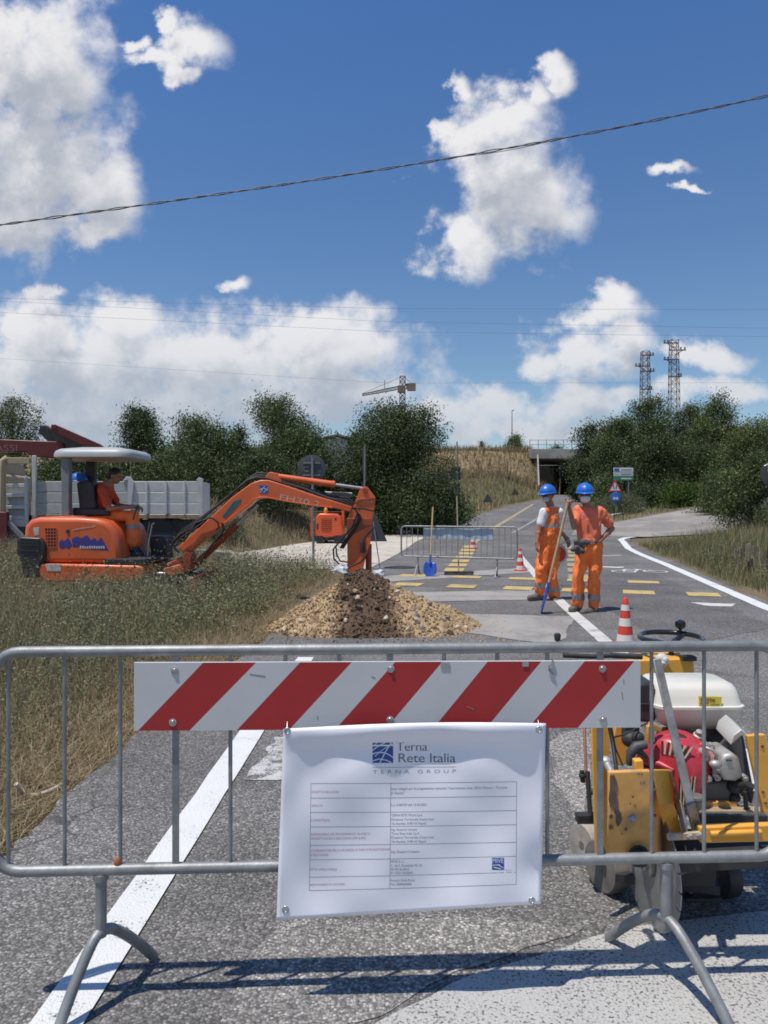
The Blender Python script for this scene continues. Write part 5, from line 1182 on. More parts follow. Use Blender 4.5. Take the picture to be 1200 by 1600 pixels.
crumple('plastic_bag', P(531,892,10.1), .10, 'crumpled white plastic bag left of the digger arm', M('white_film', (.52,.53,.54), .4, var=.1))
crumple('plastic_bag', P(593,897,10.4), .09, 'crumpled white plastic bag right of the digger arm', MC['white_film'])

# ------------------------------------------------------------------ mini excavator
YE = 11.4
base = Vector((P(170,930,11.3).x, 11.4, 0)); ex = empty('mini_excavator', base, 'orange mini excavator with grey canopy digging beside the road', 'excavator')
Q = lambda x, y, Y=10.75: P(x, y, Y)
N0, N1 = 10.75, 12.15       # near and far side of the house
m_dec = M('decal_blue', (.05,.04,.22), .5, var=.2, scale=20); m_canopy = M('canopy_grey', (.40,.41,.40), .45, var=.08, scale=3, dirt=(.3,.29,.27), damt=.3, dscale=4)
m_grey = M('machine_grey', (.20,.205,.215), .5, var=.12, scale=6, dirt=(.13,.1,.08), damt=.35)
mb = MB(); mb.pprism([(36,880),(36,840),(38,822),(46,812),(60,808),(120,808),(150,810),(166,814),(178,826),(185,845),(190,880)], N0, N1); hood = mb.build('hood', m_orange, ex, bevel=.07, seg=3)
mb = MB(); mb.pprism([(60,880),(218,883),(226,886),(226,904),(214,910),(72,909),(63,900)], N0-.05, N1+.05, N0); mb.build('lower_body', m_orange, ex, bevel=.03)
mb = MB(); mb.pprism([(165,873),(228,873),(229,882),(165,881)], N0-.03, N1, N0); mb.build('floor_plate', m_dark, ex, bevel=.008)
# counterweight with louvres
mb = MB(); mb.pprism([(28,845),(33,838),(66,840),(73,850),(73,872),(66,885),(60,903),(38,902),(36,880),(29,865)], N0-.06, N1+.06, N0); cw = mb.build('counterweight', m_plblack, ex, bevel=.03)
for y in (842,846.5,851,860):
    mb = MB(); mb.beam(Q(32,y,N0-.066), Q(62,y+1,N0-.066), .014, .02, up=(0,0,1)); mb.build('louvre', m_dark, cw)
# vent: dark recess with a lattice of orange bars
mb = MB(); mb.pprism([(70,825),(88,825),(88,855),(73,855)], N0-.004, N0+.01, N0); vent = mb.build('vent', m_dark, ex, smooth=0)
for i in range(5): 
    mb = MB(); x = 70+i*4.5; mb.beam(Q(x,825,N0-.006), Q(x+ (3 if i < 1 else 0),855,N0-.006), .009, .006, up=(0,1,0)); mb.build('vent_bar', m_orange, vent)
for i in range(7): 
    mb = MB(); y = 825+i*5; mb.beam(Q(70,y,N0-.007), Q(88,y,N0-.007), .006, .009, up=(0,0,1)); mb.build('vent_bar', m_orange, vent)
mb = MB(); mb.pprism([(52,825),(61,824),(61,836),(54,837)], N0-.004, N0, N0); mb.build('white_plate', M('worn_white_plate', (.5,.47,.42), .6, var=.2, scale=14), ex, bevel=.002); mb = MB(); mb.pprism([(74,881),(98,881),(98,892),(76,892)], N0-.055, N0-.045, N0); mb.build('white_plate', MC['worn_white_plate'], ex, bevel=.002)
mb = MB(); mb.pprism([(134,888),(143,888),(143,896),(134,896)], N0-.054, N0-.045, N0); mb.build('side_grille', m_orange_d, ex)
mb = MB(); mb.lathe([(.0,.012),(.025,.01),(.03,0)], Q(106,830,N0-.002), (0,-1,0), 14); mb.build('lock', m_dark, ex)
# side graphics
for poly in ([(92,848),(97,842),(100,846),(106,840),(110,845),(113,852),(108,858),(103,855),(98,858),(93,856)], [(112,842),(120,838),(128,841),(136,836),(142,844),(148,840),(152,846),(158,839),(163,848),(170,860),(150,859),(138,857),(124,854),(114,855)]):
    mb = MB(); mb.pprism(poly, N0-.003, N0+.002, N0); mb.build('graphic', m_dec, ex, smooth=0)
mb = MB(); rr = random.Random(2)
for i in range(11):
    x = 125+i*3.6; h = rr.uniform(3.2,4.4); mb.pprism([(x,857-h),(x+2.2,857-h),(x+2.6,857),(x+.3,857)], N0-.005, N0-.003, N0)
for i in range(9):
    x = 114+i*4; mb.pprism([(x,828-i*.6),(x+3.4,826-i*.7),(x+3.2,827-i*.7),(x,829.2-i*.6)], N0-.005, N0-.003, N0)
tag(mb.build('graphic_lettering', M('pale_print', (.60,.52,.47), .6), ex, smooth=0), kind='stuff')
# canopy, posts, seat
def slab(mb, x0, x1, y0, y1, z0, z1, r, crown=.05):
    n = 7; pts = []
    for cx, cy, a0 in ((x1-r,y1-r,0),(x0+r,y1-r,PI/2),(x0+r,y0+r,PI),(x1-r,y0+r,1.5*PI)): pts += [(cx+r*math.cos(a), cy+r*math.sin(a)) for a in np.linspace(a0, a0+PI/2, n)]
    cx, cy = (x0+x1)/2, (y0+y1)/2; rings = []
    for k, z in ((.94,z0),(1,z0+.02),(1,z0+(z1-z0)*.45),(.97,z0+(z1-z0)*.75),(.88,z1-.005),(.5,z1+crown*.6),(.01,z1+crown)): rings.append([(cx+(x-cx)*k, cy+(y-cy)*k, z) for x, y in pts])
    m = len(pts); vs = [v for r_ in rings for v in r_]; fs = [(i*m+j, i*m+(j+1)%m, (i+1)*m+(j+1)%m, (i+1)*m+j) for i in range(len(rings)-1) for j in range(m)]+[tuple(range(m)), tuple(range((len(rings)-1)*m, len(rings)*m))]
    mb.add(vs, fs)
mb = MB(); slab(mb, Q(83,0,11.).x, Q(208,0,11.).x, 10.85, 12.05, Q(0,716,10.9).z, Q(0,700,10.9).z, .22); mb.build('canopy', m_canopy, ex, smooth=60)
mb = MB(); mb.pprism([(95,716),(108,716),(108,806),(96,806)], 10.9, 11.02, 10.9); mb.build('canopy_post', m_grey, ex, bevel=.012)
mb = MB(); mb.pprism([(133,716),(147,716),(147,806),(134,806)], 11.85, 11.98, 11.85); mb.build('canopy_post', m_dark, ex, bevel=.012)
mb = MB(); mb.pprism([(119,756),(122,752),(143,752),(146,758),(150,795),(124,797)], 11.1, 11.6, 11.1); mb.pprism([(112,793),(168,795),(172,806),(112,806)], 11.08, 11.65, 11.08); mb.build('seat', m_plblack, ex, bevel=.035, seg=3)
hat_c = P(123,745,11.75); helmet(hat_c-Vector((0,0,.06)), (-1,-.2,0), name='hard_hat', loc=hat_c); tag(C.objects[-1], 'blue hard hat hung on the post behind the excavator seat', 'hard hat')
mb = MB(); mb.tube([P(208,812,11.0), P(211,800,11.0), P(215,792,11.0)], .012, 8); mb.lathe([(.012,-.02),(.022,.0),(.024,.03),(.01,.05)], P(215,793,11.0), (.1,0,1), 10); mb.build('control_lever', m_plblack, ex, smooth=50)
mb = MB(); mb.pprism([(186,810),(204,812),(206,830),(200,848),(190,850),(184,830)], 11.62, 11.72, 11.62); mb.build('control_console', m_grey, ex, bevel=.015)
mb = MB(); mb.tube([P(231,868,11.05), P(233,845,11.05), P(238,820,11.05), P(241,817,11.05)], .011, 8); mb.build('travel_lever', m_grey, ex, smooth=50); mb = MB(); mb.tube([P(226,868,11.3), P(228,845,11.3), P(234,816,11.3)], .011, 8); mb.build('travel_lever', m_grey, ex, smooth=50)
mb = MB(); mb.pprism([(232,838),(256,838),(260,850),(258,868),(236,870)], 11.5, 11.9, 11.5); mb.build('valve_box', m_dark, ex, bevel=.02)
# tracks
for y0, y1 in ((10.72,11.0),(11.9,12.2)):
    zc = .2; x0, x1 = Q(120,0,10.9).x, Q(292,0,10.9).x; r = .2; pts = []
    for cx, a0 in ((x1-r,-PI/2),(x0+r,PI/2)): pts += [Vector((cx+r*math.cos(a), y0, zc+r*math.sin(a))) for a in np.linspace(a0, a0+PI, 9)]
    mb = MB(); mb.prism(pts, (0, y1-y0, 0)); tr_ = mb.build('track', m_dark, ex, bevel=.015)
    mb = MB(); n = 34
    for k in range(n):
        L_ = 2*(x1-x0-2*r); per = L_+2*PI*r; s = per*k/n
        if s < L_/2: p, a = Vector((x0+r+s, 0, zc-r)), -PI/2
        elif s < L_/2+PI*r: a = -PI/2+(s-L_/2)/r; p = Vector((x1-r+r*math.cos(a), 0, zc+r*math.sin(a)))
        elif s < L_+PI*r: p, a = Vector((x1-r-(s-L_/2-PI*r), 0, zc+r)), PI/2
        else: a = PI/2+(s-L_-PI*r)/r; p = Vector((x0+r+r*math.cos(a), 0, zc+r*math.sin(a)))
        p.y = (y0+y1)/2; mb.box(p, (.03, y1-y0+.01, .035), (0, -a, 0))
    tag(mb.build('track_lug', m_black, tr_, smooth=0), kind='stuff')
    for k in range(5):
        mb = MB(); mb.lathe([(.0,.012),(.1,.01),(.11,0)], (x0+r+(x1-x0-2*r)*k/4, y0, zc), (0,-1,0), 14); mb.build('roller', m_grey, tr_, smooth=40)
mb = MB(); mb.box((Q(190,0,11.4).x, 11.45, .33), (1.0, .7, .2)); mb.build('undercarriage', m_dark, ex, bevel=.02)
mb = MB(); mb.prism([P(296,905,10.75), P(306,900,10.75), P(310,935,10.75), P(300,942,10.75)], (0, 1.45, 0)); mb.beam(P(240,918,11.0), P(300,920,11.0), .06, .08); mb.build('dozer_blade', m_orange_d, ex, bevel=.01)
# swing bracket and swing cylinder
mb = MB(); mb.pprism([(228,879),(262,880),(284,870),(292,858),(300,868),(296,892),(284,898),(270,892),(228,894)], 11.25, 11.55, 11.25); mb.build('swing_bracket', m_orange_d, ex, bevel=.015)
mb = MB(); mb.tube([P(229,896,11.05), P(262,896,11.05)], .022, 10); mb.build('swing_cylinder', m_steel, ex, smooth=50)
mb = MB(); mb.pprism([(256,888),(280,882),(284,890),(270,900),(258,898)], 11.0, 11.12, 11.0); mb.build('swing_lug', m_orange, ex, bevel=.01)
# boom, arm and bucket
zz = lambda p: [(220+x/3, 700+y/3) for x, y in p]
B0, B1 = 11.28, 11.52
mb = MB(); mb.pprism(zz([(172,468),(330,322),(430,228),(515,166),(560,150),(600,150),(700,182),(800,217),(900,247),(990,275),(985,302),(900,281),(780,266),(680,250),(600,234),(560,232),(530,240),(508,262),(400,345),(300,422),(250,470),(215,500)]), B0, B1); boom = mb.build('boom', m_orange, ex, bevel=.014)
mb = MB(); mb.pprism(zz([(300,418),(400,341),(508,258),(530,236),(560,228),(600,230),(680,246),(780,262),(900,277),(900,283),(780,268),(680,252),(600,237),(560,236),(534,246),(512,268),(404,349),(304,426)]), B0-.012, B1+.012, B0); mb.build('boom_flange', m_orange, ex, bevel=.004)
mb = MB(); mb.pprism(zz([(592,122),(605,112),(640,118),(662,160),(640,176),(572,158)]), B0+.04, B1-.04, B0+.04); mb.build('cylinder_lug', m_orange, ex, bevel=.008)
mb = MB(); mb.pprism(zz([(383,320),(436,250),(470,238),(466,256),(395,330)]), B0-.006, B0-.001, B0); mb.build('teal_stripe', M('teal_paint', (.02,.12,.14), .5), boom, smooth=0)
mb = MB(); mb.pprism(zz([(555,173),(598,178),(596,212),(558,212)]), B0-.004, B0-.001, B0); lg = mb.build('logo_plate', m_inkblue, boom, smooth=0)
mb = MB()
for a, b in (((556,196),(575,188)),((575,188),(597,198)),((560,208),(580,180)),((575,210),(596,186))): mb.beam(P(*zz([a])[0],B0-.006), P(*zz([b])[0],B0-.006), .009, .002, up=(0,1,0))
mb.build('logo_line', MC['ink_white'], lg, smooth=0)
def text3d(s, p0, p1, h, name, mat, parent, n_=(0,-1,0), spacing=1.0):
    V, fs = text_verts(s, spacing); p0, p1 = Vector(p0), Vector(p1); d = (p1-p0); w = d.length; d.normalize(); n_ = Vector(n_); up = n_.cross(d)*1; up = up if up.z > 0 else -up
    x0, x1 = V[:,0].min(), V[:,0].max(); mb = MB(); mb.add([p0+d*(v[0]-x0)/(x1-x0)*w+up*v[1]/.69*h for v in V], fs)
    return mb.build(name, mat, parent, smooth=0, fix=False)
text3d('FH30.2', P(*zz([(650,242)])[0], B0-.004), P(*zz([(836,278)])[0], B0-.004), .088, 'lettering', M('grey_lettering', (.52,.40,.34), .5), boom)
# cylinders
mb = MB(); mb.tube([P(*zz([(630,133)])[0],11.4), P(*zz([(905,170)])[0],11.4)], .05, 14); mb.tube([P(*zz([(895,168)])[0],11.4), P(*zz([(908,171)])[0],11.4)], .056, 14); mb.build('arm_cylinder', m_orange, ex, smooth=50)
mb = MB(); mb.tube([P(*zz([(905,171)])[0],11.4), P(*zz([(1045,190)])[0],11.4)], .026, 10); mb.build('arm_piston', m_steel, ex, smooth=50)
mb = MB(); mb.tube([P(*zz([(258,545)])[0],11.4), P(*zz([(452,360)])[0],11.4)], .05, 14); mb.build('boom_cylinder', m_orange_d, ex, smooth=50); mb = MB(); mb.tube([P(*zz([(425,375)])[0],11.32), P(*zz([(300,505)])[0],11.32)], .018, 8); mb.build('steel_pipe', m_orange_d, ex, smooth=50)
mb = MB(); mb.tube([P(*zz([(452,360)])[0],11.4), P(*zz([(548,268)])[0],11.4)], .03, 10); mb.build('boom_piston', m_steel, ex, smooth=50)
mb = MB(); mb.pprism(zz([(1020,245),(1000,262),(1025,200),(1040,182),(1062,182),(1100,232),(1095,280),(1085,330),(1077,440),(1050,530),(1035,605),(965,610),(968,520),(966,400),(968,330),(985,285)]), B0+.02, B1-.02, B0); arm = mb.build('arm', m_orange, ex, bevel=.014)
mb = MB(); mb.pprism(zz([(1005,250),(1022,238),(1100,232),(1098,243),(1028,248),(1012,266)]), B0, B1, B0); mb.build('arm_collar', m_orange_d, ex, bevel=.004); mb = MB(); mb.pprism(zz([(965,330),(1088,332),(1086,365),(1060,372),(968,420)]), B0+.012, B0+.02, B0); mb.build('arm_band', m_orange_d, ex, bevel=.004)
mb = MB(); mb.lathe([(.0,.02),(.035,.02),(.04,0)], P(*zz([(1052,200)])[0],B0+.02), (0,-1,0), 14); mb.build('arm_pin', m_orange_d, ex)
text3d('e12', P(*zz([(1042,252)])[0], B0+.016), P(*zz([(1086,256)])[0], B0+.016), .05, 'lettering', M('yellow_lettering', (.62,.50,.22), .5), arm)
mb = MB(); mb.tube([P(*zz([(1068,450)])[0],11.4), P(*zz([(1068,640)])[0],11.4)], .05, 10); mb.build('bucket_cylinder', m_orange_d, ex, smooth=50)
bz = P(560,905,11.4); mb = MB(); pr = [(-.22,.12),(.16,.12),(.28,-.05),(.22,-.3),(.0,-.42),(-.25,-.35),(-.12,-.18)]
mb.prism([Vector((bz.x+a, 11.2, bz.z+b)) for a, b in pr], (0,.4,0)); mb.build('bucket', m_dark, ex, bevel=.01)
# hoses
hp = zz([(150,440),(185,400),(235,375),(330,300),(430,215),(500,150),(540,132),(590,140),(650,165),(760,195),(880,235),(960,250),(1010,290),(1025,330),(1000,380),(960,430),(935,470)])
for k in range(3):
    mb = MB(); mb.tube([P(x+k*1.2, y-k*2.2+2*math.sin(i*1.3+k), B0+.03+.05*k) for i, (x, y) in enumerate(hp[:-4])]+[P(x+k*2, y, B0-.03+.03*k) for x, y in hp[-4:]], .017, 7); mb.build('hose', m_black, ex, smooth=70)
for pts, r in ((zz([(200,440),(260,350),(330,325),(362,350),(366,370),(352,385)]), .014), (zz([(380,350),(388,375),(380,400),(345,440),(305,490),(270,560)]), .018), (zz([(1018,300),(990,370),(930,440),(902,475),(905,520),(930,545),(970,562),(1030,535),(1075,480)]), .013), (zz([(1020,320),(1010,350),(950,420),(915,460),(918,500),(935,530),(968,535)]), .012), (zz([(1095,370),(1065,400),(1045,430),(1040,470)]), .015), (zz([(1000,280),(1050,285),(1092,295)]), .013), (zz([(140,430),(160,470),(180,490)]), .02), (zz([(150,470),(190,420),(250,380),(300,345)]), .016)):
    mb = MB(); mb.tube([P(x, y, B0-.045) for x, y in pts], r, 7); mb.build('hose', m_black, ex, smooth=70)
mb = MB(); mb.box(P(*zz([(1040,465)])[0], B0-.01), (.07,.05,.16)); mb.build('hose_block', m_dark, ex, bevel=.006)
# operator
def operator():
    Y = 11.35; Q = lambda x, y, dy=0.: P(x, y, Y+dy); base = Q(150,806); f = Vector((.96,-.12,-.26))
    mb = MB(); hc = Q(180,744); R = head(mb, hc, f, up=Vector((.25,0,.97)))
    neck = Q(171,755); mb.cap(neck, hc-Vector((.02,0,.05)), .058, .054)
    pel, ch = Q(150,800), Q(163,768); mb.cap(pel, ch, .135, .14); mb.cap(ch, Q(168,760), .13, .1)
    shN, shF = Q(160,766,-.19), Q(170,764,.19); elN, haN = Q(170,795,-.25), Q(206,792,-.3); elF, haF = Q(184,790,.22), Q(212,792,.1)
    for s, e, h in ((shN,elN,haN),(shF,elF,haF)): mb.cap(s, e, .052, .043); mb.cap(e, h, .042, .028); hand(mb, h, Vector((.9,0,-.2)), Vector((0,.3,-.9)), 1 if s is shN else -1, 1.3)
    hipN, hipF = Q(152,806,-.1), Q(152,806,.1); knN, knF = Q(207,806,-.16), Q(208,806,.12); anN, anF = Q(206,848,-.16), Q(212,848,.1)
    for h, k, a in ((hipN,knN,anN),(hipF,knF,anF)): mb.cap(h, k, .085, .062); mb.cap(k, a, .058, .042)
    ob = organic(mb, 'person', m_skin, None, .009, 4, loc=base); tag(ob, 'dark haired operator in orange sitting at the excavator levers', 'person')
    mb = MB(); mb.cap(Q(152,800), ch, .15, .155); mb.cap(ch, Q(169,759), .145, .09)
    for s, e in ((shN,elN),(shF,elF)): mb.cap(s, s.lerp(e,.7), .075, .07)
    organic(mb, 't_shirt', M('dark_orange_cotton', (.55,.075,.025), .88, var=.15, scale=9), ob, .012, 5, .02, 8, 5)
    mb = MB(); mb.cap(hipN, hipF, .13, .13)
    for h, k, a in ((hipN,knN,anN),(hipF,knF,anF)): mb.cap(h, k, .105, .085); mb.cap(k, a, .09, .085)
    tr = organic(mb, 'trousers', m_hv, ob, .012, 4, .026, 8, 12)
    for k, a in ((knN,anN),(knF,anF)): d = (a-k).normalized(); band(tr, 'reflective_band', m_refl, ob, k+d*.13, k+d*.2, .16)
    mb = MB(); boot(mb, Q(206,855,-.16), Q(218,868,-.16)); boot(mb, Q(212,855,.1), Q(224,868,.1)); organic(mb, 'boots', m_plblack, ob, .011, 3)
    r, fv, u = R.col[0], R.col[1], R.col[2]; mb = MB(); mb.ellip(hc+u*.045-fv*.02, (.083,.1,.085), R, 16, 10); mb.ellip(hc-fv*.045+u*.0, (.07,.06,.08), R); mb.build('hair', m_hair, ob, smooth=80)
    face_bits(ob, hc, R, m_skin)
operator()
# ------------------------------------------------------------------ crane truck behind the excavator
YT = 18.0; P_true = P; TR = math.radians(8); TC = P(307, 0, YT).x
def P(px, py, Y):          # the truck is built in its own frame and then turned by TR about its rear corner
    s, c = math.sin(TR), math.cos(TR); k = (px-600)/F; d = (Y-YT+c*YT-s*TC)/(c-s*k)
    return Vector((TC+c*(k*d-TC)+s*(d-YT), Y, EYE-(py-HOR)/F*d))
T = lambda x, y, Y=YT: P(x, y, Y)
m_tw = M('truck_white', (.54,.54,.52), .5, var=.1, scale=5, dirt=(.28,.25,.21), damt=.38, dscale=4)
m_tg = M('truck_grey_wood', (.44,.44,.42), .75, var=.12, scale=7, dirt=(.25,.22,.19), damt=.35, dscale=5)
m_cred = M('crane_dark_red', (.12,.018,.018), .45, var=.12, scale=4, dirt=(.1,.05,.04), damt=.3)
m_beige = M('beige_steel', (.42,.32,.20), .6, var=.15, scale=6)
base = Vector((T(180,800).x, 19.0, hz(T(180,800).x, 19.0))); trk = empty('crane_truck', base, 'white dropside tipper truck with dark red loader crane behind the excavator', 'truck')
YF = 20.2
for (x0, x1) in ((56, 200), (203, 312)):
    for (ya, yb) in ((752,768.5),(769.3,786),(786.8,803)):
        mb = MB(); mb.pprism([(x0,ya),(x1,ya),(x1,yb),(x0,yb)], YT, YT+.035); mb.build('plank', m_tw if x0 > 100 else m_tg, trk, bevel=.012)
for x in (228, 258, 287):
    mb = MB(); mb.pprism([(x,752),(x+3,752),(x+3,804),(x,804)], YT-.03, YT, YT); mb.build('stanchion', m_tw, trk, bevel=.006)
mb = MB(); mb.pprism([(56,804),(316,804),(316,810),(56,810)], YT-.01, YT+.1); mb.build('bed_rail', M('tan_rail', (.30,.23,.16), .7, var=.2, scale=8), trk, bevel=.008)
mb = MB(); mb.pprism([(200,750),(192,752),(198,745),(204,745),(210,753),(204,808),(199,808)], YT-.05, YT, YT); mb.build('corner_post', m_tw, trk, bevel=.008)
mb = MB(); mb.pprism([(309,752),(307,750),(311,746),(317,748),(317,806),(313,808),(311,806)], YT-.06, YT+.08, YT); mb.build('corner_post', m_tw, trk, bevel=.008)
mb = MB(); mb.pprism([(56,752),(312,752),(312,803),(56,803)], YF, YF+.04, YT); mb.build('far_side', m_tg, trk)
mb = MB(); mb.prism([T(312,752),T(312,803),T(312,803)+Vector((0,2.2,0)),T(312,752)+Vector((0,2.2,0))], (.04,0,0)); mb.build('tailgate', m_tw, trk)
mb = MB(); mb.box(((T(56,0).x+T(314,0).x)/2, 19.1, T(0,808).z), (T(314,0).x-T(56,0).x, 2.15, .06)); mb.build('bed_floor', m_tg, trk)
mb = MB()
for y in (18.6, 19.6): mb.beam((T(-40,0).x, y, .95), (T(312,0).x, y, .95), .1, .2)
mb.box((T(180,0).x, 19.1, .95), (.2,1.1,.16)); mb.box((T(290,0).x, 19.1, .95), (.2,1.1,.16)); mb.build('chassis_frame', m_dark, trk)
for x in (246, 8):
    for y in (YT+.15, YF-.35):
        c = Vector((T(x,0).x, y, .72)); mb = MB(); mb.lathe([(.25,-.11),(.40,-.12),(.45,-.08),(.45,.08),(.40,.12),(.25,.11)], c, (0,-1,0), 26); w_ = mb.build('wheel', m_black, trk, smooth=40)
        mb = MB(); mb.lathe([(.27,.08),(.24,.05),(.12,.03),(.1,.07),(.0,.08)], c, (0,-1,0), 18); mb.build('rim', m_grey, w_, smooth=40)
mb = MB(); mb.tube(arcpts((T(246,0).x, YT+.1, .74), .54, .15, PI-.15, 12, (1,0,0), (0,0,1)), .03, 6); mb.build('mudguard', m_dark, trk)
mb = MB(); mb.pprism([(262,812),(300,812),(300,832),(262,832)], YT+.1, YT+.5, YT); mb.build('tool_box', m_dark, trk, bevel=.02)
# white ladder-like frame and headboard at the left
for ya, yb in ((757,762),(772,777),(790,795),(806,811)):
    mb = MB(); mb.pprism([(12,ya),(50,ya-1),(50,yb),(12,yb)], YT-.35, YT-.27, YT); mb.build('rack_rung', m_tw, trk, bevel=.008)
mb = MB(); mb.pprism([(10,757),(13,757),(15,822),(11,822)], YT-.38, YT-.3, YT); mb.pprism([(46,745),(50,744),(52,822),(47,822)], YT-.38, YT-.3, YT); mb.pprism([(12,812),(50,811),(50,822),(12,822)], YT-.36, YT-.3, YT); mb.build('rack_frame', m_tw, trk, bevel=.008)
mb = MB(); mb.pprism([(13,757),(49,757),(49,812),(13,812)], YT-.24, YT-.2, YT); mb.build('rack_panel', m_tg, trk)
mb = MB(); mb.pprism([(52,712),(58,712),(58,820),(52,820)], YT-.1, YT, YT); mb.build('head_post', m_tw, trk, bevel=.01)
mb = MB(); mb.tube([T(3,806,YT-.5),T(4,735,YT-.5),T(5,720,YT-.5),T(12,716,YT-.5)], .085, 8); mb.beam(T(12,720,YT-.5), T(47,720,YT-.5), .12, .14); mb.build('headboard_arch', m_beige, trk, bevel=.01)
mb = MB(); mb.pprism([(-60,740),(6,740),(6,830),(-60,830)], YT+.2, YT+2, YT); mb.pprism([(-70,715),(-8,715),(-2,742),(-70,742)], YT+.2, YT+2, YT); mb.build('cab', m_beige, trk, bevel=.08)
# loader crane
mb = MB(); mb.pprism([(-60,684),(45,688),(96,690),(100,704),(96,717),(50,713),(40,706),(-60,706)], YT+.5, YT+.78, YT+.5); mb.build('crane_boom', m_cred, trk, bevel=.02)
text3d('FASSI', T(-16,705,YT+.49), T(27,705,YT+.49), .16, 'crane_lettering', M('dull_pink_print', (.26,.12,.12), .6), trk)
mb = MB(); mb.pprism([(62,665),(70,664),(158,706),(156,718),(100,714),(60,676)], YT+.75, YT+.95, YT+.75); mb.build('crane_arm', m_dark, trk, bevel=.015)
mb = MB(); mb.pprism([(80,663),(86,663),(156,694),(170,704),(160,716),(150,706),(82,674)], YT+.45, YT+.6, YT+.45); mb.lathe([(.0,.02),(.06,.02),(.07,0)], T(84,667,YT+.44), (0,-1,0), 12); mb.build('crane_jib', m_cred, trk, bevel=.015)
mb = MB(); mb.pprism([(-6,800),(10,800),(12,884),(-4,884)], YT-.7, YT-.5, YT-.7); mb.build('outrigger_leg', m_cred, trk, bevel=.015)
mb = MB(); mb.lathe([(.2,0),(.2,.04),(.05,.08)], Vector((T(4,0,YT-.6).x, YT-.6, hz(T(4,0).x, YT-.6))), (0,0,1), 14); mb.build('outrigger_foot', m_dark, trk)
mb = MB(); mb.beam(T(12,815,YT-.6), T(45,850,YT-.6), .1, .1); mb.beam(T(10,845,YT-.55), T(48,848,YT-.55), .14, .12); mb.build('outrigger_beam', m_grey, trk, bevel=.01)

P = P_true; _cor = Vector((TC, YT, 0)); _ang = TR; _off = Matrix.Rotation(_ang, 3, 'Z') @ (Vector(trk.location)-_cor); trk.location = _cor+_off; trk.rotation_euler.z = _ang

# ------------------------------------------------------------------ small orange machine on the gravel
gb = G(514, 850); Ym = gb.y; mm_ = empty('mini_digger', gb, 'small orange mini digger seen from behind on the gravel lot', 'digger')
m_o2 = M('bright_orange_paint', (.70,.10,.03), .4, var=.1, scale=5, dirt=(.4,.08,.03), damt=.25)
mb = MB(); mb.pprism([(494,806),(500,802),(526,803),(532,808),(537,832),(534,838),(500,840),(492,838)], Ym, Ym+.8, Ym); bd = mb.build('body', m_o2, mm_, bevel=.05)
mb = MB(); mb.pprism([(502,810),(518,810),(518,829),(502,829)], Ym-.006, Ym+.02, Ym); gr = mb.build('grille', m_orange_d, mm_, smooth=0)
for k in range(6):
    mb = MB(); mb.beam(P(503,812+k*3,Ym-.012), P(517,812+k*3,Ym-.012), .02, .018); mb.build('grille_bar', m_o2, gr)
mb = MB(); mb.pprism([(523,809),(526,809),(526,813),(523,813)], Ym-.005, Ym, Ym); mb.pprism([(494.5,818),(497.5,818),(497.5,827),(494.5,827)], Ym-.005, Ym, Ym); mb.build('socket', m_dark, mm_)
for a, b in ((494,506),(522,537)):
    mb = MB(); mb.prism([Vector((P(a,0,Ym).x, Ym+.0, gb.z+z)) for z in (.02,.1,.24,.3)]+[Vector((P(a,0,Ym).x, Ym+1.3, gb.z+z)) for z in (.3,.24,.1,.02)], (P(b,0,Ym).x-P(a,0,Ym).x,0,0)); mb.build('track', m_black, mm_, bevel=.03)
mb = MB(); mb.pprism([(498,838),(532,838),(530,845),(500,845)], Ym+.1, Ym+.9, Ym); mb.build('undercarriage', m_dark, mm_)
for x in (487, 536):
    mb = MB(); mb.beam(P(x,838,Ym+.4), P(x,794,Ym+.4), .09, .09); mb.build('roll_post', m_o2, mm_, bevel=.01)
mb = MB(); mb.lathe([(.06,0),(.07,.06),(.05,.17),(.0,.2)], P(509,802,Ym+.3), (0,0,1), 12); mb.build('beacon', M('amber_lens', (.7,.30,.03), .3), mm_, smooth=50)
mb = MB(); mb.beam(P(489,800,Ym+.45), P(537,800,Ym+.45), .06, .05); mb.pprism([(500,776),(520,768),(546,770),(552,776),(530,784),(505,784)], Ym+1.2, Ym+1.5, Ym+1.2); mb.build('folded_boom', m_dark, mm_, bevel=.02)
mb = MB(); mb.tube([P(508,769,Ym+1.25), P(550,771,Ym+1.25)], .03, 8); mb.build('boom_rod', m_steel, mm_, smooth=50)

# ------------------------------------------------------------------ signs
m_post = M('grey_post', (.24,.245,.25), .5, .5, var=.12, scale=6)
m_back = M('sign_back_grey', (.075,.08,.085), .55, .3, var=.12, scale=5)
def pole(name, gx_, top, r, label, cat):
    t = empty(name, gx_, label, cat); g_ = Vector(gx_); mb = MB(); mb.tube([g_-Vector((0,0,.1)), Vector(top)], r, 10); mb.build('post', m_post, t, smooth=60); return t
def disc(t, c, r, n_=(0,-1,0), mat=None, name='disc', th=.012, n=28):
    mb = MB(); mb.lathe([(.0,-th/2),(r*.97,-th/2),(r,-th/4),(r,th/4),(r*.97,th/2),(.0,th/2)], c, n_, n); return mb.build(name, mat or m_back, t, smooth=30)
g = G(490, 886); t = pole('round_sign', g, Vector((P(488,714,g.y).x, g.y, P(488,714,g.y).z)), .03, 'back of a round grey road sign on a pole behind the digger boom', 'road sign')
c = P(487,733,g.y+.05); disc(t, c, .33)
mb = MB(); mb.tube(arcpts(P(479,733,g.y+.038), .06, .6, 5.6, 10, (1,0,0), (0,0,1)), .008, 5); mb.build('stamp', M('pale_stamp', (.22,.23,.23), .6), t)
for dz in (.14, -.14):
    mb = MB(); mb.box(c+Vector((0,-.02,dz)), (.4,.02,.03)); mb.build('clamp', m_post, t)
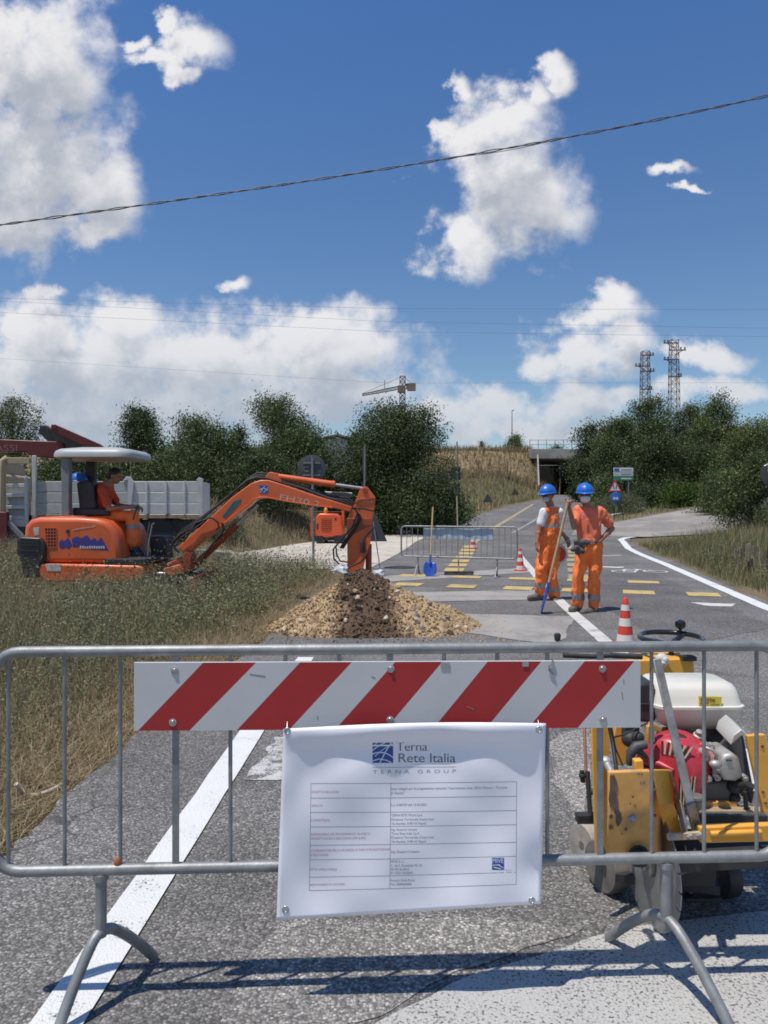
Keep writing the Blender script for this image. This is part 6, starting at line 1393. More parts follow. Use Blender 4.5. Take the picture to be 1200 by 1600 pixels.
c = P(1196,741,15.5); g = Vector((P(1212,0,15.5).x, 15.5, hz(P(1212,0,15.5).x, 15.5))); t = pole('round_sign', g, g*1+Vector((0,0,2.4)), .03, 'back of a round grey road sign cut off by the right edge', 'road sign')
disc(t, Vector((g.x-.05, g.y-.05, c.z)), .30)
mb = MB(); q_ = P(1199,728,15.35); mb.tube([q_, q_+Vector((-.06,0,.0)), q_+Vector((.02,0,.05)), q_+Vector((.02,0,-.12))], .014, 6); mb.build('bracket', m_steel, t)
# thin dark post behind the arm and the one left of the far barrier
g = G(569, 838); t = pole('street_post', g, P(570,697,g.y), .04, 'thin dark post sticking up behind the digger arm', 'post'); mb = MB(); mb.pprism([(567,697),(572,697),(572,735),(567,735)], g.y-.03, g.y+.03, g.y); mb.build('sleeve', m_back, t)
g = G(716, 822); t = pole('roadside_sign', g, P(714,690,g.y), .03, 'roadside signpost with dark panels against the big tree', 'road sign')
for y, w in ((740,10),(766,8),(800,6)):
    mb = MB(); mb.pprism([(714-w,y-10),(714+w*.6,y-10),(714+w*.6,y+10),(714-w,y+10)], g.y+.04, g.y+.06, g.y); mb.build('panel', m_back, t, bevel=.02)
# warning triangle on a folding stand, back view
g = G(592, 889); t = empty('warning_triangle', g, 'black backed warning triangle on a folding stand beside the digger arm', 'road sign')
mb = MB(); mb.prism([P(605,846,g.y), P(565,846,g.y), P(585,800,g.y)], (0,.015,0)); mb.build('panel', m_back, t, bevel=.02)
for a, b in (((583,815),(594,889)),((575,846),(572,888))):
    mb = MB(); mb.tube([P(*a,g.y-.05), P(*b,g.y-.02)], .014, 6); mb.build('leg', m_steel, t)
mb = MB(); mb.tube([P(572,880,g.y-.03), P(594,880,g.y-.03)], .01, 6); mb.build('brace', m_steel, t)
m_sred = M('sign_red', (.42,.04,.05), .5); m_swhite = M('sign_white', (.62,.62,.6), .5)
def tri(t, c, s, n=-1, mats=None):
    c = Vector(c); Tr = lambda k: [c+Vector((-s/2*k,0,-s*.29*k)), c+Vector((s/2*k,0,-s*.29*k)), c+Vector((0,0,s*.58*k))]
    mb = MB(); mb.prism(Tr(1), (0,.012,0)); mb.build('border', mats or m_sred, t, bevel=.01)
    if not mats: mb = MB(); mb.prism([p-Vector((0,.003,0)) for p in Tr(.68)], (0,.003,0)); return mb.build('face', m_swhite, t, smooth=0)
for px, py, lab in ((762,796,'nearer roadworks triangle seen from behind by the left verge'),(805,782,'farther roadworks triangle seen from behind by the left verge')):
    g = G(px, py); t = empty('roadworks_sign', g, lab, 'road sign', 'roadworks triangles along the left verge'); s = .66
    tri(t, g+Vector((0,0,.66)), s, mats=m_back)
    for dx in (-.18,.18):
        mb = MB(); mb.beam(g+Vector((dx,.03,-.05)), g+Vector((dx,.03,.5)), .05, .05); mb.build('leg', m_rust, t)
    mb = MB(); mb.box(g+Vector((0,.0,.17)), (.42,.04,.12)); mb.build('reflector', M('pinkish_board', (.45,.22,.18), .6), t)
# right hand group: triangle over blue disc, and the direction sign
g = G(963, 806); t = pole('warning_sign', g, P(962,752,g.y), .03, 'pole with a red bordered triangle above a round blue sign', 'road sign')
f_ = tri(t, P(961,762,g.y-.05), .78)
for dx in (-.07,.07):
    mb = MB(); mb.box(P(961,761,g.y-.056)+Vector((dx,0,0)), (.05,.003,.22), (0,dx*3,0)); mb.build('symbol', m_back, f_)
b_ = disc(t, P(962,777,g.y-.05), .29, mat=M('sign_blue', (.03,.13,.45), .45), name='blue_disc'); mb = MB(); c = P(962,778,g.y-.06); mb.prism([c+Vector((x,0,z)) for x, z in ((-.16,-.09),(-.02,-.09),(-.02,-.02),(.02,-.02),(.02,-.09),(.16,-.09),(.1,.07),(.03,.02),(-.03,.02),(-.1,.07))], (0,.004,0)); mb.build('symbol', m_swhite, b_)
g = G(982, 800); t = empty('direction_sign', g, 'direction signboard of white and green panels on a thin post', 'road sign')
mb = MB(); mb.tube([g-Vector((0,0,.1)), P(982,748,g.y)], .04, 8); mb.build('post', m_post, t)
for i, (ya, yb, mt) in enumerate(((731,737.3,m_swhite),(738,744,M('sign_pale', (.45,.50,.48), .5)),(744.7,751,M('sign_green', (.03,.20,.12), .5)))):
    mb = MB(); mb.pprism([(958,ya),(989,ya),(989,yb),(958,yb)], g.y-.07, g.y-.045, g.y); pn = mb.build('panel', mt, t, bevel=.01)
    if i == 0: mb = MB(); mb.pprism([(959,ya+.8),(967,ya+.8),(967,yb-.8),(959,yb-.8)], g.y-.075, g.y-.07, g.y); mb.build('blue_field', M('sign_blue', (0,0,0)), pn)
    mb = MB(); mb.pprism([(970,ya+2.2),(986,ya+2.2),(986,yb-2.2),(970,yb-2.2)], g.y-.074, g.y-.07, g.y); mb.build('lettering_strip', M('dull_letter', (.2,.25,.3), .6) if i < 2 else m_swhite, pn, smooth=0)
# manhole, kerb, fence stakes, odds and ends
g = G(625, 887); mb = MB(); mb.lathe([(.0,.014),(.33,.014),(.36,.008),(.37,0)], g, (0,0,1), 28); tag(mb.build('manhole_cover', m_dark, loc=g, smooth=30), 'dark round manhole cover left of the far barrier', 'manhole cover')
mb = MB(); pts = [G(925,806,.05), G(955,808,.06), G(985,802,.06), G(1005,797,.06)]
for a, b in zip(pts[:-1], pts[1:]): mb.beam(a, b, .22, .16)
tag(mb.build('kerb', M('pale_kerb', (.42,.40,.36), .85, var=.2, scale=3), loc=pts[1], bevel=.02), 'pale kerb at the mouth of the side road', kind='structure')
rf = random.Random(4); m_stake = M('weathered_wood', (.22,.185,.15), .85, var=.35, scale=5); m_stake_d = M('dark_wood_stake', (.05,.04,.035), .85, var=.3, scale=5)
g = G(1170, 850); g = Vector((P(1170,0,14.5).x, 14.5, hz(P(1170,0,14.5).x, 14.5))); t = empty('wooden_fence', g, 'weathered broken stake fence on the right bank', 'fence')
for i, (px, Y, h) in enumerate(((1150,16.5,.72),(1158,16.2,.8),(1165,16,.95),(1172,15.8,1.0),(1179,15.5,.95),(1186,15.2,.9),(1166,14.3,.62),(1174,14.2,.7),(1196,14,1.15),(1204,13.9,.9))):
    x = P(px,0,Y).x; z = hz(x, Y); mb = MB(); mb.beam((x, Y, z-.1), (x+rf.uniform(-.06,.06), Y+rf.uniform(-.05,.05), z+h*.55), rf.uniform(.035,.06), .035); mb.build('stake', m_stake_d if px in (1196,1166,1174) else m_stake, t, bevel=.006)
g = G(75, 1243); mb = MB(); mb.tube([P(25,1225,3.75), P(40,1243,3.8), P(60,1242,3.8), P(80,1235,3.85), P(97,1226,3.95)], .011, 8); o = mb.build('plastic_pipe', M('dirty_white_plastic', (.55,.48,.38), .6, var=.15, scale=9), loc=Vector((g.x, 3.8, 0)), smooth=70); tag(o, 'bent off white plastic pipe lying in the left verge', 'pipe')
g = G(640, 835); t = empty('dead_branch', g, 'pale dead branch lying under the big dark tree', 'branch'); rb = random.Random(8)
for k in range(9):
    a = g+Vector((rb.uniform(-.5,.3), rb.uniform(-.2,.2), .05)); b = a+Vector((rb.uniform(-.7,.7), rb.uniform(-.2,.2), rb.uniform(.2,.75))); mb = MB(); mb.tube([a, a.lerp(b,.5)+Vector((0,0,.08)), b], [.025,.018,.008], 5); mb.build('twig', M('bleached_wood', (.42,.40,.37), .8), t)

# ------------------------------------------------------------------ railway bank, underpass, buildings, masts
def terr(x, y): return hz(x, y)
ux0, ux1 = 17.3, 23.6
def bank(name, x0, x1, y0, top, label):
    n = 60; rows = []
    prof = [(y0-10, -.4), (y0-4, .1), (y0-1, 1.0), (y0+5, 1.0), (y0+14, 1.0), (y0+22, -.4)]
    vs = []; xs = np.linspace(x0, x1, n)
    for x in xs:
        b0 = hz(x, y0-8)
        for k, (y, f) in enumerate(prof):
            z = b0+.0 if k in (0,5) else (b0+(top-b0)*.22 if k == 1 else top+.25*noise.noise(Vector((x*.15, y*.2, 0))))
            if k == 0 or k == 5: z = b0-.3
            vs.append((x, y, z))
    m = len(prof); fs = [(i*m+k, (i+1)*m+k, (i+1)*m+k+1, i*m+k+1) for i in range(n-1) for k in range(m-1)]+[tuple(range(m)), tuple(reversed(range((n-1)*m, n*m)))]
    mb = MB(); mb.add(vs, fs); tag(mb.build(name, M('dry_bank', (.22,.165,.09), .95, var=.3, scale=.7, dirt=(.11,.105,.05), damt=.42, dscale=.25), smooth=180), label, kind='structure')
bank('railway_bank', -140, ux0, 86, 7.3, 'dry grassy railway bank left of the underpass')
bank('railway_bank', ux1, 200, 86, 7.6, 'dry grassy railway bank right of the underpass')
m_con = M('old_concrete', (.34,.32,.29), .85, var=.2, scale=1.2, dirt=(.15,.14,.12), damt=.4, dscale=.8)
zb = hz(20, 80)
t = empty('underpass', (20.8, 84, zb), 'concrete underpass bridge at the end of the road', 'underpass')
mb = MB(); mb.box(((ux0+ux1)/2+.6, 91, 7.0), (ux1-ux0+2.6, 15, 1.1)); mb.build('deck', m_con, t, bevel=.03)
for x in (ux0-.3, ux1+.3):
    mb = MB(); mb.box((x, 92, (zb+6.4)/2-.3), (.6, 13, 6.4-zb+.8)); mb.build('abutment', m_con, t)
mb = MB(); mb.prism([(ux0+.1,83.4,6.9),(ux0+.1,83.4,zb-.5),(ux0-1.0,77.5,zb-.5),(ux0-.9,78.0,zb+1.0)], (-.14,.04,0)); mb.build('wing_wall', M('pale_concrete', (.30,.285,.255), .85, var=.15, scale=1), t)
mb = MB(); mb.box(((ux0+ux1)/2, 100, (zb+6.5)/2), (ux1-ux0, .4, 6.5-zb)); mb.build('far_gloom', M('far_gloom_black', (.03,.03,.028), .9), t)  # added dark panel across the passage, stands for the gloom inside
rail_t = empty('bridge_railing', (20.8, 83.7, 7.5), 'thin metal railing above the underpass', 'railing')
for i in range(9):
    x = ux0-.8+i*.95; mb = MB(); mb.tube([(x,83.7,7.5),(x,83.7,8.6)], .035, 6); mb.build('post', m_post, rail_t)
for z in (8.05, 8.55): mb = MB(); mb.tube([(ux0-.8,83.7,z),(ux0+6.8,83.7,z)], .03, 6); mb.build('rail', m_post, rail_t)
def house(name, px, py_base, Y, w, d, h, roof, rot, wallm, roofm, label, overh=.3):
    c = P(px, py_base, Y); t = empty(name, c, label, 'house'); R = Matrix.Rotation(rot, 3, 'Z'); L_ = lambda x, y, z: c+R@Vector((x,y,z))
    mb = MB(); mb.prism([L_(-w/2,-d/2,-4), L_(-w/2,-d/2,h), L_(0,-d/2,h+roof), L_(w/2,-d/2,h), L_(w/2,-d/2,-4)], R@Vector((0,d,0))); mb.build('wall', wallm, t, smooth=0)
    for s in (-1,1):
        mb = MB(); k = overh; sl_ = roof/(w/2); a, b = (0, h+roof+.08), (s*(w/2+k), h-k*sl_+.08)
        mb.prism([L_(a[0],-d/2-k,a[1]), L_(b[0],-d/2-k,b[1]), L_(b[0],-d/2-k,b[1]+.14), L_(a[0],-d/2-k,a[1]+.14)], R@Vector((0,d+2*k,0))); mb.build('roof', roofm, t, smooth=0)
    for x in (-w*.22, w*.22):
        mb = MB(); q = [L_(x-.45,-d/2-.02,h*.35), L_(x+.45,-d/2-.02,h*.35), L_(x+.45,-d/2-.02,h*.35+1.2), L_(x-.45,-d/2-.02,h*.35+1.2)]; mb.prism(q, R@Vector((0,.06,0))); mb.build('window', m_dark, t, smooth=0)
    return t
m_wallw = M('white_render', (.55,.54,.52), .85, var=.08, scale=1); m_roofg = M('grey_roof', (.20,.19,.19), .8, var=.15, scale=2); m_roofr = M('terracotta_roof', (.33,.15,.09), .8, var=.2, scale=3); m_walle = M('pale_terracotta', (.55,.34,.25), .85, var=.08, scale=1)
house('house', 424, 762, 44, 2.2, 8, 1.3, .6, .5, m_wallw, m_roofg, 'small white gabled house half hidden behind the left trees')
house('house', 520, 745, 62, 8, 8, 2.0, 1.0, .15, m_wallw, m_roofg, 'long grey roofed house peeping over the trees left of the big tree')
house('house', 1146, 735, 72, 8, 9, 2.6, 1.2, -.5, m_walle, m_roofr, 'terracotta coloured house glimpsed between the right hand trees')
m_lat = M('rusty_lattice', (.11,.085,.08), .7, .3, var=.2, scale=3)
def lattice(t, a, b, w0, w1, n, r, name):
    a, b = Vector(a), Vector(b); mb = MB(); d = (b-a); u, v = perp(d); 
    if abs(d.z) > d.length*.8: u, v = Vector((1,0,0)), Vector((0,1,0))
    cs = [(u*sx+v*sy) for sx, sy in ((-1,-1),(1,-1),(1,1),(-1,1))]
    at = lambda k, i: a+d*(i/n)+cs[k % 4]*((w0+(w1-w0)*i/n)/2)
    for k in range(4): mb.tube([at(k,0), at(k,n)], r*1.4, 4)
    for i in range(n):
        for k in range(4): mb.tube([at(k,i), at(k+1,i+1)], r, 3); mb.tube([at(k+1,i), at(k,i+1)], r, 3)
        for k in range(4): mb.tube([at(k,i+1), at(k+1,i+1)], r, 3)
    return mb.build(name, m_lat, t, smooth=0)
for px, top, Y, lab, arms in ((1053,531,78,'taller right hand lattice pylon above the trees',((536,-1,1.3),(547,1,1.6),(562,-1,1.3),(588,1,.9))),(1008,549,80,'shorter left hand lattice pylon above the trees',((555,1,1.1),(572,-1,1.3),(580,1,1.2),(608,1,.8)))):
    b0 = P(px, 700, Y); t = empty('pylon', (b0.x, Y, hz(b0.x, 66)), lab, 'pylon', 'rusty lattice pylons on the right')
    tp = P(px, top, Y); lattice(t, (b0.x, Y, 1.5), tp, 1.2, .72, 22, .022, 'mast')
    for y, s, l in arms:
        z = P(px, y, Y).z; l *= .6; mb = MB(); mb.beam((b0.x-s*.5, Y, z), (b0.x+s*(l+.3), Y, z), .12, .10); mb.tube([(b0.x, Y-.3, z-.6), (b0.x+s*l, Y, z)], .04, 4)
        for q_ in (.55, 1.0): mb.lathe([(.03,0),(.12,.03),(.03,.1),(.12,.16),(.03,.25)], (b0.x+s*l*q_+s*.2, Y, z+.08), (0,0,1), 8)
        mb.build('arm', m_lat, t, smooth=0)
# tower crane far off
Yc = 170; t = empty('tower_crane', (P(628,0,Yc).x, Yc, 2), 'tower crane standing behind the big tree', 'tower crane'); m_cr = M('crane_tan', (.22,.17,.13), .7, .2, var=.15, scale=.5)
mst = lattice(t, P(628,760,Yc), P(629,588,Yc), 1.35, 1.2, 20, .055, 'mast'); 
jb = lattice(t, P(622,606,Yc), P(566,617,Yc), .75, .45, 14, .035, 'jib'); lattice(t, P(634,604,Yc), P(648,603,Yc), 1.0, 1.0, 4, .07, 'counter_jib')
mb = MB(); mb.box(P(643,605,Yc), (1.9,1.3,1.6)); mb.build('counterweight', m_cr, t); mb = MB(); mb.box(P(627,608,Yc), (1.7,1.5,1.5)); mb.build('cab', m_cr, t)
mb = MB(); mb.box(P(628,636,Yc), (2.0,2.0,.5)); mb.build('collar', m_cr, t); mb = MB(); mb.tube([P(601,608,Yc), P(601,594,Yc)], .07, 4); mb.build('trolley_mast', m_cr, t)
for a, b in (((629,588),(566,615)),((629,588),(648,602))):
    mb = MB(); mb.tube([P(*a,Yc), P(*b,Yc)], .05, 4); mb.build('tie', m_cr, t)
# lamp post and small things on the bank
t = empty('lamp_post', P(800,712,96), 'tall thin lamp post on the railway bank', 'lamp post'); mb = MB(); mb.tube([P(800,716,96), P(800,642,96)], [.09,.05], 6); mb.build('pole', m_post, t); mb = MB(); mb.beam(P(799.5,642,96), P(803,641,96), .15, .1); mb.build('lamp_head', m_post, t)
t = empty('bank_sign', P(793,760,80), 'dark backed sign low on the railway bank', 'road sign'); mb = MB(); mb.tube([P(793,762,77), P(793,745,77)], .05, 6); mb.build('post', m_post, t); mb = MB(); mb.prism([P(788,746,77),P(797,745,77),P(797,752,77),P(793,757,77),P(789,753,77)], (0,.05,0)); mb.build('panel', m_back, t)
t = empty('bank_post', P(812,762,78), 'short dark post on the railway bank beside the wing wall', 'post'); mb = MB(); mb.tube([P(812,764,78), P(812,749,78)], .13, 6); mb.build('stump', m_stake_d, t)
# overhead cable: twisted bundle
def cable():
    key = [(-260,392),(0,343),(240,318),(450,293),(700,250),(800,232),(870,217),(1000,187),(1200,148),(1440,92)]
    kx = [k[0] for k in key]; ky = [k[1] for k in key]; xs = np.linspace(-260, 1440, 300)
    co = np.polyfit(kx, ky, 3); Yc_ = 12.
    ctr = [P(x, float(np.polyval(co, x)), Yc_) for x in xs]
    a = ctr[0]; t = empty('overhead_cable', ctr[150], 'twisted grey overhead cable crossing the sky', 'cable'); m_c = M('grey_cable', (.12,.13,.14), .6)
    for ph, rr_ in ((0,.0095),(PI,.0095)):
        mb = MB(); mb.tube([c+Vector((0, math.cos(i*.55+ph)*.011, math.sin(i*.55+ph)*.011+.006*math.sin(i*.13+ph))) for i, c in enumerate(ctr)], rr_, 6); mb.build('strand', m_c, t, smooth=70)
    mb = MB(); sag = [ctr[i]+Vector((0,-.02,-.045*math.sin(PI*(i-168)/34))) for i in range(168, 203)]; mb.tube(sag, .006, 5); mb.build('loose_wire', m_c, t, smooth=70)
cable()
for (ya, yb, yc, Y, lab_) in ((466,482,484,60,'highest thin distant power line across the lower sky'),(470,508,513,64,'second of the thin distant power lines, just under the highest'),(488,523,526,64,'third thin distant power line, above the pylon tips'),(560,606,598,75,'lowest thin distant power line, falling to the crane')):
    pts = [P(x, np.interp(x,[-300,0,600,1200,1500],[ya-12,ya,(ya+yb*3)/4+4,yc,yc-6]), Y) for x in np.linspace(-300,1500,40)]
    mb = MB(); mb.tube(pts, .009, 4); tag(mb.build('power_line', M('far_wire', (.12,.14,.17), .6), loc=pts[20], smooth=0), lab_, 'power line', 'thin distant power lines')
# ------------------------------------------------------------------ trees and shrubs
m_bark = M('bark', (.075,.06,.048), .9, var=.35, scale=6, bump=.5, bscale=20)
LM = {'dark': leaf_mat('dark_leaf', (.014,.026,.011), (.15,.195,.075)), 'mid': leaf_mat('mid_leaf', (.026,.045,.017), (.21,.26,.095)),
      'pop': leaf_mat('poplar_leaf', (.022,.041,.018), (.18,.225,.095)), 'pale': leaf_mat('pale_leaf', (.06,.08,.04), (.24,.26,.15)), 'bright': leaf_mat('bright_leaf', (.03,.06,.012), (.11,.17,.03))}
def leaf_quads(cen, size, r, up=.35):
    n = len(cen); a = r.normal(size=(n,3)); a /= np.linalg.norm(a, axis=1)[:,None]
    nn = r.normal(size=(n,3)); nn[:,2] += up*2; nn -= a*(nn*a).sum(1)[:,None]; nn /= np.linalg.norm(nn, axis=1)[:,None]; b = np.cross(nn, a)
    s = (size*r.uniform(.6,1.35,n))[:,None]; w = s*r.uniform(.38,.6,n)[:,None]
    V = np.stack([cen-a*s*.5, cen+b*w*.5+nn*s*.06, cen+a*s*.5, cen-b*w*.5+nn*s*.06], 1).reshape(-1,3)
    return V, np.arange(n*4).reshape(n,4)
def tree(px, base, top, wid, Y, kind, label, shape='round', leaf=.11, n=9000, seed=0, name='tree', group=None, depth=None, bz=None, cat='tree', gap=.0):
    n = int(n*2.5); leaf = leaf*1.0
    r = np.random.default_rng(seed+100); x = P(px,0,Y).x; z0 = hz(x, Y) if bz is None else bz; H = P(0,top,Y).z-z0; W = wid/F*Y; D = W*(depth or .85)
    t = empty(name, (x, Y, z0), label, cat, group); o = np.array((x, Y, z0))
    B = []; nb_ = {'round':30,'poplar':34,'bush':28,'tall':28}[shape]; zlo = max((base and (P(0,base,Y).z-z0)) or 0, 0)
    for i in range(nb_):
        f = (i+r.uniform(0,1))/nb_; a = r.uniform(0, 2*PI)
        if shape == 'poplar': env = (.35+.65*math.sin(PI*min(1,(1-f)*.9+.12))); k = .55
        elif shape == 'bush': env = math.sqrt(max(0, 1-(f*.97)**2)); k = .68
        elif shape == 'tall': env = math.sin(PI*(.18+.74*f))**.8; k = .62
        else: env = math.sin(PI*(.16+.72*f))**.65; k = .64
        rad = env*r.uniform(.15,.95)**.6*k; br = (.13+.22*r.uniform())*(W if shape != 'poplar' else W*.9)*(.75+.35*env)/1.15
        z = zlo+(H-zlo)*(.08+.86*f); br = min(br, (H-z)*1.05+.02*H+.1*W)
        B.append((o+np.array((math.cos(a)*rad*W*.75, math.sin(a)*rad*D*.75, z)), br))
    for _ in range(15):      # ragged leader sprigs
        a = r.uniform(0,2*PI); e = r.uniform(.2,.95); B.append((o+np.array((math.cos(a)*W*.36*e, math.sin(a)*D*.36*e, zlo+(H-zlo)*(1.0-.42*e*e)-.05*H*r.uniform())), W*.075*r.uniform(.6,1.6)))
    bw = np.array([b[1]**2.3 for b in B]); bw /= bw.sum(); pick = r.choice(len(B), n, p=bw)
    bc = np.array([b[0] for b in B])[pick]; br = np.array([b[1] for b in B])[pick]
    d = r.normal(size=(n,3)); d /= np.linalg.norm(d, axis=1)[:,None]; rad = (r.uniform(size=n)**.42)*np.where(r.uniform(size=n) < .13, 1.3, 1.0)
    # twig-sized clumps: snap most leaves to a few hundred clump centres
    cen = bc+d*(br*rad)[:,None]*np.array((1,1,.85)); m = n//28; cl = cen[r.integers(0,n,m)]; j = r.integers(0,m,n); sel = r.uniform(size=n) < .62
    cen[sel] = cl[j[sel]]+r.normal(size=(sel.sum(),3))*leaf*2.0
    cen[:,2] = np.maximum(cen[:,2], z0+.03)
    ct = r.normal(size=m)*.3; tint = np.clip(.40+r.uniform(-.1,.12)+np.where(sel, ct[j], 0)+r.normal(size=n)*.16, 0, 1)
    V, Q_ = leaf_quads(cen, np.full(n, leaf), r)
    finish(np_mesh('crown', V-o, Q_, tint), 'crown', LM[kind], t, smooth=0)
    mb = MB(); tr_ = max(.03*H, .05); th = H*(.78 if shape == 'poplar' else .5); pts = [Vector(o)+Vector((0,0,-.15)), Vector(o)+Vector((.02*H,0,th*.4)), Vector(o)+Vector((0,.01*H,th))]
    mb.tube(pts, [tr_, tr_*.7, tr_*.35], 8)
    for k in range(0, nb_, 2):
        c = Vector(B[k][0]); s = Vector(o)+Vector((0,0,min(th*.95, max(.12*H, (c.z-z0)*.55)))); mid = s.lerp(c,.5)+Vector((0,0,.04*H)); mb.tube([s, mid, c], [tr_*.38, tr_*.24, tr_*.1], 5)
    tag(mb.build('trunk', m_bark, t, smooth=70), kind=None); return t
GL, GR = 'trees along the left side', 'trees on the right before the railway bank'
tree(22, 720, 618, 85, 30, 'pale', 'pale feathery tree at the far left above the crane', 'tall', .085, 3600, 1, group=GL)
tree(216, 800, 636, 92, 33, 'pop', 'upright dark tree right of the excavator canopy', 'tall', .10, 9000, 2, group=GL)
tree(318, 800, 654, 100, 31, 'mid', 'broad green tree above the tipper bed', 'round', .10, 9000, 3, group=GL)
tree(373, 800, 668, 48, 34, 'dark', 'narrow dark tree between the broad tree and the poplar', 'tall', .10, 4500, 4, group=GL)
tree(438, 790, 618, 92, 44, 'pop', 'tall dense poplar behind the digger boom', 'poplar', .13, 10000, 5, group=GL)
tree(478, 840, 676, 125, 29, 'mid', 'wide bushy tree just left of the big dark tree', 'round', .095, 9500, 6, group=GL)
tree(560, 830, 672, 60, 31, 'dark', 'ragged tree rising against the left flank of the big dark tree', 'tall', .10, 5000, 7, group=GL)
tree(640, 842, 636, 172, 29.5, 'dark', 'big dark tree with foliage down to the road', 'bush', .095, 24000, 8, group=GL, depth=.9)
tree(560, 842, 735, 90, 28.5, 'dark', 'low dark shrub at the left foot of the big tree', 'bush', .09, 6000, 9, name='shrub', cat='shrub')
tree(690, 835, 760, 75, 28.5, 'dark', 'low dark shrub at the right foot of the big tree', 'bush', .09, 5500, 10, name='shrub', cat='shrub')
tree(280, 830, 705, 150, 26.5, 'mid', 'green thicket behind the tipper bed', 'bush', .09, 9000, 11, name='shrub', cat='shrub')
tree(400, 830, 712, 130, 26, 'dark', 'dark thicket behind the raised digger boom', 'bush', .09, 9000, 12, name='shrub', cat='shrub')
tree(120, 820, 715, 150, 27, 'dark', 'dark thicket seen under the excavator canopy', 'bush', .10, 8000, 13, name='shrub', cat='shrub')
tree(-10, 820, 700, 110, 29, 'mid', 'green thicket at the left edge behind the truck', 'bush', .10, 5000, 14, name='shrub', cat='shrub')
tree(345, 880, 800, 70, 21.8, 'pale', 'grey green weedy bush on the dry bank by the gravel', 'bush', .05, 4500, 15, name='shrub', cat='shrub')
tree(935, 790, 658, 78, 66, 'dark', 'dark tree beside the underpass', 'round', .17, 9000, 21, group=GR)
tree(968, 790, 652, 75, 60, 'mid', 'green tree behind the direction sign', 'round', .16, 8000, 22, group=GR)
tree(1020, 790, 618, 105, 62, 'mid', 'tall tree in front of the left pylon', 'tall', .17, 10000, 23, group=GR)
tree(1082, 790, 632, 80, 60, 'dark', 'dark tree between the pylons and the tallest tree', 'round', .16, 8000, 24, group=GR)
tree(1122, 790, 622, 88, 57, 'mid', 'tall loose tree right of the pylons', 'tall', .16, 9000, 25, group=GR)
tree(960, 800, 690, 90, 52, 'dark', 'lower dark tree right behind the direction sign', 'bush', .14, 9000, 26, group=GR)
tree(1030, 800, 690, 120, 50, 'dark', 'wide dark tree at the back of the side road', 'bush', .14, 11000, 27, group=GR)
tree(1100, 800, 700, 110, 52, 'dark', 'dark tree where the side road ends', 'bush', .14, 9500, 28, group=GR)
tree(1180, 800, 658, 105, 46, 'mid', 'green tree at the right edge above the bank', 'round', .13, 9500, 29, group=GR)
tree(912, 800, 722, 34, 60, 'dark', 'dark shrub hiding the right side of the underpass', 'bush', .14, 5000, 30, name='shrub', cat='shrub')
tree(1066, 800, 758, 72, 43, 'bright', 'bright green bush beside the side road', 'bush', .10, 5000, 31, name='shrub', cat='shrub')
tree(1010, 800, 765, 60, 45, 'dark', 'small dark bush left of the bright green bush', 'bush', .10, 4000, 32, name='shrub', cat='shrub')
tree(1130, 800, 742, 90, 36, 'mid', 'grey green bush where the side road disappears', 'bush', .09, 7000, 33, name='shrub', cat='shrub')
tree(1172, 815, 712, 88, 25, 'mid', 'olive bush on the bank below the round sign', 'bush', .075, 9500, 34, name='shrub', cat='shrub')
tree(944, 806, 748, 34, 48, 'mid', 'slim green shrub left of the warning sign pole', 'tall', .10, 3000, 35, name='shrub', cat='shrub')
tree(975, 806, 776, 60, 41, 'pale', 'dry low bush at the foot of the direction sign', 'bush', .07, 4000, 36, name='shrub', cat='shrub')
tree(803, 712, 681, 26, 95, 'mid', 'small round tree alone on the railway bank', 'round', .16, 2500, 37, bz=7.3)
tree(752, 712, 688, 6, 95, 'dark', 'tiny cypress on the railway bank', 'poplar', .12, 700, 38, bz=7.3)
tree(868, 712, 700, 22, 99, 'dark', 'low dark shrub above the underpass', 'bush', .16, 1500, 39, bz=7.3, name='shrub', cat='shrub')

# ------------------------------------------------------------------ grass and weeds
gm = {'dry': leaf_mat('dry_grass', (.20,.15,.08), (.52,.42,.26), .2, .8), 'green': leaf_mat('green_grass', (.085,.10,.035), (.32,.32,.15), .25, .7), 'weed': leaf_mat('weed_leaf', (.085,.10,.045), (.34,.34,.20), .25, .7), 'seed': leaf_mat('seed_heads', (.28,.24,.17), (.55,.48,.38), .2, .8), 'bank': leaf_mat('bank_grass', (.17,.125,.065), (.44,.34,.20), .2, .8)}
def blades(name, x, y, z, h, w, lean, mat, r, label=None, tint=None, kindlab=True):
    n = len(x); a = r.uniform(0, 2*PI, n); dx, dy = np.cos(a), np.sin(a); b = r.uniform(0, 2*PI, n); lx, ly = np.cos(b)*lean*h*r.uniform(.2,1,n), np.sin(b)*lean*h*r.uniform(.2,1,n)
    p = np.stack([x,y,z-.02],-1); wv = np.stack([dx*w/2, dy*w/2, np.zeros(n)],-1); mid = p+np.stack([lx*.3, ly*.3, h*.58],-1); tip = p+np.stack([lx, ly, h],-1)
    V = np.stack([p-wv, p+wv, mid-wv*.75, mid+wv*.75, tip],1).reshape(-1,3); i = np.arange(n)*5
    T = np.stack([np.stack([i,i+1,i+3],-1), np.stack([i,i+3,i+2],-1), np.stack([i+2,i+3,i+4],-1)],1).reshape(-1,3)
    tt = np.repeat(tint if tint is not None else np.clip(r.normal(.5,.22,n),0,1), 3)
    o = finish(np_mesh(name, V, T, tt), name, mat, smooth=0); tag(o, label, kind='stuff'); return tip
rg = np.random.default_rng(5)
nz2 = lambda x, y, s, k=0.: np.array([noise.noise(Vector((a*s, b*s, k))) for a, b in zip(x, y)])
def scatter(n, x0, x1, y0, y1, fn, power=1.6):
    """denser towards the camera; fn(x, y) -> keep mask"""
    y = y0+(y1-y0)*rg.uniform(size=n)**power; x = x0+(x1-x0)*rg.uniform(size=n); k = fn(x, y); return x[k], y[k]
heapclear = lambda x, y: heap_h(x, y) <= .02
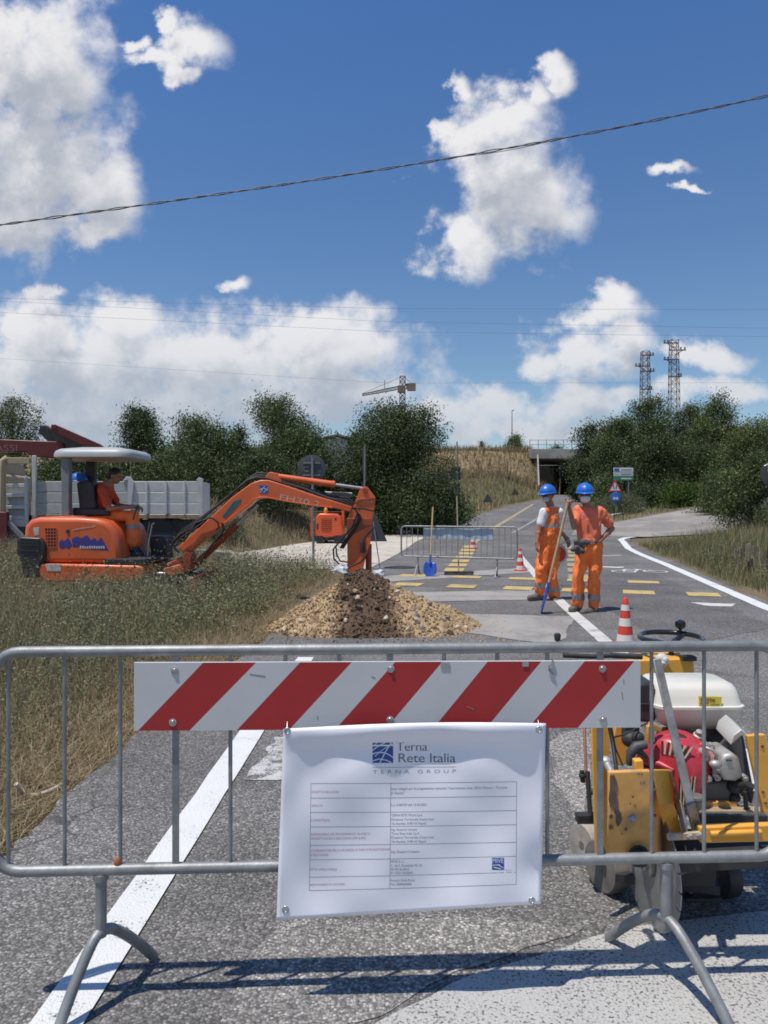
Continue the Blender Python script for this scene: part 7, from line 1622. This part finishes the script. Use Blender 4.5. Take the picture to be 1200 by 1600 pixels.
exclear = lambda x, y: ~((x > -6.0) & (x < -2.75) & (y > 10.6) & (y < 12.4))
left_ok = lambda x, y: (x < xl(y)-.12-.1*rg.uniform(size=len(x))) & (np.abs(x) < .60*y+1.2) & heapclear(x, y) & exclear(x, y) & ~in_poly(x, y, GPOLY)
# dead straw lying at the asphalt edge
def edge_dist(x, y): return xl(y)-x
x, y = scatter(120000, -6, -.6, 2.4, 15.5, left_ok); d = edge_dist(x, y); k = rg.uniform(size=len(x)) < np.where(d < .9, .95, .3); x, y, d = x[k], y[k], d[k]
h = rg.uniform(.04,.14,len(x))*np.clip(.6+d,0,1.3); blades('straw', x, y, gz(x,y)+.02, h, .005, 2.6, gm['dry'], rg, 'dead straw along the asphalt edge')
y = 2.3+7.5*rg.uniform(size=26000)**1.5; x = xl(y)-.03-np.abs(rg.normal(0,.38,26000)); k = heapclear(x, y); x, y = x[k], y[k]
blades('straw', x, y, gz(x,y)+.02, rg.uniform(.02,.075,len(x)), .0045, 3.2, gm['dry'], rg, 'flattened straw and litter on the bare soil beside the asphalt', tint=np.clip(rg.normal(.4,.3,len(x)),0,1))
x, y = scatter(60000, -9.5, -.4, 2.4, 17.5, left_ok); d = edge_dist(x, y); k = rg.uniform(size=len(x)) < np.clip((d-.15)*1.3, 0, 1)*(.55+.5*nz2(x, y, .9)); x, y, d = x[k], y[k], d[k]
hh = (.20+.30*np.clip(d*.55,0,1))*(1+.45*nz2(x,y,.7,3))*rg.uniform(.45,1.1,len(x)); hh *= np.where((y > 10) , .8, 1.)
blades('tall_grass', x, y, gz(x,y), hh, .0065, .55, gm['green'], rg, 'tall grass on the left verge', tint=np.clip(.55+.4*nz2(x,y,.8,8)+rg.normal(0,.2,len(x)),0,1))
x, y = scatter(60000, -9.5, -.4, 2.4, 17, left_ok); d = edge_dist(x, y); k = rg.uniform(size=len(x)) < np.clip((d-.1)*1.2, 0, 1); x, y, d = x[k], y[k], d[k]
tip = blades('dry_stalks', x, y, gz(x,y), (.22+.4*np.clip(d*.5,0,1))*rg.uniform(.5,1.15,len(x)), .0045, .5, gm['dry'], rg, 'dry stalks among the weeds')
# leafy weeds: clumps of small leaves on stems with pale seed heads
def weeds(n, x0, x1, y0, y1, fn, hmin, hmax, per, lab, leafs=.022, seeds=True, power=1.5, name='weeds', mat='weed'):
    x, y = scatter(n, x0, x1, y0, y1, fn, power); k = nz2(x, y, .8, 5) > -.18; x, y = x[k], y[k]; n = len(x); hgt = rg.uniform(hmin, hmax, n)*(1+.4*nz2(x,y,.6,2)); z = gz(x, y)
    t = rg.uniform(.12,1,(n,per)); sp = .14*(.35+.65*t)*hgt[:,None]/.4
    cen = np.stack([x[:,None]+rg.normal(size=(n,per))*sp, y[:,None]+rg.normal(size=(n,per))*sp, z[:,None]+hgt[:,None]*t],-1).reshape(-1,3)
    V, Q_ = leaf_quads(cen, np.full(len(cen), leafs)*np.clip(np.repeat(y, per)/6.5,.75,1.45), rg); tint = np.clip(np.repeat(.42+.35*nz2(x,y,1.1,11), per)+rg.normal(size=len(cen))*.17, 0, 1)
    tag(finish(np_mesh(name, V, Q_, tint), name, gm[mat], smooth=0), lab, kind='stuff')
    if seeds:
        ns = 10; cen = np.stack([x[:,None]+rg.normal(size=(n,ns))*.1, y[:,None]+rg.normal(size=(n,ns))*.1, z[:,None]+hgt[:,None]*rg.uniform(.75,1.12,(n,ns))],-1).reshape(-1,3); cen = cen[rg.uniform(size=len(cen)) < .7]
        V, Q_ = leaf_quads(cen, np.full(len(cen), .012)*np.clip(cen[:,1]/7,.7,1.3), rg); tag(finish(np_mesh('seed_heads', V, Q_, rg.uniform(size=len(cen))), 'seed_heads', gm['seed'], smooth=0), 'pale seed heads over the '+lab, kind='stuff')
lw = lambda x, y: left_ok(x, y) & (xl(y)-x > .35)
weeds(5400, -9, -.5, 2.6, 16, lw, .24, .68, 34, 'leafy weeds of the left verge', .027)
weeds(760, -5.2, -1.0, 7.6, 12.6, lambda x, y: lw(x, y) & (nz2(x, y, 1.3, 21) > .0), .42, .85, 62, 'tall bushy grey green weeds between the digger and the mound', .026, True, 1.0)
weeds(420, -7, -1.9, 4.2, 8, lambda x, y: lw(x, y) & (nz2(x, y, 1.1, 33) > .05), .35, .65, 60, 'bushy weeds near the barrier', .024, True, 1.0)
# beyond: dry bank behind the gravel, field on the left
x, y = scatter(26000, -16, 5, 19, 34, lambda x, y: (x < xl(y)-.3) & ~in_poly(x, y, GPOLY) & (np.abs(x) < .6*y+2), 1.2)
blades('bank_grass', x, y, gz(x,y), rg.uniform(.15,.5,len(x)), .02, .6, gm['dry'], rg, 'dry grass on the bank behind the gravel')
weeds(1500, -16, 4.5, 19, 31, lambda x, y: (x < xl(y)-.4) & ~in_poly(x, y, GPOLY) & (np.abs(x) < .6*y+2), .25, .6, 26, 'weeds on the bank behind the gravel', .03, False, 1.1)
# right bank
def on_branch(x, y):
    c = np.zeros(x.shape, bool)
    for i in range(len(BR)-1):
        (x0,y0,w0),(x1,y1,w1) = BR[i], BR[i+1]; dx, dy = x1-x0, y1-y0; t = np.clip(((x-x0)*dx+(y-y0)*dy)/(dx*dx+dy*dy),0,1); c |= np.hypot(x-x0-t*dx, y-y0-t*dy) < (w0+(w1-w0)*t)/2+.1
    return c
rok = lambda x, y: (x > xe(y)+.18+.15*rg.uniform(size=len(x))) & (x < .56*y+1.5) & ~on_branch(x, y)
x, y = scatter(80000, 5, 19, 9, 31, rok, 1.25); d = x-xe(y)
blades('bank_grass', x, y, gz(x,y), (.16+.3*np.clip(d*.5,0,1))*rg.uniform(.5,1.2,len(x)), .011, .5, gm['green'], rg, 'long green grass on the right bank', tint=np.clip(.42+.4*nz2(x,y,.5,8)+rg.normal(0,.2,len(x)),0,1))
x, y = scatter(26000, 5, 19, 9, 31, rok, 1.25); d = x-xe(y)
blades('dry_stalks', x, y, gz(x,y), (.2+.45*np.clip(d*.5,0,1))*rg.uniform(.5,1.2,len(x)), .008, .5, gm['dry'], rg, 'dry stalks on the right bank')
weeds(1500, 5.5, 17, 10, 30, lambda x, y: rok(x,y) & (x-xe(y) > .5), .2, .5, 30, 'weeds on the right bank', .028, False, 1.2)
x, y = scatter(14000, 9, 40, 29, 62, lambda x, y: (x > xe(y)+.3) & ~on_branch(x, y), 1.1)
blades('verge_grass', x, y, gz(x,y), rg.uniform(.15,.5,len(x)), .035, .6, gm['green'], rg, 'grass round the side road')
x, y = scatter(14000, -6, 17, 40, 82, lambda x, y: (x < xl(y)-.4) & (x > xl(y)-16), 1.0)
blades('verge_straw', x, y, gz(x,y), rg.uniform(.2,.6,len(x)), .05, .6, gm['dry'], rg, 'dry grass mixed into the verge below the railway bank')
x, y = scatter(16000, -6, 17, 40, 82, lambda x, y: (x < xl(y)-.4) & (x > xl(y)-16), 1.0)
blades('verge_grass', x, y, gz(x,y), rg.uniform(.2,.6,len(x)), .05, .5, gm['green'], rg, 'grass on the verge below the railway bank', tint=np.clip(rg.normal(.85,.2,len(x)),0,1))
def bank_scatter(n, x0, x1):
    x = rg.uniform(x0, x1, n); y = rg.uniform(76, 96, n); b0 = np.array([hz(q, 78) for q in np.linspace(x0,x1,40)]); b = np.interp(x, np.linspace(x0,x1,40), b0)
    z = np.where(y < 82, b+(7.3-b)*.22*(y-76)/6, np.where(y < 85, b+(7.3-b)*(.22+.78*(y-82)/3), 7.3)); return x, y, z
for a, b, n in ((-30, 17.4, 26000), (24, 45, 5000)):
    x, y, z = bank_scatter(n, a, b); blades('railway_grass', x, y, z, rg.uniform(.4,1.1,n), .075, .4, gm['bank'], rg, 'tall dry grass on the railway bank')
bpy.data.scenes.remove(tmp_scene)
